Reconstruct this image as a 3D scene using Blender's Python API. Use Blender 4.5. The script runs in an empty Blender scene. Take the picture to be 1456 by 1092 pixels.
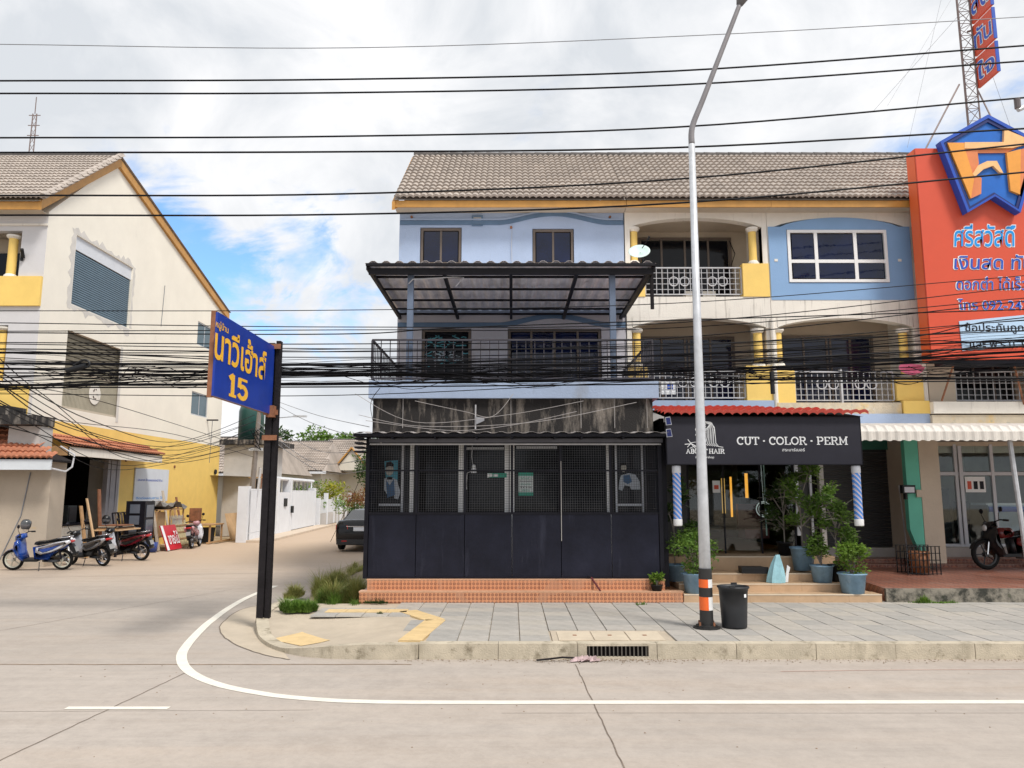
import bpy, math, random
from math import sin, cos, pi, radians, sqrt, atan2
from mathutils import Vector, Matrix
RN = random.Random(11)
S = bpy.context.scene
COL = S.collection

# ------------------------------------------------------------------ camera
CAM_H, FOC, TILT = 2.05, 1075.0, radians(8.15)
cd_ = bpy.data.cameras.new('camera')
cam = bpy.data.objects.new('camera', cd_); COL.objects.link(cam)
cam.location = (0, 0, CAM_H); cam.rotation_euler = (radians(90) + TILT, 0, 0)
cd_.sensor_width = 36.0; cd_.lens = 36.0 * FOC / 1456.0
cd_.clip_start = 0.1; cd_.clip_end = 3000
S.camera = cam
# ------------------------------------------------------------------ light
SUN_EL, SUN_AZ = radians(55), radians(138)      # azimuth clockwise from +Y
SUN_STR, SUN_ANG, SKY_STR, EXPO = 2.5, 13.0, 0.085, 0.43
sd = bpy.data.lights.new('sun', 'SUN'); sd.energy = SUN_STR; sd.angle = radians(SUN_ANG); sd.color = (1.0, .95, .88)
sun = bpy.data.objects.new('sun', sd); COL.objects.link(sun)
sdir = Vector((sin(SUN_AZ) * cos(SUN_EL), cos(SUN_AZ) * cos(SUN_EL), sin(SUN_EL)))
sun.rotation_euler = sdir.to_track_quat('Z', 'Y').to_euler(); sun.location = (0, 0, 40)
W = bpy.data.worlds.new('World'); S.world = W; W.use_nodes = True
S.view_settings.view_transform = 'Standard'; S.view_settings.look = 'None'
S.view_settings.exposure = EXPO; S.view_settings.gamma = 1.0; S.view_settings.use_curve_mapping = False


def pixel_ray(px, py):
    u = (px - 728) / FOC; v = (546 - py) / FOC
    return Vector((u, cos(TILT) - v * sin(TILT), sin(TILT) + v * cos(TILT)))
def PY(px, py, d):
    r = pixel_ray(px, py); k = d / r.y
    return Vector((r.x * k, d, CAM_H + r.z * k))
def PX(px, py, x):
    r = pixel_ray(px, py); k = x / r.x
    return Vector((x, r.y * k, CAM_H + r.z * k))
def PZ(px, py, z):
    r = pixel_ray(px, py); k = (z - CAM_H) / r.z
    return Vector((r.x * k, r.y * k, z))

def world_sky():
    nt = W.node_tree; nt.nodes.clear(); N = nt.nodes; L = nt.links
    out = N.new('ShaderNodeOutputWorld'); bg = N.new('ShaderNodeBackground'); bg.inputs[1].default_value = SKY_STR
    sky = N.new('ShaderNodeTexSky'); sky.sky_type = 'NISHITA'; sky.sun_disc = False
    sky.sun_elevation = SUN_EL; sky.sun_rotation = SUN_AZ; sky.air_density = 1.0; sky.dust_density = .6; sky.ozone_density = 2.0
    tc = N.new('ShaderNodeTexCoord')
    mp = N.new('ShaderNodeMapping'); mp.inputs['Scale'].default_value = (1.0, 1.0, 1.7); mp.inputs['Location'].default_value = (3.1, .2, 1.4)
    L.new(tc.outputs['Generated'], mp.inputs[0])
    n1 = N.new('ShaderNodeTexNoise'); n1.inputs['Scale'].default_value = 2.6; n1.inputs['Detail'].default_value = 11; n1.inputs['Roughness'].default_value = .56; n1.inputs['Distortion'].default_value = .35
    L.new(mp.outputs[0], n1.inputs['Vector'])
    n2 = N.new('ShaderNodeTexNoise'); n2.inputs['Scale'].default_value = 4.6; n2.inputs['Detail'].default_value = 11; n2.inputs['Roughness'].default_value = .58; n2.inputs['Distortion'].default_value = .4
    mp2 = N.new('ShaderNodeMapping'); mp2.inputs['Location'].default_value = (7.3, 2.2, 5.1); mp2.inputs['Scale'].default_value = (1, 1, 1.3)
    L.new(tc.outputs['Generated'], mp2.inputs[0]); L.new(mp2.outputs[0], n2.inputs['Vector'])
    # breaks in the cloud: directions of the clear patches, edges torn by noise
    n3 = N.new('ShaderNodeTexNoise'); n3.inputs['Scale'].default_value = 6.5; n3.inputs['Detail'].default_value = 10; n3.inputs['Roughness'].default_value = .6; n3.inputs['Distortion'].default_value = .5
    L.new(mp.outputs[0], n3.inputs['Vector'])
    warp = N.new('ShaderNodeVectorMath'); warp.operation = 'MULTIPLY_ADD'; L.new(n3.outputs['Color'], warp.inputs[0]); warp.inputs[1].default_value = (.34, .34, .34)
    nrm = N.new('ShaderNodeVectorMath'); nrm.operation = 'NORMALIZE'; L.new(tc.outputs['Generated'], nrm.inputs[0]); L.new(nrm.outputs[0], warp.inputs[2])
    acc = None
    for (px, py, rad, amt) in ((207, 270, .08, .12), (250, 335, .12, .22), (315, 415, .14, .34), (290, 440, .12, .28), (430, 380, .14, .26), (490, 445, .10, .18)):
        d = pixel_ray(px, py).normalized() + Vector((.17, .17, .17))
        vd = N.new('ShaderNodeVectorMath'); vd.operation = 'DISTANCE'; vd.inputs[1].default_value = d
        L.new(warp.outputs[0], vd.inputs[0])
        mr = N.new('ShaderNodeMapRange'); mr.interpolation_type = 'SMOOTHSTEP'
        mr.inputs['From Min'].default_value = rad; mr.inputs['From Max'].default_value = 0
        mr.inputs['To Min'].default_value = 0; mr.inputs['To Max'].default_value = amt
        L.new(vd.outputs['Value'], mr.inputs['Value'])
        if acc is None: acc = mr.outputs[0]
        else:
            a = N.new('ShaderNodeMath'); a.operation = 'MAXIMUM'; L.new(acc, a.inputs[0]); L.new(mr.outputs[0], a.inputs[1]); acc = a.outputs[0]
    cov = N.new('ShaderNodeMapRange'); cov.interpolation_type = 'SMOOTHSTEP'
    cmb = N.new('ShaderNodeMath'); cmb.operation = 'MULTIPLY_ADD'; L.new(n3.outputs[0], cmb.inputs[0]); cmb.inputs[1].default_value = .35
    sub = N.new('ShaderNodeMath'); sub.operation = 'SUBTRACT'; L.new(n1.outputs[0], sub.inputs[0]); L.new(acc, sub.inputs[1]); L.new(sub.outputs[0], cmb.inputs[2])
    cov.inputs['From Min'].default_value = .40; cov.inputs['From Max'].default_value = .62; L.new(cmb.outputs[0], cov.inputs['Value'])
    ramp = N.new('ShaderNodeValToRGB'); L.new(n2.outputs[0], ramp.inputs[0])
    ramp.color_ramp.elements[0].position = .36; ramp.color_ramp.elements[0].color = (6.5, 6.8, 7.2, 1)
    ramp.color_ramp.elements[1].position = .62; ramp.color_ramp.elements[1].color = (9.2, 9.2, 9.3, 1)
    skm = N.new('ShaderNodeMixRGB'); skm.blend_type = 'MULTIPLY'; skm.inputs[0].default_value = 1
    L.new(sky.outputs[0], skm.inputs[1]); skm.inputs[2].default_value = (1.55, 1.95, 2.2, 1)
    mix = N.new('ShaderNodeMixRGB'); L.new(cov.outputs[0], mix.inputs[0]); L.new(skm.outputs[0], mix.inputs[1]); L.new(ramp.outputs[0], mix.inputs[2])
    L.new(mix.outputs[0], bg.inputs[0]); L.new(bg.outputs[0], out.inputs[0])
world_sky()

# ------------------------------------------------------------------ materials
MATS = {}
def mat(name, col, rough=.6, var=.12, scale=2.5, bump=0., bscale=60, metal=0., stain=None, spec=.5, emit=None, coat=0):
    """stain = (colour, threshold 0..1, noise scale, stretch z)"""
    if name in MATS: return MATS[name]
    m = bpy.data.materials.new(name); m.use_nodes = True; nt = m.node_tree; N = nt.nodes; L = nt.links
    b = N['Principled BSDF']; b.inputs['Roughness'].default_value = rough; b.inputs['Metallic'].default_value = metal
    b.inputs['Specular IOR Level'].default_value = spec
    if coat: b.inputs['Coat Weight'].default_value = coat; b.inputs['Coat Roughness'].default_value = .08
    tc = N.new('ShaderNodeTexCoord'); c = None
    n = N.new('ShaderNodeTexNoise'); n.inputs['Scale'].default_value = scale; n.inputs['Detail'].default_value = 8; n.inputs['Roughness'].default_value = .65
    L.new(tc.outputs['Object'], n.inputs['Vector'])
    r = N.new('ShaderNodeMapRange'); r.inputs['From Min'].default_value = .3; r.inputs['From Max'].default_value = .7
    r.inputs['To Min'].default_value = 1 - var; r.inputs['To Max'].default_value = 1 + var; L.new(n.outputs[0], r.inputs['Value'])
    mx = N.new('ShaderNodeVectorMath'); mx.operation = 'SCALE'; mx.inputs[0].default_value = col[:3]; L.new(r.outputs[0], mx.inputs['Scale'])
    c = mx.outputs[0]
    if stain:
        for (sc_, th, ns, st) in (stain if isinstance(stain, list) else [stain]):
            mp = N.new('ShaderNodeMapping'); mp.inputs['Scale'].default_value = (1, 1, st); L.new(tc.outputs['Object'], mp.inputs[0])
            n2 = N.new('ShaderNodeTexNoise'); n2.inputs['Scale'].default_value = ns; n2.inputs['Detail'].default_value = 9; n2.inputs['Roughness'].default_value = .7
            L.new(mp.outputs[0], n2.inputs['Vector'])
            r2 = N.new('ShaderNodeMapRange'); r2.inputs['From Min'].default_value = th; r2.inputs['From Max'].default_value = th + .16; L.new(n2.outputs[0], r2.inputs['Value'])
            mm = N.new('ShaderNodeMixRGB'); L.new(r2.outputs[0], mm.inputs[0]); L.new(c, mm.inputs[1]); mm.inputs[2].default_value = (*sc_, 1); c = mm.outputs[0]
    L.new(c, b.inputs['Base Color'])
    if bump:
        n3 = N.new('ShaderNodeTexNoise'); n3.inputs['Scale'].default_value = bscale; n3.inputs['Detail'].default_value = 5; L.new(tc.outputs['Object'], n3.inputs['Vector'])
        bp = N.new('ShaderNodeBump'); bp.inputs['Strength'].default_value = bump; bp.inputs['Distance'].default_value = .02
        L.new(n3.outputs[0], bp.inputs['Height']); L.new(bp.outputs[0], b.inputs['Normal'])
    if emit:
        b.inputs['Emission Color'].default_value = (*emit[0], 1); b.inputs['Emission Strength'].default_value = emit[1]
    MATS[name] = m; return m

def glass_mat(name, tint=(.9, .95, .95), refl=.12):
    m = bpy.data.materials.new(name); m.use_nodes = True; nt = m.node_tree; N = nt.nodes; L = nt.links; N.clear()
    out = N.new('ShaderNodeOutputMaterial'); t = N.new('ShaderNodeBsdfTransparent'); t.inputs[0].default_value = (*tint, 1)
    g = N.new('ShaderNodeBsdfGlossy'); g.inputs['Roughness'].default_value = .02
    f = N.new('ShaderNodeFresnel'); f.inputs[0].default_value = 1.5
    a = N.new('ShaderNodeMath'); a.operation = 'MULTIPLY_ADD'; a.inputs[1].default_value = .9; a.inputs[2].default_value = refl * .05; L.new(f.outputs[0], a.inputs[0])
    mx = N.new('ShaderNodeMixShader'); L.new(a.outputs[0], mx.inputs[0]); L.new(t.outputs[0], mx.inputs[1]); L.new(g.outputs[0], mx.inputs[2]); L.new(mx.outputs[0], out.inputs[0])
    MATS[name] = m; return m

def leaf_mat(name, c1, c2):
    m = bpy.data.materials.new(name); m.use_nodes = True; nt = m.node_tree; N = nt.nodes; L = nt.links
    b = N['Principled BSDF']; b.inputs['Roughness'].default_value = .55; b.inputs['Specular IOR Level'].default_value = .3
    geo = N.new('ShaderNodeNewGeometry'); rp = N.new('ShaderNodeMixRGB'); L.new(geo.outputs['Random Per Island'], rp.inputs[0])
    rp.inputs[1].default_value = (*c1, 1); rp.inputs[2].default_value = (*c2, 1)
    tc = N.new('ShaderNodeTexCoord'); n = N.new('ShaderNodeTexNoise'); n.inputs['Scale'].default_value = 2.2; L.new(tc.outputs['Object'], n.inputs['Vector'])
    r = N.new('ShaderNodeMapRange'); r.inputs['From Min'].default_value = .3; r.inputs['From Max'].default_value = .7; r.inputs['To Min'].default_value = .6; r.inputs['To Max'].default_value = 1.35; L.new(n.outputs[0], r.inputs['Value'])
    v = N.new('ShaderNodeVectorMath'); v.operation = 'SCALE'; L.new(rp.outputs[0], v.inputs[0]); L.new(r.outputs[0], v.inputs['Scale']); L.new(v.outputs[0], b.inputs['Base Color'])
    tr = N.new('ShaderNodeBsdfTranslucent'); L.new(v.outputs[0], tr.inputs[0]); mx = N.new('ShaderNodeMixShader'); mx.inputs[0].default_value = .3
    L.new(b.outputs[0], mx.inputs[1]); L.new(tr.outputs[0], mx.inputs[2]); L.new(mx.outputs[0], N['Material Output'].inputs[0])
    MATS[name] = m; return m

DARK = (.02, .02, .022)
white_w = mat('cream_wall', (.76, .72, .65), .75, .07, 1.2, .25, 35, stain=[((.50, .46, .40), .62, 1.6, .30), ((.38, .35, .31), .575, 9., .06)])
blue_w = mat('blue_grey_wall', (.36, .45, .62), .7, .08, 1.0, .25, 30, stain=[((.30, .34, .42), .58, 1.3, .3), ((.52, .56, .62), .66, 2.2, .5), ((.25, .29, .37), .63, 8., .07)])
blue_p = mat('sky_blue_wall', (.22, .37, .60), .65, .05, 1.2, .15, 30)
blue_trim = mat('slate_blue_trim', (.10, .17, .27), .6, .1)
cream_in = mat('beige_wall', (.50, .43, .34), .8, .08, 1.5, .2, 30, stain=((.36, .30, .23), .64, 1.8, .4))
yellow_w = mat('yellow_wall', (.84, .58, .16), .7, .07, 1.5, .15, 40, stain=((.50, .34, .13), .66, 2., .4))
lwall = mat('off_white_wall', (.84, .79, .69), .75, .05, .8, .2, 30, stain=[((.62, .58, .52), .63, .9, .4), ((.58, .55, .50), .66, 4., .06)])
stained = mat('stained_concrete', (.26, .23, .20), .85, .25, 3., .4, 40, stain=[((.018, .016, .016), .345, 4.0, .20), ((.50, .42, .36), .62, 5.0, .12), ((.06, .06, .06), .62, 9., .15)])
grey_c = mat('grey_render', (.46, .44, .42), .8, .1, 2., .2, 40, stain=((.25, .24, .23), .62, 2.2, .4))
orange_f = mat('ochre_fascia', (.50, .25, .055), .5, .15, 3.)
tile_m = mat('roof_tile_grey_beige', (.42, .365, .32), .8, .25, .9, .3, 60, stain=[((.22, .20, .185), .57, 1.1, 1), ((.52, .47, .43), .62, 4., 1)])
tile_d = mat('ridge_tile_dark', (.09, .08, .075), .8, .3, 3.)
tile_v = [mat('roof_tile_dark', (.38, .33, .29), .8, .25, .9, .3, 60, stain=((.18, .165, .15), .55, 1.1, 1)), mat('roof_tile_pale', (.46, .40, .35), .8, .22, .9, .3, 60, stain=((.24, .22, .20), .60, 1.1, 1))]
tile_red = mat('roof_tile_red', (.52, .07, .05), .5, .2, 3., stain=((.25, .05, .04), .62, 6, 1))
tile_terra = mat('roof_tile_terracotta', (.40, .15, .08), .8, .35, 3., stain=((.20, .09, .06), .56, 5, 1))
black_m = mat('black_painted_steel', (.010, .010, .016), .45, .3, 4., spec=.2, stain=((.05, .05, .06), .66, 7, .5))
black_p = mat('black_sheet_panel', (.013, .014, .025), .55, .4, 1.3, .12, 14, spec=.18, stain=[((.030, .032, .05), .56, 3, .12), ((.07, .07, .085), .66, 9, .10), ((.13, .13, .13), .72, 30, .6)])
alu = mat('aluminium_frame', (.55, .57, .62), .4, .06)
white_f = mat('white_frame', (.78, .78, .78), .4, .03)
bronze = mat('bronze_frame', (.13, .10, .08), .45, .1)
navy_g = mat('dark_navy_glass', (.004, .008, .034), .03, .5, 1.5, .12, 1.6, spec=.5)
black_g = mat('dark_glass', (.006, .007, .010), .06, .1, 1., spec=.22)
black_in = mat('dark_interior', (.010, .009, .009), .9, .2, spec=.1)
corr_m = mat('corrugated_metal', (.78, .72, .70), .5, .2, 2., stain=((.30, .25, .23), .60, 3., 1))
galv = mat('galvanised_steel', (.56, .58, .61), .42, .15, 7., metal=.3, stain=((.35, .36, .38), .62, 12, .6))
rail_w = mat('white_rail_paint', (.48, .48, .50), .5, .15, 5)
rail_d = mat('dark_rail_paint', (.05, .045, .055), .5, .2, 5)
cable_m = mat('black_cable', (.004, .004, .006), .6, .1, spec=.15)
cable_g = mat('grey_cable', (.20, .21, .23), .6, .1)
concrete = mat('kerb_concrete', (.50, .44, .34), .85, .18, 3., .4, 60, stain=[((.17, .14, .09), .55, 5., 1), ((.30, .26, .19), .52, 2., .3), ((.62, .57, .48), .66, 7., 1)])
pole_c = mat('concrete_pole', (.24, .21, .19), .85, .2, 3., .3, 40)
wood_d = mat('weathered_dark_post', (.016, .014, .016), .7, .4, 3., .4, 30, spec=.15, stain=((.12, .075, .055), .60, 3., .25))
wood = mat('raw_wood', (.42, .25, .12), .7, .25, 5)
rust = mat('rusty_steel', (.24, .10, .05), .8, .4, 6)
plastic_b = mat('black_plastic', (.012, .013, .015), .5, .1, 6, spec=.3)
tyre_m = mat('tyre_rubber', (.010, .010, .010), .8, .1, spec=.2)
chrome = mat('chrome', (.7, .7, .72), .15, .05, metal=1.)
tub_m = mat('blue_tub', (.20, .33, .46), .6, .25, 6., stain=((.40, .50, .60), .60, 9, .4))
soil = mat('soil', (.07, .045, .03), .95, .3)
green_w = mat('green_wall', (.11, .46, .34), .6, .08)
dgreen_w = mat('dark_green_wall', (.02, .13, .10), .6, .1)
step_t = mat('beige_step_tile', (.50, .34, .21), .5, .14, 3., stain=((.30, .20, .13), .64, 3, 1))
clear_g = glass_mat('shop_glass')
red_o = mat('orange_red_sign', (.62, .075, .030), .45, .05, .8)
red_o2 = mat('orange_sign_edge', (.78, .13, .035), .45, .05, .8)
royal = mat('royal_blue', (.015, .08, .46), .4, .1, 2.)
navy = mat('navy_blue', (.01, .02, .13), .4, .1)
azure = mat('azure_letter', (.0, .28, .74), .4, .02)
white_s = mat('white_letter', (.82, .84, .86), .5, .02)
gold = mat('gold_letter', (.86, .48, .04), .4, .1, 8)
emb_gold = mat('emblem_gold', (.78, .33, .05), .4, .1, 3)
gold_l = mat('pale_gold', (.86, .50, .22), .35, .15, 3)
gold_o = mat('orange_relief', (.68, .22, .08), .4, .1, 3)
leafA = leaf_mat('leaf_green', (.06, .13, .02), (.18, .30, .05))
leafB = leaf_mat('leaf_dark', (.025, .065, .015), (.08, .14, .03))
leafC = leaf_mat('leaf_lime', (.10, .20, .02), (.22, .34, .05))
leafD = leaf_mat('grass_dry', (.20, .24, .06), (.46, .42, .15))
leafR = leaf_mat('leaf_red', (.24, .06, .03), (.20, .16, .04))
leafY = leaf_mat('leaf_yellow', (.35, .30, .02), (.20, .30, .03))
sign_bk = mat('charcoal_sign_face', (.030, .030, .042), .6, .1, 3., spec=.25)
bin_m = mat('dark_bin_plastic', (.018, .020, .024), .5, .15, 8)

# ------------------------------------------------------------------ builders
ORG = {}
def link(o, parent=None):
    COL.objects.link(o)
    if parent is not None: o.parent = parent
    return o
def tag(o, label=None, cat=None, group=None, kind=None):
    if label: o['label'] = label
    if cat: o['category'] = cat
    if group: o['group'] = group
    if kind: o['kind'] = kind
    return o
def thing(name, label, cat, loc=(0, 0, 0), rz=0., group=None):
    o = bpy.data.objects.new(name, None); o.empty_display_size = .2; COL.objects.link(o)
    o.location = loc; o.rotation_euler = (0, 0, rz); ORG[o] = Vector(loc)
    return tag(o, label, cat, group)

class MB:
    def __init__(s): s.v = []; s.f = []; s.m = None
    def add(s, vs, fs):
        n = len(s.v)
        if s.m: vs = [s.m @ Vector(a) for a in vs]
        s.v += [tuple(a) for a in vs]; s.f += [tuple(i + n for i in f) for f in fs]; return s
    def box(s, x0, x1, y0, y1, z0, z1):
        x0, x1 = min(x0, x1), max(x0, x1); y0, y1 = min(y0, y1), max(y0, y1); z0, z1 = min(z0, z1), max(z0, z1)
        return s.add([(x0, y0, z0), (x1, y0, z0), (x1, y1, z0), (x0, y1, z0), (x0, y0, z1), (x1, y0, z1), (x1, y1, z1), (x0, y1, z1)],
                     [(0, 3, 2, 1), (4, 5, 6, 7), (0, 1, 5, 4), (1, 2, 6, 5), (2, 3, 7, 6), (3, 0, 4, 7)])
    def pbox(s, pl, u0, u1, w0, w1, v0, v1):
        a = pl(u0, w0, v0); b = pl(u1, w1, v1)
        return s.box(a[0], b[0], a[1], b[1], a[2], b[2])
    def quad(s, a, b, c, d): return s.add([a, b, c, d], [(0, 1, 2, 3)])
    def tube(s, p, q, r, n=8, r2=None, caps=True):
        p = Vector(p); q = Vector(q); r2 = r if r2 is None else r2
        d = (q - p).normalized(); a = d.orthogonal().normalized(); b = d.cross(a)
        vs = []
        for c, rr in ((p, r), (q, r2)):
            for i in range(n):
                t = 2 * pi * i / n; vs.append(c + a * cos(t) * rr + b * sin(t) * rr)
        fs = [(i, (i + 1) % n, n + (i + 1) % n, n + i) for i in range(n)]
        if caps: fs += [tuple(range(n - 1, -1, -1)), tuple(range(n, 2 * n))]
        return s.add(vs, fs)
    def path(s, pts, r, n=5, closed=False):
        pts = [Vector(p) for p in pts]; m = len(pts); vs = []; prev = None
        for i, p in enumerate(pts):
            d = ((pts[(i + 1) % m] if (i < m - 1 or closed) else p) - (pts[i - 1] if (i > 0 or closed) else p)).normalized()
            a = prev if prev is not None else d.orthogonal().normalized()
            a = (a - d * a.dot(d)).normalized(); prev = a; b = d.cross(a)
            rr = r(i / (m - 1)) if callable(r) else r
            for k in range(n):
                t = 2 * pi * k / n; vs.append(p + a * cos(t) * rr + b * sin(t) * rr)
        fs = []
        for i in range(m if closed else m - 1):
            j = (i + 1) % m
            for k in range(n): fs.append((i * n + k, i * n + (k + 1) % n, j * n + (k + 1) % n, j * n + k))
        if not closed: fs += [tuple(range(n - 1, -1, -1)), tuple(range((m - 1) * n, m * n))]
        return s.add(vs, fs)
    def lathe(s, c, prof, n=16, axis='z', a0=0, a1=2 * pi):
        c = Vector(c); vs = []; full = abs(a1 - a0 - 2 * pi) < 1e-6; m = n if full else n + 1
        for (r, h) in prof:
            for i in range(m):
                t = a0 + (a1 - a0) * i / n
                if axis == 'z': vs.append(c + Vector((r * cos(t), r * sin(t), h)))
                elif axis == 'y': vs.append(c + Vector((r * cos(t), h, r * sin(t))))
                else: vs.append(c + Vector((h, r * cos(t), r * sin(t))))
        fs = []
        for j in range(len(prof) - 1):
            for i in range(n):
                k = (i + 1) % m; fs.append((j * m + i, j * m + k, (j + 1) * m + k, (j + 1) * m + i))
        return s.add(vs, fs)
    def prism(s, pl, pts, w0, w1):
        n = len(pts); vs = [pl(u, w0, v) for u, v in pts] + [pl(u, w1, v) for u, v in pts]
        fs = [tuple(range(n)), tuple(range(2 * n - 1, n - 1, -1))] + [(i, n + i, n + (i + 1) % n, (i + 1) % n) for i in range(n)]
        return s.add(vs, fs)
    def ribbon(s, pl, pts, wd, w0, w1):
        n = len(pts); A, B = [], []
        for i, (x, y) in enumerate(pts):
            a = pts[max(i - 1, 0)]; c = pts[min(i + 1, n - 1)]; L = sqrt((c[0] - a[0]) ** 2 + (c[1] - a[1]) ** 2) or 1e-6
            tx, ty = (c[0] - a[0]) / L, (c[1] - a[1]) / L; nx, ny = -ty * wd / 2, tx * wd / 2
            e = -wd * .2 if i == 0 else (wd * .2 if i == n - 1 else 0); x += tx * e; y += ty * e
            A.append((x + nx, y + ny)); B.append((x - nx, y - ny))
        vs = [pl(u, w0, v) for u, v in A] + [pl(u, w0, v) for u, v in B] + [pl(u, w1, v) for u, v in A] + [pl(u, w1, v) for u, v in B]; fs = []
        for i in range(n - 1):
            j = i + 1; fs += [(i, n + i, n + j, j), (i, j, 2 * n + j, 2 * n + i), (n + i, 3 * n + i, 3 * n + j, n + j)]
        return s.add(vs, fs)
    def arch(s, pl, u0, u1, vs_, va, vt, w0, w1, n=14):
        for i in range(n):
            t0, t1 = i / n, (i + 1) / n; c = lambda t: vs_ + (va - vs_) * (1 - (2 * t - 1) ** 2) ** .8
            a, b = u0 + (u1 - u0) * t0, u0 + (u1 - u0) * t1
            s.prism(pl, [(a, c(t0)), (b, c(t1)), (b, vt), (a, vt)], w0, w1)
        return s
    def wall(s, pl, u0, u1, v0, v1, w0, w1, holes=()):
        us = sorted({u0, u1, *[h[0] for h in holes], *[h[1] for h in holes]}); us = [u for u in us if u0 <= u <= u1]
        vs = sorted({v0, v1, *[h[2] for h in holes], *[h[3] for h in holes]}); vs = [v for v in vs if v0 <= v <= v1]
        for a, b in zip(us[:-1], us[1:]):
            run = None
            for c, d in zip(vs[:-1], vs[1:]):
                mu, mv = (a + b) / 2, (c + d) / 2
                if any(h[0] < mu < h[1] and h[2] < mv < h[3] for h in holes):
                    if run: s.pbox(pl, a, b, w0, w1, *run); run = None
                else: run = (run[0], d) if run else (c, d)
            if run: s.pbox(pl, a, b, w0, w1, *run)
        return s
    def mesh(s, name, m, smooth=False, org=None):
        me = bpy.data.meshes.new(name); v = s.v
        if org is not None and org.length > 0: v = [(a - org.x, b - org.y, c - org.z) for a, b, c in v]
        me.from_pydata(v, [], s.f); me.materials.append(m)
        if smooth: me.polygons.foreach_set('use_smooth', [True] * len(me.polygons))
        me.update(); return me
    def build(s, name, m, parent=None, smooth=False, kind=None, label=None):
        org = ORG.get(parent, Vector()) if parent is not None else Vector()
        me = s.mesh(name, m, smooth, org); o = bpy.data.objects.new(name, me); link(o, parent); ORG[o] = org
        if kind: o['kind'] = kind
        if label: o['label'] = label
        return o
    def single(s, name, m, label, cat, group=None, smooth=False, kind=None):
        o = s.build(name, m, None, smooth); return tag(o, label, cat, group, kind)

def YP(y): return lambda u, w, v: (u, y + w, v)
def XP(x): return lambda u, w, v: (x - w, u, v)

def text(txt, m, parent, pl, u, v, w, width=None, height=None, name='lettering', off=0., depth=.006, shear=0., align='c'):
    cu = bpy.data.curves.new(name, 'FONT'); cu.body = txt; cu.size = 1; cu.offset = off; cu.shear = shear
    cu.resolution_u = 3
    o = bpy.data.objects.new(name, cu); COL.objects.link(o)
    dg = bpy.context.evaluated_depsgraph_get(); dg.update()
    me0 = bpy.data.meshes.new_from_object(o.evaluated_get(dg)); bpy.data.objects.remove(o)
    xs = [q.co.x for q in me0.vertices]; ys = [q.co.y for q in me0.vertices]
    if not xs: return None
    x0, x1, y0, y1 = min(xs), max(xs), min(ys), max(ys)
    sx = width / (x1 - x0) if width else height / (y1 - y0); sy = height / (y1 - y0) if height else sx
    org = ORG.get(parent, Vector())
    ux = u if align == 'c' else u + (x1 - x0) * sx / 2
    par = list(range(len(me0.vertices)))
    def find(i):
        while par[i] != i: par[i] = par[par[i]]; i = par[i]
        return i
    for e in me0.edges:
        a_, b_ = find(e.vertices[0]), find(e.vertices[1])
        if a_ != b_: par[a_] = b_
    isl = {}; dep = [isl.setdefault(find(i), len(isl)) * .0002 for i in range(len(par))]
    vs = [Vector(pl(ux + (q.co.x - (x0 + x1) / 2) * sx, w - dep[q.index], v + (q.co.y - (y0 + y1) / 2) * sy)) - org for q in me0.vertices]
    me = bpy.data.meshes.new(name); me.from_pydata(vs, [], [tuple(p.vertices) for p in me0.polygons]); me.materials.append(m)
    bpy.data.meshes.remove(me0)
    o = bpy.data.objects.new(name, me); link(o, parent); ORG[o] = org
    return o

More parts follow.
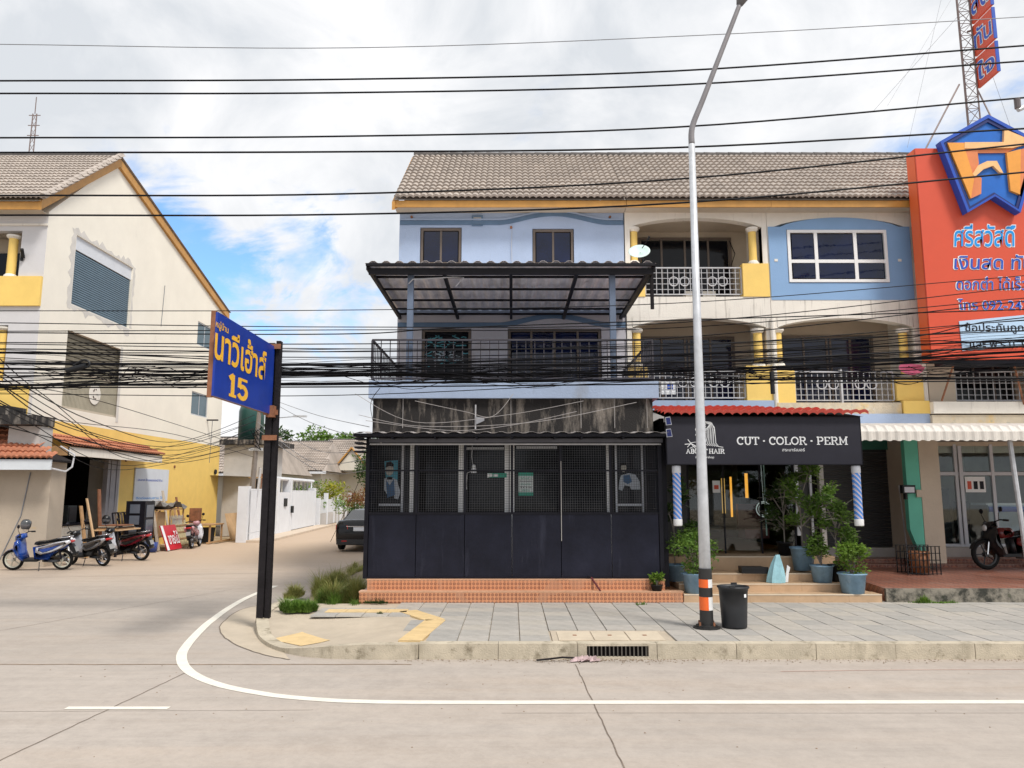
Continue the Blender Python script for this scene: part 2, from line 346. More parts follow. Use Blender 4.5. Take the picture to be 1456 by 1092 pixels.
def serif(txt, m, parent, pl, u, v, w, h, name='lettering', tr=.16, gap=.16):
    """small hand drawn slab-serif capitals; u,v = left baseline"""
    def arc(cx, cy, rx, ry, a0, a1, n=10): return [(cx + rx * cos(radians(a0 + (a1 - a0) * i / n)), cy + ry * sin(radians(a0 + (a1 - a0) * i / n))) for i in range(n + 1)]
    sf = lambda x, y, k=.17: [(x - k, y), (x + k, y)]
    G = {'C': (.78, [arc(.42, .5, .36, .44, 50, 310, 12), [(.66, .66), (.70, .94)]]),
         'U': (.9, [[(.18, .96), (.18, .35)], arc(.45, .35, .27, .3, 180, 360), [(.72, .35), (.72, .96)], sf(.18, .95), sf(.72, .95)]),
         'T': (.82, [[(.41, .05), (.41, .95)], [(.04, .94), (.78, .94)], [(.05, .94), (.05, .74)], [(.77, .94), (.77, .74)], sf(.41, .05)]),
         'O': (.9, [arc(.45, .5, .38, .44, 0, 360, 18)]),
         'L': (.74, [[(.18, .05), (.18, .95)], [(.05, .05), (.68, .05)], [(.68, .05), (.68, .26)], sf(.18, .95)]),
         'R': (.88, [[(.18, .05), (.18, .95)], [(.18, .94), (.48, .94)], arc(.48, .72, .22, .22, 90, -90), [(.48, .5), (.18, .5)], [(.46, .5), (.72, .05)], sf(.18, .05), sf(.76, .05, .1), [(.04, .95), (.2, .95)]]),
         'P': (.8, [[(.18, .05), (.18, .95)], [(.18, .94), (.48, .94)], arc(.48, .7, .24, .24, 90, -90), [(.48, .46), (.18, .46)], sf(.18, .05), [(.04, .95), (.2, .95)]]),
         'E': (.76, [[(.18, .05), (.18, .95)], [(.05, .94), (.66, .94)], [(.18, .5), (.54, .5)], [(.05, .05), (.68, .05)], [(.66, .94), (.66, .76)], [(.68, .05), (.68, .26)]]),
         'M': (1.05, [[(.18, .05), (.18, .95)], [(.18, .95), (.52, .25)], [(.52, .25), (.86, .95)], [(.86, .95), (.86, .05)], sf(.18, .05), sf(.86, .05), sf(.14, .95, .1), sf(.9, .95, .1)]),
         'A': (.95, [[(.12, .05), (.46, .95)], [(.46, .95), (.82, .05)], [(.25, .36), (.70, .36)], sf(.12, .05, .13), sf(.82, .05, .13)]),
         'B': (.8, [[(.18, .05), (.18, .95)], [(.06, .94), (.44, .94)], arc(.44, .73, .2, .21, 90, -90), [(.44, .52), (.18, .52)], arc(.46, .285, .23, .235, 90, -90), [(.46, .05), (.06, .05)]]),
         'H': (.95, [[(.18, .05), (.18, .95)], [(.76, .05), (.76, .95)], [(.18, .5), (.76, .5)], sf(.18, .05), sf(.76, .05), sf(.18, .95), sf(.76, .95)]),
         'I': (.42, [[(.2, .05), (.2, .95)], sf(.2, .05), sf(.2, .95)]),
         '1': (.5, [[(.25, .04), (.25, .96)], [(.25, .95), (.06, .80)], sf(.25, .04, .2)]),
         '5': (.66, [[(.60, .94), (.14, .94)], [(.14, .94), (.12, .55)], arc(.33, .34, .27, .28, 130, -150, 12)]),
         '.': (.5, [[(.2, .42), (.2, .54)], [(.26, .42), (.26, .54)]]), ' ': (.25, [])}
    b = MB(); x = u
    for i, ch in enumerate(txt):
        g = G[ch]
        for k, st in enumerate(g[1]):
            t = tr * h if len(st) > 2 or abs(st[0][0] - st[-1][0]) < .2 else tr * .62 * h
            b.ribbon(pl, [(x + p[0] * h, v + p[1] * h) for p in st], t, w - .0006 * k, w + .004)
        x += (g[0] + gap * .3) * h
    return b.build(name, m, parent), x

def window(parent, pl, u0, u1, v0, v1, w, fm, gm, cols=2, rows=(), ft=.05, mt=.04, name='window'):
    """framed window: the frame is the part, every pane a sub-part"""
    b = MB(); e = .03
    b.pbox(pl, u0, u1, w - e, w + e, v1 - ft, v1); b.pbox(pl, u0, u1, w - e, w + e, v0, v0 + ft)
    b.pbox(pl, u0, u0 + ft, w - e, w + e, v0 + ft, v1 - ft); b.pbox(pl, u1 - ft, u1, w - e, w + e, v0 + ft, v1 - ft)
    us = [u0 + ft] + [u0 + (u1 - u0) * (c if isinstance(c, float) else c / cols) for c in (cols if isinstance(cols, (list, tuple)) else range(1, cols))] + [u1 - ft]
    vs = [v0 + ft] + [v0 + (v1 - v0) * r for r in rows] + [v1 - ft]
    for u in us[1:-1]: b.pbox(pl, u - mt / 2, u + mt / 2, w - e * .8, w + e * .8, v0 + ft, v1 - ft)
    for v in vs[1:-1]: b.pbox(pl, u0 + ft, u1 - ft, w - e * .6, w + e * .6, v - mt / 2, v + mt / 2)
    f = b.build(name, fm, parent)
    for a, c in zip(us[:-1], us[1:]):
        for d, g in zip(vs[:-1], vs[1:]):
            MB().pbox(pl, a + mt * .5, c - mt * .5, w - .004, w + .004, d + mt * .4, g - mt * .4).build('pane', gm, f)
    return f

def tile_mesh(m, tw=.30, tl=.33, waves=2, amp=.026, seg=6):
    b = MB(); n = waves * seg; vs = []
    for j, (v, h) in enumerate(((0, .052), (tl, .0))):
        for i in range(n + 1):
            t = i / seg; z = amp * abs(sin(pi * t)) ** .8 * 1.6
            vs.append((i / n * tw, v, z + h))
    for i in range(n + 1): vs.append((i / n * tw, 0, vs[i][2] - .056))
    fs = [(i, i + 1, n + 2 + i, n + 1 + i) for i in range(n)] + [(2 * (n + 1) + i, 2 * (n + 1) + i + 1, i + 1, i) for i in range(n)]
    b.add(vs, fs); return b
TILE_ME = {}
def tiled_slope(parent, org, U, V, nu, nv, m, single=True, tw=.30, tl=.30, jitter=.004, cull=None):
    """rows of wave tiles; U along the eave, V up the slope"""
    U = Vector(U).normalized(); V = Vector(V).normalized(); Nn = U.cross(V); org = Vector(org); po = ORG[parent]
    key = (m.name, tw)
    if key not in TILE_ME: TILE_ME[key] = (tile_mesh(m, tw, tl + .03).mesh('roof_tile', m), tile_mesh(m, tw, tl + .03))
    me, mb = TILE_ME[key]; acc = MB()
    for j in range(nv):
        for i in range(nu):
            if cull and cull(i, j): continue
            p = org + U * (tw * i) + V * (tl * j) + Nn * RN.uniform(0, jitter)
            M = Matrix((U, V, Nn)).transposed().to_4x4(); M.translation = p
            if single:
                mu_ = me
                if m is tile_m and RN.random() < .38:
                    kv = RN.randrange(2)
                    if (key, kv) not in TILE_ME: TILE_ME[(key, kv)] = tile_mesh(m, tw, tl + .03).mesh('roof_tile', tile_v[kv])
                    mu_ = TILE_ME[(key, kv)]
                o = bpy.data.objects.new('roof_tile', mu_); link(o, parent); M.translation = p - po; o.matrix_local = M
            else:
                acc.m = M; acc.add(mb.v, mb.f)
    if not single: acc.build('roof_tiles', m, parent, kind='stuff')

def railing(parent, pl, u0, u1, v0, v1, w, m, circles=(), step=.13, name='railing', rows=4):
    b = MB(); t = .0075
    b.pbox(pl, u0, u1, w - .02, w + .02, v1 - .03, v1); b.pbox(pl, u0, u1, w - .015, w + .015, v0, v0 + .025)
    n = max(2, round((u1 - u0) / step))
    for i in range(n + 1):
        u = u0 + (u1 - u0) * i / n; k = .016 if i in (0, n) else t
        b.pbox(pl, u - k, u + k, w - k, w + k, v0 + .025, v1 - .03)
    for j in range(1, rows + 1):
        v = v0 + (v1 - v0) * j / (rows + 1); b.pbox(pl, u0, u1, w - t * .7, w + t * .7, v - t * .8, v + t * .8)
    for (cu, cv, r) in circles:
        pts = [pl(cu + r * cos(2 * pi * k / 14), w, cv + r * sin(2 * pi * k / 14)) for k in range(14)]
        b.path(pts, .014, 5, closed=True)
    return b.build(name, m, parent)

def column(parent, x, y, z0, z1, r, m, cap=True):
    b = MB(); b.lathe((x, y, 0), [(r, z0 + .09), (r * .97, z1 - .09)], 14)
    c = b.build('column', m, parent, True)
    if cap:
        k = MB(); k.lathe((x, y, 0), [(0, z1 - .10), (r * 1.05, z1 - .10), (r * 1.5, z1 - .05), (r * 1.55, z1), (0, z1)], 14).build('capital', white_w, c)
        k = MB(); k.lathe((x, y, 0), [(0, z0), (r * 1.5, z0), (r * 1.4, z0 + .05), (r * 1.05, z0 + .10), (0, z0 + .10)], 14).build('base', white_w, c)

def leaves(center, rad, n, size, flat=1., squash=1., up=.2, rng=RN, hollow=.3):
    b = MB(); c = Vector(center)
    for _ in range(n):
        d = Vector((rng.gauss(0, 1), rng.gauss(0, 1), rng.gauss(0, 1))).normalized()
        r = rad * (hollow + (1 - hollow) * rng.random() ** .5)
        p = c + Vector((d.x * r, d.y * r, d.z * r * squash))
        a = Vector((rng.gauss(0, 1), rng.gauss(0, 1), rng.gauss(0, .5) + up)).normalized(); q = a.orthogonal().normalized()
        q = (Matrix.Rotation(rng.random() * 6.28, 3, a) @ q); s = size * rng.uniform(.6, 1.3); k = a.cross(q).normalized()
        b.add([p, p + a * s * .5 + q * s * .22, p + a * s - k * s * .12, p + a * s * .5 - q * s * .22], [(0, 1, 2, 3)])
    return b
def fronds(center, n, length, rng=RN, nl=11, wid=.02, droop=.5):
    """arching stems with narrow leaflets"""
    b = MB(); st = MB(); c = Vector(center)
    for _ in range(n):
        a = rng.random() * 2 * pi; el = rng.uniform(.25, 1.35); L = length * rng.uniform(.6, 1.1); p = Vector(c); d = Vector((cos(a) * cos(el), sin(a) * cos(el), sin(el)))
        pts = [p.copy()]
        for i in range(nl):
            d = (d + Vector((0, 0, -droop / nl))).normalized(); p = p + d * (L / nl); pts.append(p.copy())
            if i > 1:
                side = d.cross(Vector((0, 0, 1))).normalized()
                for sg in (-1, 1):
                    t = (side * sg + d * .5 + Vector((0, 0, rng.uniform(-.25, .35)))).normalized() * L * .22 * rng.uniform(.7, 1.2); q = t.cross(d).normalized().cross(t).normalized() * wid
                    b.add([p, p + t * .5 + q, p + t, p + t * .5 - q], [(0, 1, 2, 3)])
        st.path(pts, .005, 3)
    return b, st
def grass(pts_fn, n, h, rng=RN):
    b = MB()
    for _ in range(n):
        x, y, z = pts_fn(); a = rng.random() * 6.28; L = h * rng.uniform(.4, 1.2); t = rng.uniform(.0, .6); w = .006 + .006 * rng.random()
        dx, dy = cos(a), sin(a)
        b.add([(x - dy * w, y + dx * w, z), (x + dy * w, y - dx * w, z), (x + dx * t * L * .4, y + dy * t * L * .4, z + L * .6), (x + dx * t * L, y + dy * t * L, z + L)], [(0, 1, 2), (0, 2, 3)])
    return b

# ================================================================== ground
def road_material(name, col, sandy=0.):
    m = bpy.data.materials.new(name); m.use_nodes = True; nt = m.node_tree; N = nt.nodes; L = nt.links
    b = N['Principled BSDF']; b.inputs['Roughness'].default_value = .85
    tc = N.new('ShaderNodeTexCoord')
    def noise(sc, mp, det=8, rough=.65, dist=0.):
        n = N.new('ShaderNodeTexNoise'); n.inputs['Scale'].default_value = sc; n.inputs['Detail'].default_value = det; n.inputs['Roughness'].default_value = rough; n.inputs['Distortion'].default_value = dist
        k = N.new('ShaderNodeMapping'); k.inputs['Scale'].default_value = mp[:3]; k.inputs['Rotation'].default_value = (0, 0, mp[3]); L.new(tc.outputs['Object'], k.inputs[0]); L.new(k.outputs[0], n.inputs['Vector']); return n.outputs[0]
    def mr(v, a, b_, c, d):
        r = N.new('ShaderNodeMapRange'); r.inputs['From Min'].default_value = a; r.inputs['From Max'].default_value = b_; r.inputs['To Min'].default_value = c; r.inputs['To Max'].default_value = d; L.new(v, r.inputs['Value']); return r.outputs[0]
    def mixc(f, c1, c2, mode='MIX'):
        x = N.new('ShaderNodeMixRGB'); x.blend_type = mode
        if isinstance(f, float): x.inputs[0].default_value = f
        else: L.new(f, x.inputs[0])
        for i, c in ((1, c1), (2, c2)):
            if isinstance(c, tuple): x.inputs[i].default_value = (*c, 1)
            else: L.new(c, x.inputs[i])
        return x.outputs[0]
    c = mixc(mr(noise(.35, (1, 1, 1, 0)), .35, .65, 0, 1), tuple(k * .9 for k in col), tuple(k * 1.08 for k in col))
    ang = .0 if not sandy else .35
    c = mixc(mr(noise(1.2, (.16, 2.6, 1, ang), 9, .7),   .44, .68, 0, .60), c, tuple(k * .66 for k in col))
    c = mixc(mr(noise(1.0, (.12, 1.6, 1, ang + .12), 6, .6), .48, .70, 0, .50), c, (col[0] * 1.0, col[1] * .88, col[2] * .76))
    c = mixc(mr(noise(55, (1, 1, 1, 0), 3, .8), .35, .7, 0, .22), c, tuple(k * .6 for k in col))
    c = mixc(mr(noise(7, (1, 1, 1, 0), 8, .75), .62, .74, 0, .30), c, tuple(k * .55 for k in col))
    c = mixc(mr(noise(16, (1, 1, 1, 0), 6, .85), .38, .66, 0, .42), c, tuple(k * .66 for k in col))
    c = mixc(mr(noise(3.3, (1, 1, 1, .5), 9, .8), .42, .64, 0, .40), c, tuple(k * 1.2 for k in col))
    c = mixc(mr(noise(2.6, (.5, 1, 1, 0), 10, .8), .66, .70, 0, .55), c, tuple(k * .45 for k in col))
    c = mixc(mr(noise(.16, (.6, 1.6, 1, .2), 5, .6), .40, .62, 0, .30), c, tuple(k * .78 for k in col))
    c = mixc(mr(noise(1.9, (1, 1, 1, .9), 10, .82), .60, .66, 0, .35), c, tuple(k * .62 for k in col))
    if sandy:
        sp = N.new('ShaderNodeSeparateXYZ'); L.new(tc.outputs['Object'], sp.inputs[0])
        c = mixc(mr(sp.outputs[1], 15, 25, 0, .72), c, (.50, .36, .24))
        # dust washed along the foot of the left wall
    L.new(c, b.inputs['Base Color'])
    bp = N.new('ShaderNodeBump'); bp.inputs['Strength'].default_value = .25; bp.inputs['Distance'].default_value = .01; L.new(noise(90, (1, 1, 1, 0), 4, .8), bp.inputs['Height']); L.new(bp.outputs[0], b.inputs['Normal'])
    MATS[name] = m; return m
road_m = road_material('road_concrete', (.44, .388, .342))
side_m = road_material('side_street_concrete', (.43, .378, .33), 1.)
dirt_m = mat('dirt_ground', (.36, .28, .19), .95, .2, .4, .4, 20, stain=((.20, .20, .08), .58, .5, 1))
mark_m = mat('road_paint', (.76, .72, .63), .6, .08, 6, .1, 60, stain=[((.58, .52, .44), .60, 5, 1), ((.50, .44, .37), .64, 26, 1)])
seam_m = mat('joint_sealant', (.17, .135, .105), .9, .3, 8)

MB().quad((-400, -60, -.03), (400, -60, -.03), (400, 900, -.03), (-400, 900, -.03)).single('ground', dirt_m, 'sandy ground stretching away behind the houses', 'ground', kind='structure')
MB().box(-60, 60, -12, 9.47, -.02, 0).single('main_road', road_m, 'wide beige concrete main road across the foreground', 'road', kind='structure')
# the side street: its slab starts at the seam and runs between the two rows
MB().box(-30, -1.2, 9.478, 22.2, -.024, -.002).box(-14, -3.4, 22.2, 31, -.024, -.002).box(-11.9, -3.4, 31, 75, -.024, -.002).single('side_street', side_m, 'sandy concrete side street running back between the houses', 'street', kind='structure')
MB().box(-1.2, 60, 9.478, 9.9, -.024, -.003).single('gutter', side_m, 'dusty concrete gutter strip along the kerb', 'gutter', kind='structure')

def strip(pts, w, z, mname, mm, label, cat, closed=False, jag=0.):
    """flat painted strip along ground points (Vector)"""
    b = MB(); L_, R_ = [], []
    for i, p in enumerate(pts):
        a = pts[max(i - 1, 0)]; c = pts[min(i + 1, len(pts) - 1)]; d = (c - a).normalized(); n = Vector((-d.y, d.x, 0)); ww = w(i / (len(pts) - 1)) if callable(w) else w
        j = RN.uniform(-jag, jag)
        L_.append((p.x + n.x * (ww / 2 + j), p.y + n.y * (ww / 2 + j), z)); R_.append((p.x - n.x * (ww / 2 - j), p.y - n.y * (ww / 2 - j), z))
    b.add(L_ + R_, [(i, len(pts) + i, len(pts) + i + 1, i + 1) for i in range(len(pts) - 1)])
    o = b.build(mname, mm); o['kind'] = 'structure'; o['label'] = label; return o
def spline(pts, n=8):
    out = []
    P = [pts[0]] + list(pts) + [pts[-1]]
    for i in range(1, len(P) - 2):
        for k in range(n):
            t = k / n; a, b, c, d = P[i - 1], P[i], P[i + 1], P[i + 2]
            out.append(.5 * ((2 * b) + (c - a) * t + (2 * a - 5 * b + 4 * c - d) * t * t + (3 * b - a - 3 * c + d) * t ** 3))
    out.append(pts[-1]); return out
ln = [PZ(*p, 0) for p in ((392, 833), (345, 853), (300, 883), (268, 915), (258, 937), (272, 957), (312, 974), (376, 987), (440, 994), (520, 998), (640, 999), (760, 999))]
ln = spline(ln, 7) + [Vector((2, 7.82, 0)), Vector((14, 7.86, 0)), Vector((40, 7.9, 0))]
strip(ln, .125, .004, 'edge_line', mark_m, 'white painted edge line curving round the corner into the side street', 'road marking', jag=.002)
strip([PZ(94, 1007, 0), PZ(240, 1007, 0)], .085, .004, 'lane_dash', mark_m, 'short white painted lane dash at the left of the road', 'road marking')
def wob(a, b, n=30, amp=.006):
    return [a.lerp(b, i / n) + Vector((RN.uniform(-amp, amp), RN.uniform(-amp, amp), 0)) for i in range(n + 1)]
for k, (a, b, w) in enumerate(((PZ(-60, 1110, 0), PZ(272, 953, 0), .011), (PZ(818, 945, 0), PZ(905, 1130, 0), .012), (PZ(0, 1012, 0), PZ(445, 1010, 0), .006), (Vector((-.1, 7.45, 0)), Vector((40, 7.45, 0)), .005))):
    strip(wob(a, b), w, .0035, 'slab_joint', seam_m, ('dark joint running diagonally across the left of the road', 'joint crossing the road below the drain', 'thin joint beside the lane dash', 'thin long joint along the main road')[k], 'joint')
strip(wob(Vector((-30, 9.474, 0)), Vector((-1.2, 9.474, 0)), 90, .012), .030, .0035, 'slab_joint', mat('brown_dust', (.27, .19, .13), .95, .4, 6), 'rough dirty joint where the side street meets the main road', 'joint')
strip(wob(PZ(0, 822, 0), PZ(372, 815, 0), 30, .01), .02, .002, 'slab_joint', seam_m, 'faint joint across the side street', 'joint')
strip(wob(PZ(0, 897, 0) , PZ(330, 838, 0), 30, .01), .010, .002, 'slab_joint', seam_m, 'long faint joint slanting over the side street', 'joint')
crk = spline([PZ(*p, 0) for p in ((367, 861), (340, 868), (320, 882), (312, 894), (320, 907), (343, 920), (375, 931), (412, 938))], 5)
strip(crk, .018, .0036, 'slab_joint', seam_m, 'dark cracked joint round the corner apron', 'joint', jag=.008)
strip([PZ(1110, 955, 0), PZ(1250, 953, 0), PZ(1456, 952, 0)], .02, .0036, 'dirt_streak', mat('pink_dust', (.50, .34, .28), .9), 'pinkish dust streak by the kerb', 'dust')

# ------------------------------------------------------------------ pavement
PV = .18
pave = thing('pavement', 'grey tiled pavement in front of the shophouses', 'pavement', (0, 9.8, 0)); pave['kind'] = 'structure'; del pave['category']
apron_m = mat('beige_apron', (.47, .40, .31), .85, .12, 2., .3, 50, stain=[((.34, .28, .20), .62, 2.5, 1), ((.58, .50, .38), .66, 5., 1)])
bnd = spline([PZ(*p, PV) for p in ((600, 915), (520, 915), (455, 913), (410, 907), (383, 897), (371, 884), (372, 870), (392, 858), (425, 846))], 6)
poly = [(p.x, p.y) for p in bnd]
base_poly = [(14, 9.81)] + [(3, 9.81)] + poly + [(-2.2, 13.4), (14, 13.4)]
GP = lambda z: (lambda u, w, v: (u, v, z + w))
MB().prism(GP(0), [(14, 9.81), (-1.3, 9.81), (-1.3, 12.1), (-3.2, 12.9), (-2.2, 13.4), (14, 13.4)][::1], 0, PV - .022).build('bedding', apron_m, pave)
def inside(x, y, P):
    r = False
    for (a, b_), (c, d) in zip(P, P[1:] + P[:1]):
        if (b_ > y) != (d > y) and x < (c - a) * (y - b_) / (d - b_) + a: r = not r
    return r
def hz(x, y):      # the pavement dips towards the dropped kerb at the corner
    d = sqrt((x + 3.15) ** 2 + (y - 10.75) ** 2) / 1.75
    t = max(0, 1 - d); t = t * t * (3 - 2 * t) if t < 1 else 1
    return .162 - .125 * min(1, t * 1.35)
gb = MB(); cs_ = .07
for i in range(int(2.9 / cs_)):
    for j in range(int(3.6 / cs_)):
        x, y = -4.15 + i * cs_, 9.78 + j * cs_
        if inside(x + cs_ / 2, y + cs_ / 2, poly + [(-2.2, 13.4), (-1.28, 13.4)]): gb.quad((x, y, hz(x, y)), (x + cs_, y, hz(x + cs_, y)), (x + cs_, y + cs_, hz(x + cs_, y + cs_)), (x, y + cs_, hz(x, y + cs_)))
gb.build('ramp_slab', apron_m, pave)
# kerb stones along the road, each a piece; the curved ones dip towards the corner
kx = -1.16; kerb_me = None
for k in range(14):
    L_ = .985
    b = MB(); jy = RN.uniform(-.004, .004)
    holes = []
    if .93 < kx + L_ and kx < 1.72: holes = [(max(kx, .93), min(kx + L_, 1.70), .03, .155)]
    b.wall(YP(9.77 + jy), kx + .004, kx + L_, -.01, PV + .004, 0, .17, holes)
    b.build('kerb_stone', concrete, pave); kx += L_ + .003
fr = [Vector((-1.16, 9.79, 0))] + [Vector((x, y, 0)) for x, y in poly if x < -1.2]
for i in range(0, len(fr) - 4, 5):
    seg = fr[i:i + 6]; b = MB(); top = []; n = len(seg)
    for j, p in enumerate(seg):
        a = seg[max(j - 1, 0)]; c = seg[min(j + 1, n - 1)]; d = (c - a).normalized(); nn = Vector((-d.y, d.x, 0)); t = (i + j) / len(fr)
        h = hz(p.x, p.y) + .016
        o_ = p + nn * .05
        top.append([(o_.x, o_.y, -.01), (o_.x, o_.y, h), (p.x - nn.x * .13, p.y - nn.y * .13, hz(p.x - nn.x * .13, p.y - nn.y * .13) + .010)])
    vs = [q for tt in top for q in tt]
    b.add(vs, [(3 * j + r, 3 * j + r + 1, 3 * j + 4 + r, 3 * j + 3 + r) for j in range(n - 1) for r in (0, 1)] + [(0, 1, 2), (3 * n - 3, 3 * n - 2, 3 * n - 1)])
    b.build('kerb_stone', concrete, pave)
stone_ms = [mat('paving_stone_%d' % i, c, .85, .14, 5., .3, 60, stain=[((.30, .28, .25), .60, 1.1, 1), ((.24, .23, .21), .64, 3., 1), ((.52, .50, .46), .68, 8, 1)]) for i, c in enumerate(((.37, .35, .32), (.40, .375, .34), (.345, .33, .305), (.41, .38, .335)))]
sm = [MB().box(.004, .396, .004, .396, -.02, 0) for _ in range(1)][0]
sm.v = [(x + (0.004 if z == 0 and x < .2 else (-.004 if z == 0 else 0)), y + (.004 if z == 0 and y < .2 else (-.004 if z == 0 else 0)), z) for x, y, z in sm.v]
stone_me = [sm.mesh('paving_stone', m_) for m_ in stone_ms]
tact_m = mat('tactile_yellow', (.64, .47, .24), .8, .12, 5, .2, 60, stain=((.50, .36, .18), .62, 4, 1))
far = MB(); y0 = 9.955
tact = [(-2.95, 12.42), (-1.66, 12.42), (-1.13, 11.55), (-1.30, 9.98)]     # yellow guiding strip
def dist_tact(x, y):
    best = 9
    for (a, b), (c, d) in zip(tact[:-1], tact[1:]):
        L2 = (c - a) ** 2 + (d - b) ** 2; t = max(0, min(1, ((x - a) * (c - a) + (y - b) * (d - b)) / L2)); best = min(best, sqrt((x - a - t * (c - a)) ** 2 + (y - b - t * (d - b)) ** 2))
    return best
for i in range(-8, 34):
    for j in range(9):
        x = i * .4 + .1; y = y0 + j * .4
        if y > 13.3: continue
        cx, cy = x + .2, y + .2
        if cx < -1.35 and cy < 12.1: continue          # plain concrete ramp at the corner
        if cx < -2.0 and cy > 12.95: continue
        if cx < -3.2: continue
        if .35 < cx < 2.05 and cy < 10.75: continue    # inspection covers
        if dist_tact(cx, cy) < .10: continue
        if x > 9.4: far.m = Matrix.Translation((x, y, PV)); far.add(sm.v, sm.f); continue
        o = bpy.data.objects.new('paving_stone', RN.choice(stone_me)); link(o, pave)
        o.location = (x, y - 9.8, PV + RN.uniform(-.003, .003)); o.rotation_euler = (RN.uniform(-.004, .004), RN.uniform(-.004, .004), 0)
far.m = None; far.build('paving_stones', stone_ms[0], pave, kind='stuff')
tb = MB(); pts = [Vector((a, b, 0)) for a, b in tact]
for a, c in zip(pts[:-1], pts[1:]):
    d = (c - a).normalized(); n = Vector((-d.y, d.x, 0)) * .15; L_ = (c - a).length; k = max(1, round(L_ / .3))
    for i in range(k):
        p = a.lerp(c, i / k + .003); q = a.lerp(c, (i + 1) / k - .003)
        t = MB(); t.add([(*(p - n).xy, PV - .02), (*(q - n).xy, PV - .02), (*(q + n).xy, PV - .02), (*(p + n).xy, PV - .02), (*(p - n).xy, PV + .008), (*(q - n).xy, PV + .008), (*(q + n).xy, PV + .008), (*(p + n).xy, PV + .008)], [(4, 5, 6, 7), (0, 1, 5, 4), (1, 2, 6, 5), (2, 3, 7, 6), (3, 0, 4, 7)])
        t.build('tactile_tile', tact_m, pave)
d_pts = [PZ(*p, .10) for p in ((384, 903), (430, 893), (470, 905), (428, 912))]
b = MB(); n = 8
for i in range(n):
    for j in range(n):
        g = [d_pts[0].lerp(d_pts[1], u).lerp(d_pts[3].lerp(d_pts[2], u), v) for u, v in ((i / n, j / n), ((i + 1) / n, j / n), ((i + 1) / n, (j + 1) / n), (i / n, (j + 1) / n))]
        b.quad(*[(q.x, q.y, hz(q.x, q.y) + .007) for q in g][::-1])
b.build('yellow_patch', tact_m, pave)
cov_m = mat('cover_concrete', (.55, .47, .36), .85, .12, 4., .3, 50, stain=((.38, .30, .22), .62, 4, 1))
MB().box(.52, 2.02, 9.96, 10.72, PV - .02, PV - .004).build('cover_surround', apron_m, pave)
for x in (.60, 1.06, 1.52):
    c = MB().box(x, x + .44, 10.0, 10.62, PV - .003, PV + .006).build('inspection_cover', cov_m, pave)
    MB().box(x + .20, x + .25, 10.30, 10.34, PV + .007, PV + .012).build('lifting_eye', rust, c)
# apron between joint and kerb round the corner
ap = [(p.x, p.y) for p in crk] + [(p.x + .03, p.y - .03) for p in reversed(bnd) if p.x < -1.9 and p.y < 12.3]
MB().prism(GP(0), ap, .0005, .0028).single('corner_apron', apron_m, 'pale concrete apron sloping round the corner kerb', 'apron', kind='structure')
# drain
dr = thing('storm_drain', 'dark barred storm drain opening in the kerb', 'storm drain', (1.32, 9.77, 0))
MB().box(.94, 1.69, 9.80, 9.93, .0, .15).build('opening', black_in, dr)
for i in range(15):
    x = .955 + i * .0505; MB().box(x, x + .014, 9.775, 9.797, .03, .155).build('bar', mat('drain_bar', (.10, .09, .075), .7, .3, 8), dr)
lit = thing('litter', 'crumpled pinkish litter and a twig lying in the gutter', 'litter', (.75, 9.66, 0))
b = MB(); cx, cy = .88, 9.66
for i in range(26):
    a = RN.random() * 6.28; r = RN.random() * .12; x = cx + r * cos(a) * 1.6; y = cy + r * sin(a) * .5; s = RN.uniform(.02, .05)
    b.add([(x - s, y - s, .004 + RN.random() * .01), (x + s, y - s * .6, .01 + RN.random() * .04), (x + s * .7, y + s, .02 + RN.random() * .05), (x - s, y + s * .5, .01 + RN.random() * .03)], [(0, 1, 2), (0, 2, 3)])
b.build('scraps', mat('pink_litter', (.45, .33, .33), .8, .3, 20), lit)
MB().path([(.30, 9.62, .02), (.48, 9.66, .03), (.62, 9.64, .05), (.80, 9.70, .03)], .012, 5).build('twig', wood_d, lit)

# ================================================================== right-hand shophouse row
EAVE, RIDGE, YF, YB, YREC = 8.93, 11.50, 17.5, 29.2, 18.7
def roof(root, x0, x1, single=True, yf=YF, sc=1., z0=EAVE, zr=RIDGE, left_end=False, cullx=None):
    ye = yf - .45 * sc; yr = yf + 2.85 * sc; yb = yf + 11.9 * sc
    V = Vector((0, yr - ye, zr - z0)); L_ = V.length; nv = int(round(L_ / (.29))); nu = int(round((x1 - x0) / .30)); tw = (x1 - x0) / nu
    b = MB(); b.add([(x0, ye, z0 - .05), (x1, ye, z0 - .05), (x1, yr, zr - .05), (x0, yr, zr - .05), (x1, yb, z0 - .1), (x0, yb, z0 - .1)], [(0, 1, 2, 3), (3, 2, 4, 5)])
    rf = b.build('roof', tile_m, root)
    tiled_slope(rf, (x0, ye - .03, z0 - .01), (1, 0, 0), V, nu, nv, tile_m, single, tw=tw, tl=L_ / nv)
    # ridge caps
    n = int((x1 - x0) / .33)
    for i in range(n):
        xx = x0 + (x1 - x0) * i / n; MB().lathe((xx, yr, zr + .01), [(.11, 0), (.10, (x1 - x0) / n * 1.04), (.0, (x1 - x0) / n * 1.04)], 7, 'x', -.2, pi + .2).build('ridge_tile', tile_d, rf)
    f = MB(); f.box(x0, x1, ye + .03, ye + .07, z0 - .21, z0 - .05); f.build('fascia', orange_f, root)
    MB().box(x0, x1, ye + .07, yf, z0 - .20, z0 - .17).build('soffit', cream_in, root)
    return rf

def core(root, x0, x1, m, z0=0., yf=YREC, zt=EAVE - .2):
    b = MB(); b.box(x0, x1, yf, YB - .2, z0, zt)
    b.add([(x0 + .01, YF + 2.85, RIDGE - .1), (x0 + .01, YF, EAVE - .2), (x0 + .01, YB - .2, EAVE - .2)], [(0, 1, 2)])
    return b.build('wall', m, root)

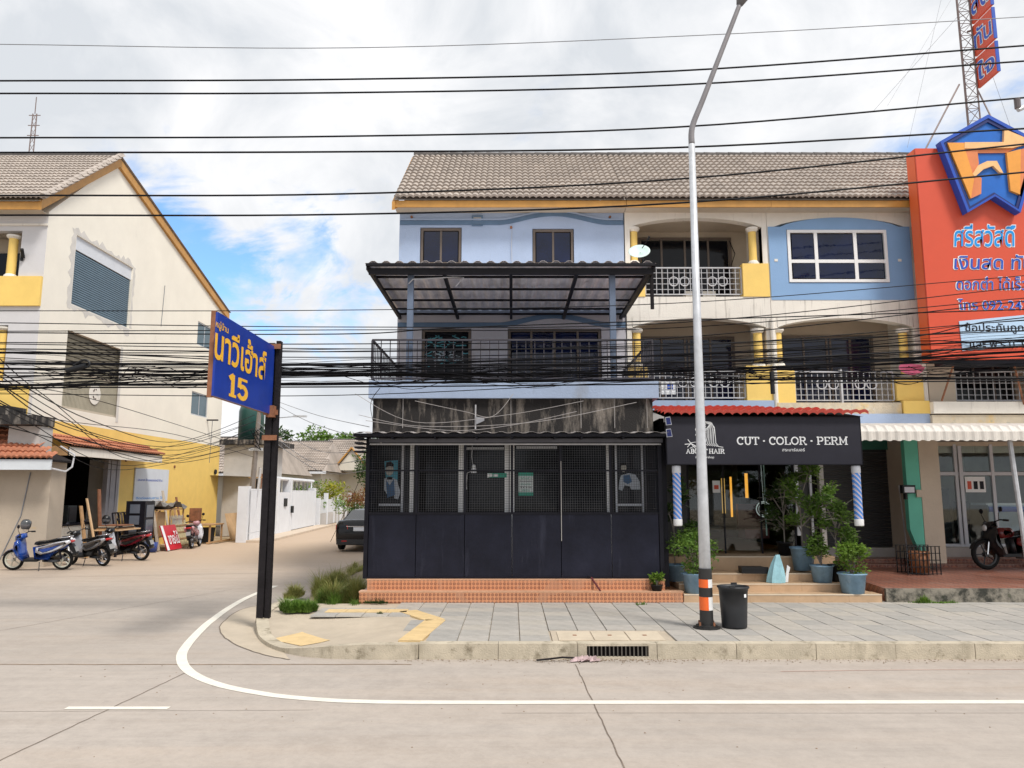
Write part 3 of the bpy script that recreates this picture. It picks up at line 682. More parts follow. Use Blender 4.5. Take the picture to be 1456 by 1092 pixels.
# ---- corner unit, blue grey
u1 = thing('shophouse', 'blue-grey corner shophouse with two dark top-floor windows', 'shophouse', (0, YF, 0), group='shophouses in the right-hand row')
core(u1, -2.71, 2.69, blue_w)
fw = MB(); pl = YP(YF)
openings = [(-2.21, -1.21, 7.44, 8.37), (.49, 1.49, 7.43, 8.34), (-2.13, -.96, 4.10, 5.88), (-.10, 2.11, 4.10, 5.88)]
fw.wall(pl, -2.71, 2.69, 6.26, EAVE - .2, 0, .2, openings[:2]); fw.build('front_wall', blue_w, u1)
MB().wall(pl, -2.71, 2.69, 3.2, 6.258, 0, .2, openings[2:]).build('lower_front_wall', mat('mauve_grey_wall', (.47, .46, .50), .75, .08, 1.2, .2, 30, stain=[((.40, .36, .35), .56, 1.6, .5), ((.30, .30, .34), .63, 8., .07)]), u1)
MB().box(-2.70, 2.68, YF + .2, YREC, 3.2, 4.0).box(-2.70, -2.55, YF + .2, YREC - .004, 4.0, EAVE - .2).build('wall', blue_w, u1)
MB().box(-2.5, 2.5, YF + .5, YF + .52, 4.02, 8.6).build('room_backdrop', black_in, u1)
for (a, c, d, e) in openings[:2]:
    window(u1, pl, a + .012, c - .012, d + .012, e - .012, .06, bronze, navy_g, 2, (), .06, .045)
f = window(u1, pl, -2.12, -.97, 4.11, 5.87, .06, bronze, black_g, 1, (), .06)
# teal graffiti mural stuck on the door glass
mu = MB(); rg = random.Random(5)
for (c_, nm, n) in (((.05, .22, .26), 'mural_teal', 34), ((.30, .36, .40), 'mural_grey', 22)):
    b = MB()
    for i in range(n):
        x = rg.uniform(-2.0, -1.08); z = rg.uniform(4.95, 5.72); s = rg.uniform(.03, .12); h = rg.uniform(.01, .03)
        if nm == 'mural_grey': x = -1.54 + rg.gauss(0, .2); z = 5.25 + rg.choice((-.13, -.02, .09)) + rg.uniform(-.02, .02)
        a = rg.uniform(-.5, .5); b.ribbon(pl, [(x - s * cos(a), z - s * sin(a)), (x, z + rg.uniform(-.03, .03)), (x + s * cos(a), z + s * sin(a))], h, .045 if nm == 'mural_teal' else .040, .052)
    b.build('mural', mat(nm, c_, .6, .3, 10), u1, kind='stuff')
f2 = window(u1, pl, -.09, 2.10, 4.11, 5.87, .06, bronze, navy_g, 4, (), .06, .05)
# decorative band with the long arch
def band(root, x0, x1, zb, apx, m, w0=-.035, th=.11, a0=-.35, a1=2.35):
    b = MB(); pts = []
    for i in range(25):
        t = i / 24; pts.append((a0 + (a1 - a0) * t, zb + apx * (0.5 - .5 * cos(2 * pi * t)) ** .8))
    pts = [(x0, zb)] + pts + [(x1, zb)]
    top = [(u, v + th / 2) for u, v in pts]; bot = [(u, v - th / 2) for u, v in pts]
    for i in range(len(pts) - 1): b.prism(YP(YF), [bot[i], bot[i + 1], top[i + 1], top[i]], w0, -.002)
    return b.build('moulding', m, root)
band(u1, -2.70, 2.68, 8.48, .22, blue_trim, -.03, .10, -.3, 2.3)
band(u1, -2.70, 2.68, 8.555, .22, mat('pale_blue_trim', (.30, .38, .52), .6, .1), -.05, .035, -.3, 2.3)
band(u1, -2.70, 2.68, 5.96, .22, blue_trim, -.03, .12, -.3, 2.3)
b = MB(); b.wall(pl, -.97, -.70, 8.40, 8.66, -.04, -.002, [(-.93, -.74, 8.42, 8.62)]); b.build('vent_frame', blue_trim, u1)
MB().pbox(pl, -.93, -.74, -.02, -.004, 8.42, 8.62).build('vent', grey_c, u1)
for x, z in ((-2.42, 8.62), (2.36, 8.62), (-.02, 8.36), (2.64, 8.86), (-.02, 8.88)):
    MB().tube((x, YF - .05, z), (x, YF, z), .03, 8).build('fixing', rust, u1)
MB().path([(-.0, YF - .03, 8.3), (-.01, YF - .03, 7.9), (0, YF - .03, 7.5)], .006, 4).build('conduit', grey_c, u1)
roof(u1, -2.78, 2.70)
MB().box(-2.80, -2.72, YF - .4, YF - .38, 8.7, 8.9).build('barge_board', orange_f, u1)
b = MB(); yr = YF + 2.85
b.add([(-2.83, YF - .47, EAVE - .1), (-2.83, yr, RIDGE - .02), (-2.83, yr, RIDGE - .22), (-2.83, YF - .47, EAVE - .3), (-2.76, YF - .47, EAVE - .1), (-2.76, yr, RIDGE - .02), (-2.76, yr, RIDGE - .22), (-2.76, YF - .47, EAVE - .3)], [(0, 1, 2, 3), (7, 6, 5, 4), (0, 4, 5, 1), (3, 2, 6, 7), (0, 3, 7, 4)])
b.build('barge_board', orange_f, u1)

# balcony over the bar front, with stained parapet below
bal = thing('balcony', 'pale blue balcony slab with grid railing above a black-stained parapet', 'balcony', (0, 13.6, 3.1))
MB().box(-2.60, 2.66, 13.58, 17.49, 3.74, 4.06).build('slab', blue_w, bal)
MB().box(-2.53, 2.56, 13.68, 13.84, 3.06, 3.74).build('parapet', stained, bal)
MB().box(-2.53, -2.40, 13.84, 17.49, 3.06, 3.738).box(2.43, 2.56, 13.84, 17.49, 3.06, 3.738).build('side_parapet', stained, bal)
railing(bal, YP(13.66), -2.57, 2.58, 4.10, 4.84, 0, rail_d, step=.165, rows=3)
railing(bal, lambda u, w, v: (-2.57 - w, u, v), 13.70, 17.4, 4.10, 4.84, 0, rail_d, step=.165, rows=1)
railing(bal, lambda u, w, v: (2.58 - w, u, v), 13.70, 17.4, 4.10, 4.84, 0, rail_d, step=.165, rows=1)
for x in (-1.98, -.02, 1.25, 1.86, 2.45):
    MB().tube((x, 13.655, 3.20), (x, 13.66, 4.05), .007, 5).build('drain_pipe', MATS.get('dull_pipe') or mat('dull_pipe', (.34, .32, .31), .6), bal)
hb = thing('wall_bracket', 'small pale sign bracket on the stained parapet', 'bracket', (-.62, 13.66, 3.25))
MB().tube((-.66, 13.62, 3.18), (-.66, 13.62, 3.62), .014, 6).build('arm', rail_w, hb)
MB().prism(YP(13.6), [(-.65, 3.26), (-.50, 3.33), (-.50, 3.38), (-.65, 3.40)], -.01, .01).build('plate', mat('dull_plate2', (.30, .31, .34), .6), hb)

# upper canopy
can = thing('metal_canopy', 'dark steel canopy with corrugated sheets over the blue balcony', 'canopy', (0, 13.6, 4.06))
stl = mat('canopy_steel', (.010, .009, .012), .5, .3, 4, spec=.2, stain=((.07, .04, .03), .64, 4, 1))
def corrugated(x0, x1, y0, y1, z0, z1, pitch=.19, amp=.03, th=.004, n2=1, plainx=True):
    b = MB(); n = int((x1 - x0) / pitch * 4); sh = (0, 0, 1, 1); pts = []
    for i in range(n + 1): pts.append((x0 + (x1 - x0) * i / n, amp * sh[i % 4]))
    vs = [(x, y0, z0 + h) for x, h in pts] + [(x, y1, z1 + h) for x, h in pts] + [(x, y0, z0 + h - th) for x, h in pts] + [(x, y1, z1 + h - th) for x, h in pts]
    m_ = n + 1; b.add(vs, [(i, i + 1, m_ + i + 1, m_ + i) for i in range(n)] + [(2 * m_ + i + 1, 2 * m_ + i, 3 * m_ + i, 3 * m_ + i + 1) for i in range(n)] + [(i + 1, i, 2 * m_ + i, 2 * m_ + i + 1) for i in range(n)])
    return b
corrugated(-2.72, 2.66, 13.52, 17.494, 6.245, 6.33, .24, .045).build('corrugated_sheet', corr_m, can)
MB().box(-2.66, 2.62, 13.58, 13.64, 6.05, 6.17).build('front_beam', stl, can)
MB().box(-2.70, 2.65, 13.50, 13.55, 6.19, 6.24).build('edge_trim', stl, can)
for x in (-2.64, -1.28, -.02, 1.22, 2.56): MB().box(x - .03, x + .03, 13.64, 17.46, 6.09, 6.17).build('rafter', stl, can)
for y in (14.3, 15.2, 16.1, 16.9, 17.4): MB().box(-2.66, 2.60, y, y + .035, 6.19, 6.232).build('purlin', stl, can)
for x in (-2.70, 2.62): MB().box(x, x + .04, 13.55, 17.46, 6.13, 6.24).build('side_trim', stl, can)
for x in (-1.90, 1.88): MB().box(x - .055, x + .055, 13.74, 13.85, 4.06, 6.09).build('post', mat('blue_steel_post', (.13, .17, .25), .5, .15, 4), can)
MB().path([(-1.93, 13.7, 5.9), (-1.85, 13.68, 5.98), (-1.1, 13.67, 6.02), (-.9, 13.68, 6.02), (-1.05, 13.7, 5.85)], .012, 5).build('cable_loop', rail_w, can)

# ---- black bar front under the balcony
st = thing('tiled_steps', 'two orange patterned tile steps in front of the black bar', 'steps', (0, 13.33, PV))
tilepat = bpy.data.materials.new('diamond_tile'); tilepat.use_nodes = True
def diamond(m, c1, c2, c3, sc):
    nt = m.node_tree; N = nt.nodes; L = nt.links; b = N['Principled BSDF']; b.inputs['Roughness'].default_value = .35
    tc = N.new('ShaderNodeTexCoord'); sp = N.new('ShaderNodeSeparateXYZ'); L.new(tc.outputs['Object'], sp.inputs[0])
    def M(op, a, b_=None):
        k = N.new('ShaderNodeMath'); k.operation = op
        for i, q in enumerate((a, b_)):
            if q is None: continue
            if isinstance(q, (int, float)): k.inputs[i].default_value = q
            else: L.new(q, k.inputs[i])
        return k.outputs[0]
    yz = M('ADD', sp.outputs[1], sp.outputs[2])
    fx = M('ABSOLUTE', M('SUBTRACT', M('FRACT', M('MULTIPLY', sp.outputs[0], sc)), .5)); fz = M('ABSOLUTE', M('SUBTRACT', M('FRACT', M('MULTIPLY', yz, sc)), .5))
    d = M('ADD', fx, fz); k1 = M('GREATER_THAN', d, .52); gr = M('GREATER_THAN', M('MAXIMUM', fx, fz), .475)
    a = N.new('ShaderNodeMixRGB'); L.new(k1, a.inputs[0]); a.inputs[1].default_value = (*c1, 1); a.inputs[2].default_value = (*c2, 1)
    n = N.new('ShaderNodeTexNoise'); n.inputs['Scale'].default_value = 3; n.inputs['Detail'].default_value = 6; L.new(tc.outputs['Object'], n.inputs['Vector'])
    k = M('MULTIPLY', M('GREATER_THAN', n.outputs[0], .60), .5)
    g = N.new('ShaderNodeMixRGB'); L.new(gr, g.inputs[0]); L.new(a.outputs[0], g.inputs[1]); g.inputs[2].default_value = (*c3, 1)
    h = N.new('ShaderNodeMixRGB'); L.new(k, h.inputs[0]); L.new(g.outputs[0], h.inputs[1]); h.inputs[2].default_value = (c3[0] * .8, c3[1] * .7, c3[2] * .7, 1)
    L.new(h.outputs[0], b.inputs['Base Color'])
diamond(tilepat, (.60, .27, .14), (.25, .08, .04), (.60, .36, .22), 15.)
nose = mat('step_nosing', (.55, .32, .20), .5, .12, 6)
for (ya, zt, x0, x1) in ((13.33, .36, -2.62, 2.93), (13.50, .545, -2.52, 2.66)):
    MB().box(x0, x1, ya + .012, 17.0, PV - .03, zt - .014).build('step', tilepat, st)
    MB().box(x0 - .01, x1 + .01, ya, 17.0 if zt > .5 else 13.56, zt - .012, zt + .008).build('tread', nose, st)
    for k in range(19):
        xx = x0 + k * .3
        if xx < x1 - .05: MB().box(xx + .002, min(xx + .298, x1), ya + .002, ya + .0118, zt - .175, zt - .0125).build('riser_tile', tilepat, st)

bar = thing('bar_front', 'black steel bar front with wire mesh above plain panels', 'bar front', (0, 13.6, .55))
XL, XR, ZB, ZM, ZT = -2.58, 2.64, .555, 1.68, 2.92
xs = [XL + .04, -1.70, -.84, .0, .87, 1.76, XR - .04]
for a, c in zip(xs[:-1], xs[1:]):
    MB().box(a + .006, c - .006, 13.60 + RN.uniform(-.004, .004), 13.625, ZB + .03, ZM - RN.uniform(.0, .012)).build('panel', black_p, bar)
    b = MB(); n = int((c - a) / .042); y = 13.612
    for i in range(1, n): u = a + (c - a) * i / n; b.box(u - .0022, u + .0022, y - .002, y + .002, ZM, ZT)
    n = 29
    for i in range(1, n): v = ZM + (ZT - ZM) * i / n; b.box(a, c, y + .0025, y + .0065, v - .0022, v + .0022)
    b.build('wire_mesh', mat('mesh_wire', (.05, .05, .058), .5, .3, 8), bar, kind='stuff')
for x in xs[1:-1]: MB().box(x - .022, x + .022, 13.585, 13.64, ZM, ZT).build('upright', black_m, bar)
MB().box(.870, .880, 13.583, 13.60, 1.2, 2.6).build('edge_strip', grey_c, bar)
for x in (XL, XR): MB().box(x - .035, x + .035, 13.58, 13.66, ZB, 3.02).build('post', black_m, bar)
MB().box(XL, XR, 13.588, 13.64, ZB, ZB + .028).box(XL + .04, XR - .04, 13.590, 13.636, ZM - .02, ZM + .02).box(XL + .04, XR - .04, 13.594, 13.63, 2.42, 2.445).build('rail', black_m, bar)
MB().box(XL + .03, XR + .05, 13.50, 13.56, 2.93, 3.0).build('gutter_beam', mat('grey_beam', (.09, .09, .11), .45, .2, 5), bar)
MB().box(XL + .03, XR + .03, 13.56, 13.60, 2.89, 2.915).build('track', rail_w, bar)
# side wall of the enclosure
MB().box(XL - .01, XL + .03, 13.67, 17.45, ZB, 3.0).build('side_panel', black_p, bar); MB().box(XR - .03, XR + .01, 13.67, 17.45, ZB, 3.0).build('side_panel', black_p, bar)
# glazed front just behind the mesh
sy = 14.15; pls = YP(sy)
MB().box(-2.5, 2.55, sy + .35, sy + .40, ZB, 3.0).build('back_partition', black_in, bar)
for (a, c) in ((-2.50, -1.72), (-1.60, -.82), (-.80, -.06), (.04, .86), (.90, 1.74), (1.90, 2.50)):
    MB().box(a, c, sy + .01, sy + .02, ZB, 2.93).build('glass_panel', black_g, bar)
wf = [(-2.03, .04, .75), (-1.86, .075, .0), (-.945, .09, 0), (-.10, .075, 0), (.0, .085, 0), (1.80, .09, 0), (1.93, .03, 0), (2.42, .03, 0)]
for (x, w_, _) in wf: MB().box(x - w_ / 2, x + w_ / 2, sy - .04, sy + .008, ZB, 2.95).build('door_frame', alu if w_ < .06 else white_f, bar)
for (a, c, d, e) in ((-2.46, -2.06, 1.80, 1.84), (-2.46, -2.06, 1.60, 1.63), (1.95, 2.40, 1.80, 1.84), (-.88, -.15, 2.84, 2.88), (.08, .84, 2.85, 2.90)): MB().box(a, c, sy - .03, sy, d, e).build('cross_rail', alu, bar)
# roof sheet with louvre ends
corrugated(-2.80, 2.74, 13.18, 13.72, 3.075, 3.12, .27, .022).build('roof_sheet', mat('weathered_sheet', (.40, .37, .36), .6, .3, 3), bar)
MB().box(-2.78, 2.72, 13.22, 13.66, 3.02, 3.072).build('roof_frame', black_m, bar)
for k in range(4):
    z = 2.98 - k * .075; MB().box(-2.76, -2.62, 13.25, 13.62, z - .012, z + .018).build('louvre', black_m, bar)
for x in (-2.1, -1.35, -.62, 0, .75, 1.22, 1.95): MB().box(x - .015, x + .015, 13.24, 13.56, 2.98, 3.02).build('bracket', black_m, bar)

# posters seen through the mesh
skin = mat('poster_skin', (.38, .36, .32), .6, .1, 10); shirt = mat('poster_shirt', (.40, .44, .50), .6, .15, 12); vest = mat('poster_vest', (.03, .10, .22), .6, .2, 12); teal = mat('poster_teal', (.05, .26, .36), .6, .2, 6)
def ell(cx, cz, rx, rz, n=16): return [(cx + rx * cos(2 * pi * i / n), cz + rz * sin(2 * pi * i / n)) for i in range(n)]
p1 = thing('poster', 'turquoise poster of a man in bow tie at the left of the bar', 'poster', (-2.27, sy - .05, 1.9)); pp = YP(sy - .05)
MB().prism(pp, [(-2.37, 2.62), (-2.12, 2.64), (-2.12, 2.0), (-2.30, 1.98)], 0, .004).build('backing', teal, p1)
MB().prism(pp, ell(-2.27, 2.46, .075, .105), -.004, 0).build('face', skin, p1)
MB().prism(pp, [(-2.35, 2.50), (-2.33, 2.60), (-2.25, 2.62), (-2.19, 2.56), (-2.20, 2.52), (-2.28, 2.53)], -.007, -.0045).build('hair', black_in, p1)
MB().prism(pp, [(-2.36, 2.30), (-2.25, 2.33), (-2.13, 2.28), (-2.06, 2.05), (-2.10, 1.92), (-2.17, 1.94), (-2.18, 2.12), (-2.30, 2.0), (-2.36, 2.1)], -.008, -.005).build('shirt', shirt, p1)
MB().prism(pp, [(-2.33, 2.28), (-2.26, 2.18), (-2.18, 2.30), (-2.16, 2.0), (-2.30, 1.95)], -.011, -.0085).build('waistcoat', vest, p1)
MB().prism(pp, [(-2.31, 2.33), (-2.31, 2.28), (-2.21, 2.33), (-2.21, 2.28)], -.014, -.0115).build('bow_tie', black_in, p1)
p2 = thing('poster', 'poster of a man with folded white sleeves at the right of the bar', 'poster', (2.17, sy - .05, 2.0))
MB().prism(pp, ell(2.07, 2.50, .05, .08), 0, .004).build('face', skin, p2)
MB().prism(pp, [(2.0, 2.54), (2.05, 2.60), (2.12, 2.58), (2.12, 2.55)], -.004, -.0005).build('hair', black_in, p2)
MB().prism(pp, [(2.02, 2.36), (2.16, 2.40), (2.28, 2.38), (2.36, 2.25), (2.37, 2.10), (2.20, 2.10), (2.18, 2.16), (2.08, 2.18), (2.04, 2.08), (1.97, 2.10), (1.99, 2.28)], 0, .004).build('shirt', shirt, p2)
MB().prism(pp, [(2.06, 2.36), (2.18, 2.37), (2.22, 2.24), (2.14, 2.20), (2.06, 2.24)], -.004, -.0005).build('waistcoat', vest, p2)
p3 = thing('notice', 'green and white printed notice on the bar window', 'notice', (.30, sy - .06, 2.0)); pq = YP(sy - .06)
x0, z0 = .12, 1.99
MB().prism(pq, [(x0, z0), (x0 + .27, z0), (x0 + .27, z0 + .42), (x0, z0 + .42)], 0, .004).build('sheet', mat('notice_white', (.62, .68, .68), .6, .05), p3)
gm_ = mat('notice_green', (.03, .34, .24), .6, .1)
MB().prism(pq, [(x0, z0), (x0 + .27, z0), (x0 + .27, z0 + .06), (x0, z0 + .06)], -.003, -.0005).prism(pq, [(x0, z0 + .36), (x0 + .27, z0 + .36), (x0 + .27, z0 + .42), (x0, z0 + .42)], -.003, -.0005).build('band', gm_, p3)
for k in range(5):
    w_ = (.20, .22, .18, .22, .14)[k]; text(('ให้เช่า', 'ร้านอาหาร', 'ติดต่อ', 'โทร', 'เปิดร้าน')[k], black_m if k % 2 else gm_, p3, pq, x0 + .135, z0 + .32 - k * .055, -.003, w_, .032, 'lettering', .01)
p4 = thing('exit_sign', 'small green and white sticker on the bar window', 'sticker', (-.25, sy - .06, 2.3))
MB().prism(pq, [(-.46, 2.32), (-.10, 2.32), (-.10, 2.40), (-.46, 2.40)], 0, .004).build('sheet', gm_, p4)
MB().prism(pq, [(-.46, 2.315), (-.36, 2.34), (-.36, 2.39), (-.46, 2.395)], -.003, -.0005).prism(pq, [(-.34, 2.335), (-.26, 2.335), (-.26, 2.385), (-.34, 2.385)], -.003, -.0005).build('print', white_s, p4)
cl = thing('hanging_lamp', 'small white lamp hanging from its wire behind the mesh', 'lamp', (-.72, 13.9, 2.4))
MB().path([(-.73, 13.95, 2.92), (-.74, 13.95, 2.7), (-.72, 13.95, 2.55)], .008, 5).build('wire', rail_w, cl)
MB().lathe((-.70, 13.95, 0), [(.0, 2.56), (.03, 2.55), (.045, 2.46), (.055, 2.40), (0, 2.40)], 10).build('shade', white_s, cl)
MB().path([(-.72, 13.95, 2.44), (-.82, 13.95, 2.40), (-.84, 13.95, 2.2), (-.83, 13.95, 2.1)], .010, 5).build('tail', rail_w, cl)
umb = thing('folded_stick', 'thin dark red stick leaning on the orange steps', 'stick', (1.45, 13.35, .36))
MB().tube((1.52, 13.37, .37), (1.38, 13.52, .58), .016, 6).build('shaft', mat('dark_red', (.10, .015, .02), .5), umb)
MB().tube((1.38, 13.52, .58), (1.33, 13.55, .60), .022, 6).build('handle', black_m, umb)

# ---- units with arched balconies
def arch_unit(name_label, x0, x1, top_panel=False, z0=0., ground_room=True, label_extra=None, upper='open'):
    u = thing('shophouse', name_label, 'shophouse', ((x0 + x1) / 2, YF, 0), group='shophouses in the right-hand row')
    pl = YP(YF); a, c = x0 + .17, x1 - .17
    core(u, x0, x1, white_w, 3.55)
    MB().box(x0, x0 + .12, YF, YREC, 3.55, EAVE - .2).build('party_wall', white_w, u)
    MB().box(x1 - .12, x1, YF, YREC, 3.55, EAVE - .2).build('party_wall', white_w, u)
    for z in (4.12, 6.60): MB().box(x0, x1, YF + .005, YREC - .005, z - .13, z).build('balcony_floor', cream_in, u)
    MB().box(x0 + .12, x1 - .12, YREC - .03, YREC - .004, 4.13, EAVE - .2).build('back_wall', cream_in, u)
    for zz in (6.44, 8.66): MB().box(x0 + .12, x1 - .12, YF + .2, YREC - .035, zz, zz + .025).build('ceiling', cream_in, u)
    # third floor
    b = MB(); b.box(x0, x1, YF - .03, YF + .2, 8.62, EAVE - .17); b.arch(pl, a - .05, c + .05, 8.36, 8.60, 8.622, -.03, .2)
    b.build('arch_beam', white_w, u)
    for xx in (x0, x1 - .12): MB().pbox(pl, xx, xx + .12, -.03, .2, 6.60, 8.62).build('pier', white_w, u)
    # slab band between floors and its arch
    b = MB(); b.box(x0, x1, YF - .05, YF + .2, 6.14, 6.64); b.arch(pl, a - .05, c + .05, 5.90, 6.12, 6.142, -.05, .2)
    for xx in (a - .12, c + .12): b.box(max(x0, xx - .08), min(x1, xx + .08), YF - .05, YF + .2, 5.88, 6.14)
    b.build('arch_beam', white_w, u)
    MB().pbox(pl, (x0 + .005), x0 + .10, -.02, .2, 4.10, 5.88).build('pier', white_w, u)
    MB().pbox(pl, x1 - .10, x1 - .005, -.02, .2, 4.10, 5.88).build('pier', white_w, u)
    return u, pl, a, c

X2, X3, X4, X5 = 2.71, 6.13, 9.60, 13.05
# unit 2
u2, pl, a, c = arch_unit('cream shophouse above the hair salon with an open arched top balcony', X2, X3 - .01)
column(u2, 2.93, YF + .08, 7.45, 8.37, .10, yellow_w); column(u2, 5.80, YF + .08, 7.45, 8.37, .095, yellow_w)
MB().pbox(pl, 5.49, X3 - .015, -.07, .2, 6.64, 7.45).build('parapet', yellow_w, u2); MB().pbox(pl, X2 + .002, 3.16, -.07, .2, 6.64, 7.45).build('parapet', yellow_w, u2)
railing(u2, pl, 3.18, 5.47, 6.70, 7.38, .02, rail_w, [(q, 7.03, .11) for q in (3.86, 4.12, 4.78, 5.03)], .135)
window(u2, YP(YREC), 3.22, 5.60, 6.66, 8.50, -.06, bronze, black_g, [.25, .5, .75], (), .06, .05, 'sliding_door')
window(u2, YP(YREC), 3.14, 5.58, 4.18, 5.92, -.06, bronze, navy_g, [.25, .49, .53, .75], (), .06, .05, 'sliding_door')
column(u2, 5.82, YF + .08, 4.98, 5.88, .105, yellow_w); column(u2, 2.95, YF + .08, 4.98, 5.88, .10, yellow_w)
MB().pbox(pl, 5.47, X3 - .015, -.06, .2, 4.16, 4.98).build('parapet', yellow_w, u2)
MB().pbox(pl, X2 + .002, 3.18, -.06, .2, 4.16, 4.98).build('parapet', yellow_w, u2)
railing(u2, pl, 3.20, 5.45, 4.22, 4.88, .02, rail_w, [(q, 4.60, .11) for q in (4.0, 4.28, 4.72, 4.98)], .135)
MB().box(X2, X3, YF - .10, YF + .2, 3.93, 4.16).build('slab_edge', blue_w, u2)
MB().box(X2, X3, YF - .06, YF + .2, 3.2, 3.93).build('lintel', grey_c, u2)
for x in (4.30, 4.62): MB().box(x, x + .42, YREC - .5, YREC - .2, 6.66, 6.98).build('box', white_w, u2)
MB().box(3.50, 3.84, YF + .05, YF + .07, 4.32, 4.62).build('notice_board', white_s, u2)
for q in range(4):
    MB().box(3.64 + .07 * (q % 2), 3.70 + .07 * (q % 2), YF + .04, YF + .048, 4.44 + .07 * (q // 2), 4.50 + .07 * (q // 2)).build('notice_print', royal, u2)
roof(u2, X2, X3 - .005)
MB().path([(5.2, YREC - .06, 8.5), (5.55, YREC - .06, 8.45), (5.62, YREC - .3, 8.0), (5.5, YREC - .2, 7.6), (5.6, YREC - .1, 7.5)], .012, 4).build('loose_wire', cable_m, u2)
# unit 3
u3, pl, a, c = arch_unit('cream shophouse with a bright blue top-floor wall and white six-pane window', X3, X4 - .01)
b = MB(); b.wall(pl, X3 + .02, X4 - .06, 6.56, 8.365, -.06, .18, [(6.58, 8.98, 6.98, 8.29)]); b.build('blue_infill', blue_p, u3)
MB().arch(pl, X3 + .02, X4 - .06, 8.36, 8.36, 8.37, 0, .01).build('infill_edge', blue_p, u3)
b = MB(); n = 16; aa, cc = X3 + .30, X4 - .30
pts = [(aa + (cc - aa) * i / n, 8.362 + .235 * (1 - (2 * i / n - 1) ** 2) ** .8) for i in range(n + 1)]
b.prism(pl, [(X3 + .02, 8.362), (aa, 8.362)] and pts, -.055, .17); b.build('blue_infill', blue_p, u3)
window(u3, pl, 6.59, 8.97, 6.99, 8.28, -.05, white_f, navy_g, [.285, .68], (.40,), .07, .08)
for x in (6.30, 9.25): MB().box(x - .04, x + .04, YF - .07, YF - .055, 7.50, 7.56).build('plate', white_w, u3)
column(u3, 6.28, YF + .08, 4.98, 5.88, .105, yellow_w); column(u3, 9.26, YF + .08, 4.70, 5.88, .10, yellow_w)
MB().lathe((X3 - .0, YF - .08, 0), [(.055, 3.95), (.055, 6.1)], 10).build('downpipe', white_w, u3)
MB().pbox(pl, X3 + .015, 6.60, -.06, .2, 4.10, 4.98).build('parapet', yellow_w, u3)
MB().pbox(pl, 8.96, X4 - .015, -.06, .2, 4.16, 4.70).build('parapet', yellow_w, u3)
MB().pbox(pl, 9.02, X4 + .02, -.20, -.062, 3.84, 4.14).build('parapet', yellow_w, u3)
railing(u3, pl, 6.62, 8.92, 4.16, 4.86, .02, rail_w, [(q, 4.56, .12) for q in (7.25, 7.52, 8.15, 8.42)], .135)
MB().pbox(pl, 7.68, 7.72, -.03, .07, 4.02, 4.92).build('rail_post', rail_w, u3)
window(u3, YP(YREC), 6.72, 9.05, 4.16, 5.94, -.06, bronze, navy_g, [.25, .5, .54, .75], (), .06, .05, 'sliding_door')
peel = mat('peeling_paint', (.58, .50, .38), .8, .15, 5, .4, 30, stain=[((.70, .48, .18), .53, 2.2, 1), ((.30, .33, .30), .58, 6, 1), ((.72, .72, .74), .60, 9, 1)])
MB().box(X3, X4 - .6, YF - .14, YF + .2, 3.84, 4.10).build('slab_edge', peel, u3)
MB().box(X3, X4, YF - .20, YF + .2, 3.55, 3.838).build('lower_slab_edge', blue_w, u3)
MB().box(X3, X4, YF - .0, YF + .2, 2.95, 3.548).build('lintel', grey_c, u3)
roof(u3, X3, X4 - .005)
# unit 4, mostly behind the red sign
u4, pl, a, c = arch_unit('cream shophouse mostly hidden behind the big red sign board', X4, X5 - .01)
MB().pbox(pl, X4 + .13, 10.35, -.02, .18, 4.12, 5.9).build('infill_wall', cream_in, u4)
railing(u4, pl, 10.37, 12.6, 4.16, 4.86, .02, rail_w, (), .15)
window(u4, YP(YREC), 10.5, 12.5, 4.16, 5.90, -.06, bronze, black_g, 4, (), .06, .05, 'sliding_door')
MB().pbox(pl, X4 + .13, X5 - .13, -.02, .18, 6.64, 8.64).build('infill_wall', cream_in, u4)
MB().box(X4 + .02, X5, YF - .35, YF + .2, 3.83, 4.10).build('slab_edge', white_w, u4)
MB().box(X4, X5, YF - .30, YF + .2, 3.55, 3.80).build('lower_slab_edge', peel, u4)
MB().box(X4, X5, YF, YF + .2, 2.95, 3.548).build('lintel', white_w, u4)
MB().box(9.60, 9.74, YF - .10, YF - .04, 7.48, 8.37).build('recess_shade_slab', black_in, u4)  # near-black slab proud of the wall; its colour stands for recess shade
roof(u4, X4, X5 - .005, False)
u5, pl, a, c = arch_unit('cream shophouse at the far right end of the row', X5, 16.5)
railing(u5, pl, X5 + .15, 16.3, 4.16, 4.86, .02, rail_w, (), .15); railing(u5, pl, X5 + .15, 16.3, 6.68, 7.38, .02, rail_w, (), .15)
window(u5, YP(YREC), 13.6, 16.0, 4.16, 5.90, -.06, bronze, black_g, 4, (), .06, .05, 'sliding_door'); window(u5, YP(YREC), 13.6, 16.0, 6.66, 8.5, -.06, bronze, black_g, 4, (), .06, .05, 'sliding_door')
MB().box(X5, 16.5, YF - .30, YF + .2, 3.55, 4.10).box(X5, 16.5, YF, YF + .2, 2.95, 3.54).build('slab_edge', white_w, u5)
roof(u5, X5, 16.5, False)
pk = thing('pink_fan_cover', 'bright pink cloth cover hung on the balcony corner by the red sign', 'cloth', (9.4, 17.2, 4.6))
cc = PY(1294, 523, 17.2)
b = MB(); n = 9
for i in range(n):
    a0, a1 = pi + pi * i / n, pi + pi * (i + 1) / n
    b.add([(cc.x - .0, cc.y, cc.z + .06), (cc.x + .30 * cos(a0), cc.y - .05 - .03 * (i % 2), cc.z + .17 * sin(a0)), (cc.x + .30 * cos(a1), cc.y - .05 - .03 * ((i + 1) % 2), cc.z + .17 * sin(a1))], [(0, 1, 2)])
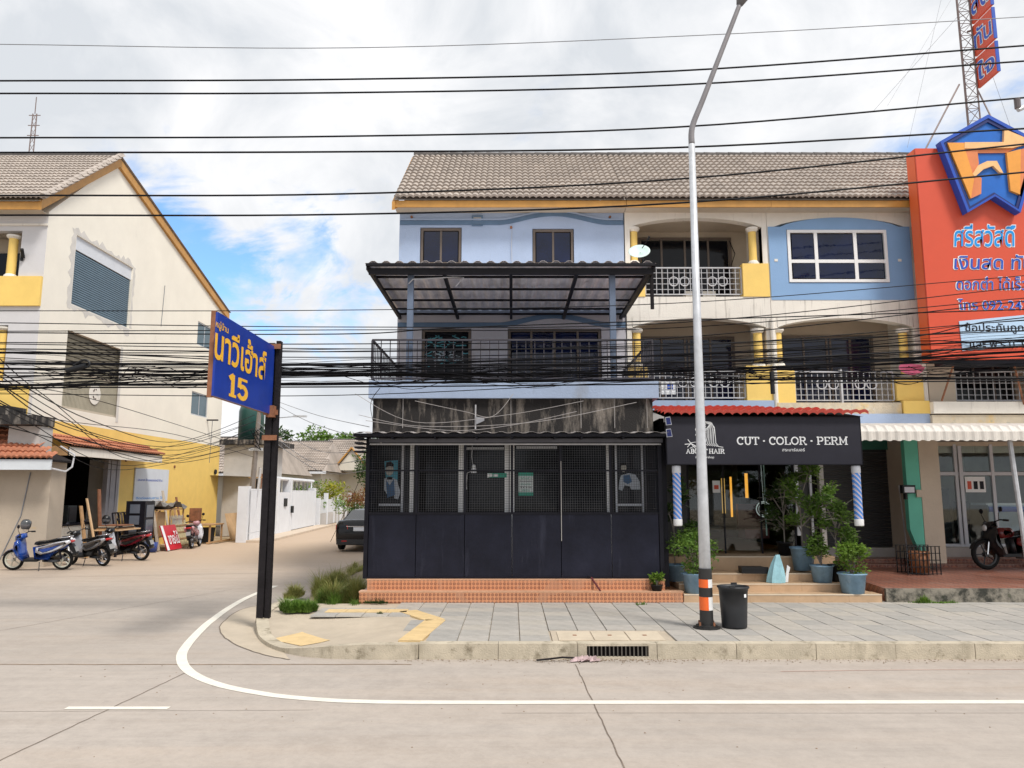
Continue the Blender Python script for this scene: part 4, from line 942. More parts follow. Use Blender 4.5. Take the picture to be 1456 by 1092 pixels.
b.add([(cc.x - .3, cc.y - .05, cc.z), (cc.x + .3, cc.y - .05, cc.z), (cc.x + .24, cc.y, cc.z + .08), (cc.x - .20, cc.y, cc.z + .10)], [(0, 1, 2, 3)])
b.build('cloth', mat('pink_cloth', (.75, .16, .28), .7, .15, 8), pk)

# satellite dish on the canopy end
sd_ = thing('satellite_dish', 'round pale green satellite dish above the canopy corner', 'satellite dish', (2.55, 13.7, 6.3))
dc = PY(909, 357, 13.8); dm = MB(); M = Matrix.Translation(dc) @ Matrix.Rotation(radians(-25), 4, 'Z') @ Matrix.Rotation(radians(52), 4, 'X') @ Matrix.Rotation(radians(12), 4, 'Y')
dm.m = M; dm.lathe((0, 0, 0), [(.001, -.05), (.09, -.043), (.15, -.022), (.20, .005), (.205, .0), (.15, -.03), (.09, -.052), (.001, -.06)], 24); dm.m = None
dm.build('dish', mat('dish_green', (.60, .76, .71), .4, .05), sd_, True)
MB().tube(dc + Vector((.02, .05, -.02)), (2.60, 13.85, 6.25), .016, 6).build('mast', stl, sd_)
MB().tube(dc + Vector((.05, -.02, .05)), dc + Vector((.16, -.12, .20)), .008, 5).build('feed_arm', stl, sd_)
MB().tube(dc + Vector((.15, -.12, .18)), dc + Vector((.17, -.15, .24)), .022, 8).build('receiver', plastic_b, sd_)
MB().box(2.64, 2.70, 14.0, 14.06, 5.5, 6.2).single('corner_conduit_bundle', wood_d, 'dark bundled pipe hanging below the canopy corner', 'pipe')

# ================================================================== hair salon
SX0, SX1 = 2.72, 6.12
sal = thing('hair_salon', 'hair salon front with glass doors and dark interior', 'shopfront', (4.4, 15.2, .85))
LZ = .85
MB().box(SX0 + .02, SX1 - .02, 14.6, 20.5, .2, LZ).build('floor', step_t, sal)
MB().box(SX0 + .0, SX0 + .08, 13.9, 20.4, LZ, 3.4).build('side_wall', black_in, sal)
MB().box(SX1 - .10, SX1, 15.3, 20.4, LZ, 3.4).build('side_wall', black_in, sal)
MB().box(SX0, SX1, 20.4, 20.5, LZ, 3.4).build('back_wall', mat('brown_dark_wall', (.06, .045, .04), .7, .2), sal)
MB().box(SX0, SX1, 14.0, 20.5, 3.28, 3.34).build('ceiling', mat('dark_ceiling', (.08, .08, .08), .8), sal)
gy = 15.3
for (a, c) in ((3.55, 4.22), (4.25, 4.95), (4.98, 5.62)):
    MB().box(a, c, gy, gy + .008, LZ + .06, 2.95).build('glass_door', clear_g, sal)
for x in (3.52, 4.235, 4.965, 5.635): MB().box(x - .014, x + .014, gy - .015, gy + .02, LZ, 2.97).build('door_frame', black_m, sal)
for (x, w_) in ((5.66, .07), (5.95, .045)): MB().box(x, x + w_, gy - .05, gy + .0, LZ + .35, 2.97).build('white_post', alu, sal)
MB().box(5.05, 5.07, gy - .02, gy - .0, 1.2, 2.9).build('pull_handle', mat('green_tint', (.25, .42, .38), .3), sal)
MB().box(3.5, 5.66, gy - .02, gy + .02, 2.97, 3.28).build('transom', black_in, sal)
MB().box(2.82, 3.50, gy - .02, gy + .03, LZ, 3.2).build('side_panel', mat('charcoal_panel', (.035, .035, .037), .6, .2), sal)
MB().box(5.74, 6.0, gy - .0, gy + .03, LZ, 3.2).build('side_panel', MATS['charcoal_panel'], sal)
# glowing light strips inside
amber = mat('amber_light', (.9, .5, .1), .5, .0, emit=((1.0, .42, .05), .8))
amber2 = mat('amber_dim', (.35, .2, .06), .5, .0, emit=((.9, .50, .12), .35))
for k, (px, y0, y1, wd, mm) in enumerate(((1028, 680, 730, .07, amber2), (1039, 678, 735, .035, amber), (1061, 673, 708, .055, amber), (1063, 720, 748, .07, amber))):
    p = PY(px, y0, 16.6); q = PY(px, y1, 16.6)
    tag(MB().box(p.x - wd / 2, p.x + wd / 2, 16.6, 16.64, q.z, p.z).build('light_strip', mm), ('dim amber light panel inside the salon', 'thin amber strip light inside the salon', 'upper bright amber lamp inside the salon', 'lower bright amber lamp inside the salon')[k], 'lamp', 'amber lights in the salon')
rl = thing('ring_lamp', 'round white ring ornament hanging behind the salon door', 'ring lamp', (4.6, 15.6, 2.0))
rc = PY(1086, 724, 15.55); MB().path([rc + Vector((.15 * cos(t * pi / 10), 0, .15 * sin(t * pi / 10))) for t in range(20)], .012, 6, True).build('ring', mat('pale_ring', (.6, .62, .58), .4, emit=((.8, .85, .8), .25)), rl)
MB().path([rc + Vector((.10 * cos(t * pi / 10), .01, .12 * sin(t * pi / 10))) for t in range(20)], .006, 5, True).build('inner_ring', MATS['pale_ring'], rl)
MB().tube(rc + Vector((0, 0, .15)), rc + Vector((-.02, 0, 1.0)), .004, 4).build('cord', MATS['pale_ring'], rl)
chs = thing('salon_chair', 'black salon chair seen dimly through the glass', 'chair', (4.1, 16.0, LZ))
MB().lathe((4.05, 16.1, 0), [(0, LZ), (.25, LZ + .01), (.25, LZ + .04), (.04, LZ + .07), (.035, LZ + .4), (0, LZ + .4)], 14).build('pedestal', chrome, chs)
MB().box(3.80, 4.30, 15.85, 16.35, LZ + .4, LZ + .52).build('seat', plastic_b, chs); MB().box(3.80, 4.30, 16.30, 16.42, LZ + .5, LZ + 1.15).build('backrest', plastic_b, chs)
for x in (3.77, 4.27): MB().box(x, x + .06, 15.9, 16.3, LZ + .62, LZ + .68).build('armrest', plastic_b, chs)
rd = thing('red_chair', 'dim red armchair inside the salon by the plants', 'chair', (5.1, 16.2, LZ))
MB().box(4.85, 5.35, 16.0, 16.5, LZ + .25, LZ + .45).build('seat', mat('dark_red_seat', (.12, .02, .025), .6), rd); MB().box(4.85, 5.35, 16.45, 16.58, LZ + .4, LZ + .95).build('backrest', MATS['dark_red_seat'], rd)
mir = thing('wall_mirror', 'tall pale framed mirror on the salon back wall', 'mirror', (4.4, 19, 1.8)); MB().box(3.6, 5.6, 18.9, 18.95, 1.3, 3.0).build('frame', mat('mirror_frame', (.10, .085, .075), .6), mir); MB().box(3.75, 5.45, 18.87, 18.899, 1.42, 2.9).build('mirror_glass', mat('mirror_face', (.08, .08, .08), .2, metal=.3), mir)
nt_ = thing('door_notice', 'small white notice on the salon side panel', 'notice', (3.4, gy - .03, 2.3)); p = PY(1018, 692, gy - .03)
MB().box(p.x - .07, p.x + .08, gy - .04, gy - .03, p.z - .12, p.z + .12).build('sheet', white_s, nt_); MB().box(p.x - .04, p.x + .05, gy - .045, gy - .041, p.z - .05, p.z + .03).build('print', red_o, nt_)
# steps
ss = thing('salon_steps', 'beige tiled steps leading up to the salon door', 'steps', (4.4, 13.35, PV))
stp = [(13.36, .315, 2.95, 6.35), (13.72, .45, 2.95, 6.20), (14.08, .59, 3.2, 5.62), (14.60, .85, 3.45, 5.6)]
edge_l = mat('pale_step_edge', (.66, .56, .43), .5, .1)
for k, (y, z, a, c) in enumerate(stp):
    n = 6; zb = PV - .02 if k == 0 else stp[k - 1][1]
    MB().box(a, c, y + .02, 15.3, PV - .05, z - .012).build('step_core', step_t, ss)
    for i in range(n):
        xa = a + (c - a) * i / n; MB().box(xa + .0015, xa + (c - a) / n - .0015, y + RN.uniform(0, .003), y + .0195, zb + .002, z - .013).build('riser_tile', step_t, ss)
        yb = (stp[k + 1][0] if k < 3 else 15.25); MB().box(xa + .0015, xa + (c - a) / n - .0015, y + .012, yb, z - .0115, z + RN.uniform(.0, .002)).build('tread_tile', step_t, ss)
    MB().box(a, c, y - .006, y + .011, z - .016, z + .004).build('step_edge', edge_l, ss)
# sign board
sg = thing('salon_sign', 'dark charcoal sign board reading CUT COLOR PERM above the salon', 'sign', (4.45, 13.35, 2.5))
SY = 13.35; sp = YP(SY)
MB().box(2.73, 6.16, SY, SY + .10, 2.54, 3.385).build('board', sign_bk, sg)
MB().box(2.72, 2.735, SY - .004, SY + .11, 2.53, 3.39).box(6.155, 6.17, SY - .004, SY + .11, 2.53, 3.39).box(2.735, 6.155, SY - .004, SY + .11, 2.528, 2.54).build('trim', black_m, sg)
def spx(px, py): p = PY(px, py, SY); return p.x, p.z
u0_, v0_ = spx(1048, 632.5)
o_, xe = serif('CUT . COLOR . PERM', white_s, sg, sp, 0, 0, -.006, 1.0); bpy.data.objects.remove(o_)
tgt = spx(1206, 632.5)[0] - u0_; hh = .142
o_, xe = serif('CUT . COLOR . PERM', white_s, sg, sp, 0, 0, -.006, hh); k_ = tgt / xe
for v in o_.data.vertices:
    v.co.x = (v.co.x + ORG[sg].x) * k_ + u0_ - ORG[sg].x; v.co.z += v0_
u_, v_ = spx(1128, 639.5); text('สระบาร์เบอร์', white_s, sg, sp, u_, v_ - .0, -.006, .40, .055, 'lettering', .012)
u_, v_ = spx(975.5, 645); o_, xe = serif('ABOUT HAIR', white_s, sg, sp, 0, 0, -.006, .085, tr=.2); k_ = (spx(1030.5, 645)[0] - u_) / xe
for v in o_.data.vertices: v.co.x = (v.co.x + ORG[sg].x) * k_ + u_ - ORG[sg].x; v.co.z += v_
u_, v_ = spx(1002, 650.5); text('& barbershop', white_s, sg, sp, u_, v_, -.006, .33, .052, 'lettering', .01)
lg = MB()
def L_(pts, w): lg.ribbon(sp, [spx(930 + x / 4.697, 580 + y / 4.697) for x, y in pts], w, -.003 - .0004 * len(lg.f) / 8, -.0005)
for k in range(7):          # flowing hair lines
    t = k / 6; x = 350 + 62 * t; L_([(345 - 10 * t + 2, 100 - 12 * t + k), (370 + 18 * t, 112 - 14 * t), (x - 8 + 8 * t, 150 - 15 * t), (x - 6, 195), (x - 20 + 20 * t, 238), (x - 5 + 30 * t, 250 + 10 * t)] if k != 6 else [(340, 90), (378, 96), (402, 130), (408, 190), (412, 235), (430, 258), (460, 263)], .011)
L_([(345, 92), (310, 95), (285, 118), (276, 145), (284, 165), (276, 182), (285, 188), (286, 205), (300, 215), (345, 215)], .014)
for k in range(5): L_([(345, 108 + 14 * k), (322 - 4 * k, 120 + 14 * k), (318, 150 + 12 * k), (340, 190 + 6 * k)], .012)
L_([(205, 243), (250, 240), (290, 262)], .014); L_([(225, 212), (258, 252), (282, 276)], .012); L_([(222, 262), (250, 232), (300, 225)], .010); L_([(238, 270), (270, 255), (300, 268)], .010)
lg.build('emblem', white_s, sg)
# barber poles
def barber(px, top, label):
    p = PY(px, top, 13.42); t = thing('barber_pole', label, 'barber pole', (p.x, 13.45, p.z), group='striped tubes under the salon sign')
    R_ = .075; zt = p.z; zb = zt - 1.05
    MB().lathe((p.x, 13.45, 0), [(0, zt), (R_, zt), (R_ * 1.05, zt - .02), (R_ * 1.05, zt - .12), (R_, zt - .13)], 16).build('top_cap', alu, t, True)
    MB().lathe((p.x, 13.45, 0), [(R_, zb + .12), (R_ * 1.05, zb + .11), (R_ * 1.05, zb + .02), (R_, zb), (0, zb)], 16).build('bottom_cap', white_f, t, True)
    m = MATS.get('barber_stripe')
    if not m:
        m = bpy.data.materials.new('barber_stripe'); m.use_nodes = True; nt = m.node_tree; N = nt.nodes; L = nt.links; b = N['Principled BSDF']; b.inputs['Roughness'].default_value = .2
        tc = N.new('ShaderNodeTexCoord'); sx = N.new('ShaderNodeSeparateXYZ'); L.new(tc.outputs['Object'], sx.inputs[0])
        ma = N.new('ShaderNodeMath'); ma.operation = 'MULTIPLY_ADD'; L.new(sx.outputs[0], ma.inputs[0]); ma.inputs[1].default_value = 1.1; L.new(sx.outputs[2], ma.inputs[2])
        mb_ = N.new('ShaderNodeMath'); mb_.operation = 'MULTIPLY'; L.new(ma.outputs[0], mb_.inputs[0]); mb_.inputs[1].default_value = 11.
        fr = N.new('ShaderNodeMath'); fr.operation = 'FRACT'; L.new(mb_.outputs[0], fr.inputs[0]); rp = N.new('ShaderNodeValToRGB'); L.new(fr.outputs[0], rp.inputs[0]); rp.color_ramp.interpolation = 'CONSTANT'
        e = rp.color_ramp.elements; e[0].position = 0; e[0].color = (.08, .24, .66, 1); e[1].position = .5; e[1].color = (.62, .66, .74, 1)
        q = e.new(.68); q.color = (.55, .12, .18, 1); q = e.new(.76); q.color = (.62, .66, .74, 1); q = e.new(.88); q.color = (.08, .24, .66, 1)
        L.new(rp.outputs[0], b.inputs['Base Color']); MATS['barber_stripe'] = m
    MB().lathe((p.x, 13.45, 0), [(R_ * .97, zb + .12), (R_ * .97, zt - .13)], 18).build('striped_tube', m, t, True)
    MB().tube((p.x, 13.45, zt), (p.x, 13.45, zt + .06), .02, 6).build('hanger', black_m, t)
barber(962, 662, 'striped blue barber pole hanging left of the salon entrance')
barber(1217.5, 662, 'striped blue barber pole hanging right of the salon entrance')
# red tiled roof over the sign
rr = thing('red_tile_roof', 'small faded red tile roof above the salon sign', 'roof', (4.4, 14, 3.4))
V = Vector((0, 1.5, .26)); MB().add([(2.68, 13.28, 3.37), (6.2, 13.28, 3.37), (6.2, 14.9, 3.66), (2.68, 14.9, 3.66)], [(0, 1, 2, 3)]).build('underlay', black_in, rr)
tiled_slope(rr, (2.68, 13.26, 3.40), (1, 0, 0), V, 12, 5, tile_red, True, .30, .305, .012, cull=lambda i, j: i > 11 - j * 1.4 + .8)
# solar lamps
for k, (px, py) in enumerate(((950, 599), (951, 616))):
    p = PY(px, py + 0, 13.2); t = thing('solar_light', ('upper small solar panel light at the left end of the salon sign', 'lower small solar panel light at the left end of the salon sign')[k], 'solar light', tuple(p), group='solar lights by the salon sign')
    MB().prism(YP(13.2), [(p.x - .05, p.z + .07), (p.x + .035, p.z + .08), (p.x + .06, p.z - .06), (p.x - .04, p.z - .07)], -.01, .0).build('frame', alu, t)
    MB().prism(YP(13.2), [(p.x - .04, p.z + .06), (p.x + .03, p.z + .07), (p.x + .05, p.z - .05), (p.x - .03, p.z - .06)], -.014, -.0105).build('solar_panel', navy, t)
    MB().tube((p.x - .05, 13.2, p.z), (2.73, 13.3, p.z - .05), .008, 5).build('arm', alu, t)
# air conditioning / clutter between bar and salon
MB().box(2.70, 2.78, 13.7, 14.2, .4, 3.1).single('corner_post', black_m, 'dark post between the bar front and the salon', 'post')

# ================================================================== right shops
plat = thing('tiled_platform', 'pinkish mosaic tiled forecourt with a worn concrete edge', 'platform', (9, 13.4, PV))
mos = bpy.data.materials.new('pink_mosaic'); mos.use_nodes = True; diamond(mos, (.36, .15, .10), (.20, .07, .05), (.44, .30, .24), 6.)
zf = lambda y: .40 + (y - 13.4) * .035
MB().add([(6.46, 13.40, .40), (15, 13.40, .40), (15, 16.2, zf(16.2)), (6.46, 16.2, zf(16.2)), (6.46, 13.40, .1), (15, 13.40, .1), (6.46, 16.2, .1)], [(0, 1, 2, 3), (0, 4, 5, 1), (0, 3, 6, 4)]).build('surface', mos, plat)
MB().box(6.44, 15, 13.385, 13.46, .1, .405).build('edge', mat('mossy_concrete', (.30, .27, .22), .9, .2, 3, .5, 30, stain=[((.035, .035, .028), .42, 3., 1), ((.10, .13, .04), .62, 6., 1)]), plat)
MB().box(6.46, 15, 16.2, 16.5, .1, .56).box(6.46, 15, 16.5, 17.5, .1, .64).build('upper_step', mos, plat)
MB().box(6.46, 15, 17.0, 22, .1, .84).build('shop_floor', grey_c, plat)
aw = thing('white_awning', 'white corrugated awning with a scalloped lip over the right-hand shops', 'awning', (9, 14.5, 3.0))
aw_m = mat('white_sheet', (.66, .62, .57), .5, .08, 2., stain=((.42, .38, .33), .62, 2.5, 1))
for i in range(12):
    xa = 6.28 + i * .72
    b = MB(); n = 16; vs = []
    for (y, z, am) in ((17.25, 3.56, .012), (15.4, 3.43, .016), (14.45, 3.33, .018), (14.28, 3.28, .02), (14.18, 3.18, .02), (14.17, 3.02, .02)):
        for q in range(n + 1):
            x = xa + .72 * q / n; h = am * (1 if (q % 4) in (1, 2) else 0); vs.append((x, y - (h if z < 3.3 else 0), z + (h if z >= 3.2 else -(h if z < 3.1 else 0))))
    b.add(vs, [(r * (n + 1) + q, r * (n + 1) + q + 1, (r + 1) * (n + 1) + q + 1, (r + 1) * (n + 1) + q) for r in range(5) for q in range(n)]); b.build('awning_sheet', aw_m, aw)
MB().box(6.28, 14.9, 14.3, 14.36, 3.12, 3.2).build('awning_beam', rail_w, aw)
p = PY(1437, 700, 14.4); MB().tube((p.x + .22, 14.42, .42), (p.x + .08, 14.42, 3.15), .045, 8).build('support_post', galv, aw)
# green unit with roller shutter
gs = thing('green_shopfront', 'narrow green shopfront with closed dark roller shutter', 'shopfront', (7.4, 17, .84))
MB().box(6.15, 8.5, 17.0, 17.1, 3.0, 3.3).build('lintel', dgreen_w, gs)
for k in range(26): MB().box(6.9, 8.42, 17.06, 17.075, .86 + k * .083, .86 + k * .083 + .078).build('shutter_slat', mat('shutter_dark', (.022, .023, .026), .5, .15), gs)
MB().box(6.15, 6.9, 17.02, 17.10, .84, 3.0).build('wall', black_in, gs)
MB().box(6.13, 6.22, 15.2, 17.4, .4, 3.3).build('side_wall', grey_c, gs)
MB().box(8.44, 8.60, 15.9, 17.1, .5, 3.2).build('inner_pier', dgreen_w, gs)
MB().prism(YP(15.72), [(8.14, 3.2), (8.42, 3.2), (8.42, .66), (8.36, .66), (8.14, 1.3)], 0, .14).build('green_pier', green_w, gs)
MB().box(8.43, 8.84, 15.72, 17.4, .62, 3.2).build('beige_pier', cream_in, gs)
MB().tube((8.30, 16.2, .7), (8.27, 16.3, 2.2), .014, 6).build('broom_stick', rail_w, gs); MB().box(8.30, 8.42, 15.66, 15.70, 1.95, 2.1).build('switch_box', cream_in, gs)
wl = thing('wall_spotlight', 'black floodlight mounted on the beige pier', 'floodlight', (8.6, 15.6, 2.1)); p = PY(1291, 696, 15.55)
MB().box(p.x - .13, p.x + .13, 15.5, 15.62, p.z - .08, p.z + .09).build('housing', plastic_b, wl); MB().box(p.x - .10, p.x + .10, 15.488, 15.499, p.z - .06, p.z + .05).build('lens', alu, wl); MB().box(p.x - .02, p.x + .02, 15.62, 15.72, p.z - .2, p.z - .05).build('arm', plastic_b, wl)
ofc = thing('office_shopfront', 'glazed office shopfront with silver door frames and tube lights inside', 'shopfront', (10.2, 17.4, .84)); gy = 17.4
MB().box(8.7, 13.2, 22, 22.1, .84, 3.3).build('back_wall', mat('office_wall', (.35, .33, .30), .8), ofc); MB().box(8.7, 13.2, gy, 22, 3.22, 3.3).build('ceiling', mat('office_ceiling', (.30, .30, .30), .8), ofc)
for x in (8.62, 13.1): MB().box(x, x + .1, gy + .05, 22, .84, 3.3).build('side_wall', MATS['office_wall'], ofc)
of_ = [8.98, 10.15, 10.98, 13.05]
for a, c in zip(of_[:-1], of_[1:]):
    for (z0_, z1_) in ((.90, 2.42), (2.52, 3.10)): MB().box(a + .03, c - .03, gy, gy + .008, z0_, z1_).build('glass_pane', clear_g, ofc)
for x in of_: MB().box(x - .035, x + .035, gy - .03, gy + .03, .84, 3.14).build('frame_post', alu, ofc)
MB().box(8.98, 13.05, gy - .025, gy + .025, 2.43, 2.51).build('transom', alu, ofc); MB().box(8.98, 13.05, gy - .02, gy + .02, 3.10, 3.2).build('head', cream_in, ofc); MB().box(8.98, 13.05, gy - .02, gy + .02, .84, .90).build('sill', alu, ofc)
MB().box(10.2, 10.28, gy - .06, gy - .03, .9, 3.1).build('door_edge', alu, ofc)
tubel = mat('tube_light', (1, 1, 1), .5, 0, emit=((1, 1, 1), 1.6))
for k, (x, z) in enumerate(((9.5, 3.14), (10.0, 3.17))): tag(MB().box(x, x + .6, 18.6 + k * .8, 18.66 + k * .8, z - .06, z - .02).build('tube_light', tubel), ('nearer glowing tube light on the office ceiling', 'farther glowing tube light on the office ceiling')[k], 'tube light')
q = thing('paper_notice', 'white printed notice on the office door glass', 'notice', (10.5, gy - .02, 2.2)); MB().box(10.32, 10.78, gy - .035, gy - .03, 2.05, 2.40).build('sheet', white_s, q)
for k in range(3): MB().box(10.37 + .14 * k, 10.46 + .14 * k, gy - .040, gy - .0355, 2.12, 2.3).build('print', (red_o, black_m, black_m)[k], q)
q = thing('desk', 'light desk with a blue and white panel inside the office', 'desk', (11.7, 18, .84)); p = PY(1432, 747, 17.9); MB().box(p.x - .4, p.x + .5, 17.9, 17.95, 1.05, 1.75).build('front_panel', mat('desk_panel', (.40, .50, .62), .5), q); MB().box(p.x - .4, p.x + .5, 17.88, 17.899, 1.6, 1.72).build('blue_band', royal, q); MB().box(p.x - .45, p.x + .55, 17.9, 18.5, 1.75, 1.8).build('desk_top', white_s, q)
for k, (px, py, w_, h_) in enumerate(((1345, 760, .35, 1.3), (1375, 770, .2, 1.0))):
    p = PY(px, 770, 18.3); MB().box(p.x - w_ / 2, p.x + w_ / 2, 18.3, 18.6, .84, .84 + h_).single('office_cabinet', plastic_b, ('dark tall cabinet inside the office', 'narrow dark cabinet behind the office door')[k], 'cabinet')
bk = thing('wire_basket', 'black wire basket holding an orange bucket by the green pier', 'basket', (8.6, 15.3, .5)); p = PY(1305, 785, 15.2)
b = MB()
for i in range(9):
    t = i / 8; b.box(p.x - .32 + .64 * t - .008, p.x - .32 + .64 * t + .008, 15.0, 15.016, .47, 1.0); b.box(p.x - .32 + .64 * t - .008, p.x - .32 + .64 * t + .008, 15.4, 15.416, .47, 1.0)
for z in (.48, .61, .74, .87, 1.0): b.box(p.x - .33, p.x + .33, 14.99, 15.01, z, z + .014); b.box(p.x - .33, p.x + .33, 15.4, 15.42, z, z + .014)
b.build('wire_frame', plastic_b, bk, kind='stuff'); MB().lathe((p.x + .02, 15.2, 0), [(0, .5), (.17, .5), (.19, .9), (.17, .9), (.15, .55), (0, .55)], 16).build('bucket', mat('orange_bucket', (.30, .12, .05), .6), bk, True)

# ================================================================== red sign board, star emblem, mast
os_ = thing('billboard', 'huge orange-red sign board with blue lettering on the upper facade', 'billboard', (11, 16.6, 4.97)); OY = 16.55; op = YP(OY)
MB().box(9.33, 13.6, OY, 16.60, 4.98, 9.93).build('face', red_o, os_); MB().box(9.325, 13.6, 16.605, 16.95, 4.97, 9.935).build('box_edge', red_o2, os_)
MB().box(9.6, 13.5, 16.6, 16.95, 4.86, 4.965).build('base_beam', black_m, os_)
for x in (9.9, 10.1): pass
MB().tube(PY(1357, 515, 16.8), PY(1339, 570, 17.1), .022, 6).build('strut', rust, os_)
MB().tube(PY(1440, 510, 16.8), PY(1456, 575, 17.1), .022, 6).build('strut', rust, os_)
def ow(px, py, y=OY): p = PY(px, py, y); return p.x, p.z
def otext(t, px0, px1, py, hpx, mm, shear, lw, off=.01):
    (xa, z), (xb, _) = ow(px0, py), ow(px1, py); h = ow(px0, py - hpx / 2)[1] - ow(px0, py + hpx / 2)[1]
    text(t, white_s, os_, op, (xa + xb) / 2, z, -.006, xb - xa, h, 'letter_outline', off + lw, shear=shear)
    text(t, mm, os_, op, (xa + xb) / 2, z, -.013, (xb - xa) * .975, h * .93, 'lettering', off, shear=shear)
otext('ศรีสวัสดิ์', 1354, 1446, 335, 34, azure, .15, .030, .010)
otext('เงินสด ทันใจ', 1354, 1493, 372, 24, royal, .12, .022, .010)
otext('ดอกต่ำ ได้เร็ว', 1358, 1461, 403, 20, royal, .12, .015, .004)
otext('โทร 092-2471', 1361, 1470, 433, 17, royal, .0, .016, .006)
MB().prism(op, [ow(1363, 457), ow(1530, 441), ow(1530, 485), ow(1368, 499)], -.02, -.001).build('pale_panel', mat('pale_blue_panel', (.45, .62, .82), .5, .12, 1), os_)
(xa, z), (xb, _) = ow(1371, 467), ow(1480, 467); text('ซื้อประกันถูกกว่า', black_m, os_, op, (xa + xb) / 2, z, -.024, xb - xa, .26, 'lettering', .01)
(xa, z), (xb, _) = ow(1378, 489), ow(1470, 489); text('และ พ.ร.บ. ฟรี', black_m, os_, op, (xa + xb) / 2, z, -.024, xb - xa, .20, 'lettering', .01)
stt = thing('star_emblem', 'blue pentagonal star emblem with golden letter above the red sign', 'emblem', (10.9, 16.4, 8.3))
SYm = 16.42; sq = YP(SYm); mx_ = 1404.
outer = [(1402, 165), (1476, 204), (1448, 304), (1412, 281), (1373, 304), (1334, 203)]
def sc_(pts, k, cx=1405, cy=238): return [ow(cx + (x - cx) * k, cy + (y - cy) * k, SYm) for x, y in pts]
def ringz(ok, ik, w0, w1, m, nm):
    b = MB(); O = sc_(outer, ok); I = sc_(outer, ik)
    for i in range(6):
        j = (i + 1) % 6; b.prism(sq, [O[i], I[i], I[j], O[j]], w0, w1)
    b.build(nm, m, stt)
MB().prism(sq, sc_(outer, .97), -.02, .12).build('backing', mat('star_blue', (.01, .13, .52), .35, .15, 1.2), stt)
ringz(1.0, .93, -.08, .118, royal, 'rim'); ringz(.93, .86, -.06, .0, navy, 'inner_rim')
zp = lambda pts: [ow(1340 + x / 7.276, 160 + y / 7.276, SYm) for x, y in pts]
for nm, m_, w_, pts in (('gold_bar', emb_gold, -.09, [(30, 330), (200, 330), (212, 400), (305, 700), (270, 905)]),
                        ('gold_bar', gold_l, -.095, [(205, 326), (610, 324), (615, 190), (844, 285), (900, 330), (700, 384), (203, 390)]),
                        ('orange_face', gold_o, -.06, [(215, 395), (345, 400), (362, 540), (300, 640), (390, 690), (385, 850), (272, 903), (305, 700)]),
                        ('gold_arch', gold_l, -.085, [(290, 650), (350, 560), (440, 518), (540, 516), (605, 640), (570, 634), (500, 566), (405, 600), (312, 682)]),
                        ('orange_face', gold_o, -.05, [(345, 398), (690, 386), (760, 372), (650, 425), (350, 428)]),
                        ('gold_bar', emb_gold, -.088, [(640, 432), (786, 395), (778, 862), (680, 822)]),
                        ('orange_face', gold_o, -.06, [(788, 396), (870, 368), (850, 640), (822, 902), (780, 868)])):
    MB().prism(sq, zp(pts)[::-1], w_, -.022).build(nm, m_, stt)
# lattice mast on the roof
mast = thing('lattice_mast', 'thin steel lattice mast rising from the roof', 'mast', (13.0, 20, 9)); mm = mat('mast_steel', (.20, .15, .14), .6, .2, 5)
bx, by, wd = 12.62, 19.4, .33
px_ = [(bx - wd / 2, by), (bx + wd / 2, by), (bx, by + wd * .87)]
for (x, y) in px_: MB().tube((x, y, 9.0), (x - .02, y, 18.5), .022, 6).build('leg', mm, mast)
b = MB()
for k in range(26):
    z = 9.2 + k * .36
    for i in range(3):
        a, c = px_[i], px_[(i + 1) % 3]; b.tube((*a, z), (*c, z), .009, 4, caps=False); b.tube((*a, z) if k % 2 else (*c, z), (*c, z + .36) if k % 2 else (*a, z + .36), .009, 4, caps=False)
b.build('lacing', mm, mast, kind='stuff')
for (q1, q2) in ((PY(1364, 120, 19.2), PY(1316, 212, 18.5)), (PY(1390, 128, 19.2), PY(1411, 170, 18.5))): MB().tube(q1, q2, .022, 6).build('brace', mm, mast)
for (q1, q2) in ((PY(1352, 0, 19.4), PY(1262, 150, 19.0)), (PY(1338, 0, 19.4), PY(1290, 210, 19)), (PY(1356, 30, 19.4), PY(1240, 160, 22)), (PY(1412, 110, 19.4), PY(1440, 190, 20))): MB().tube(q1 + (q1 - q2) * .3, q2, .004, 4).build('guy_wire', cable_g, mast)
# three hanging sign panels, square to the facade
PXp = 12.80; letters = ('สด', 'ทัน', 'ใจ')
def xpt(px, py): p = PX(px, py, PXp); return p.y, p.z
# panel edges measured at the outer edge
yA, yB = 18.57, 19.42
for k, (zt, zb, lab) in enumerate(((15.95, 14.95, 'top'), (14.87, 13.98, 'middle'), (13.90, 13.04, 'bottom'))):
    zo = -.0
    t = thing('hanging_sign', '%s of the three orange-red panels on the mast, lettered in blue' % lab, 'sign', (PXp, yA, zb), group='sign panels on the mast')
    xpl = lambda u, w, v: (PXp + w, 2 * 18.995 - u, v)     # seen from the street side (facing -x)
    MB().box(PXp, PXp + .07, yA, yB, zb, zt).build('panel', red_o, t); MB().box(PXp - .006, PXp + .076, yA - .03, yA - .0, zb - .0, zt + .0).build('edge', royal, t)
    h = (zt - zb) * .62; text(letters[k], white_s, t, xpl, 18.995, (zt + zb) / 2, -.006, .78, h * 1.08, 'letter_outline', .045); text(letters[k], royal, t, xpl, 18.995, (zt + zb) / 2, -.016, .73, h, 'lettering', .01)
    MB().tube((PXp, yB, zt - .1), (12.70, 19.50, zt - .1), .03, 6).build('bracket', mm, t)

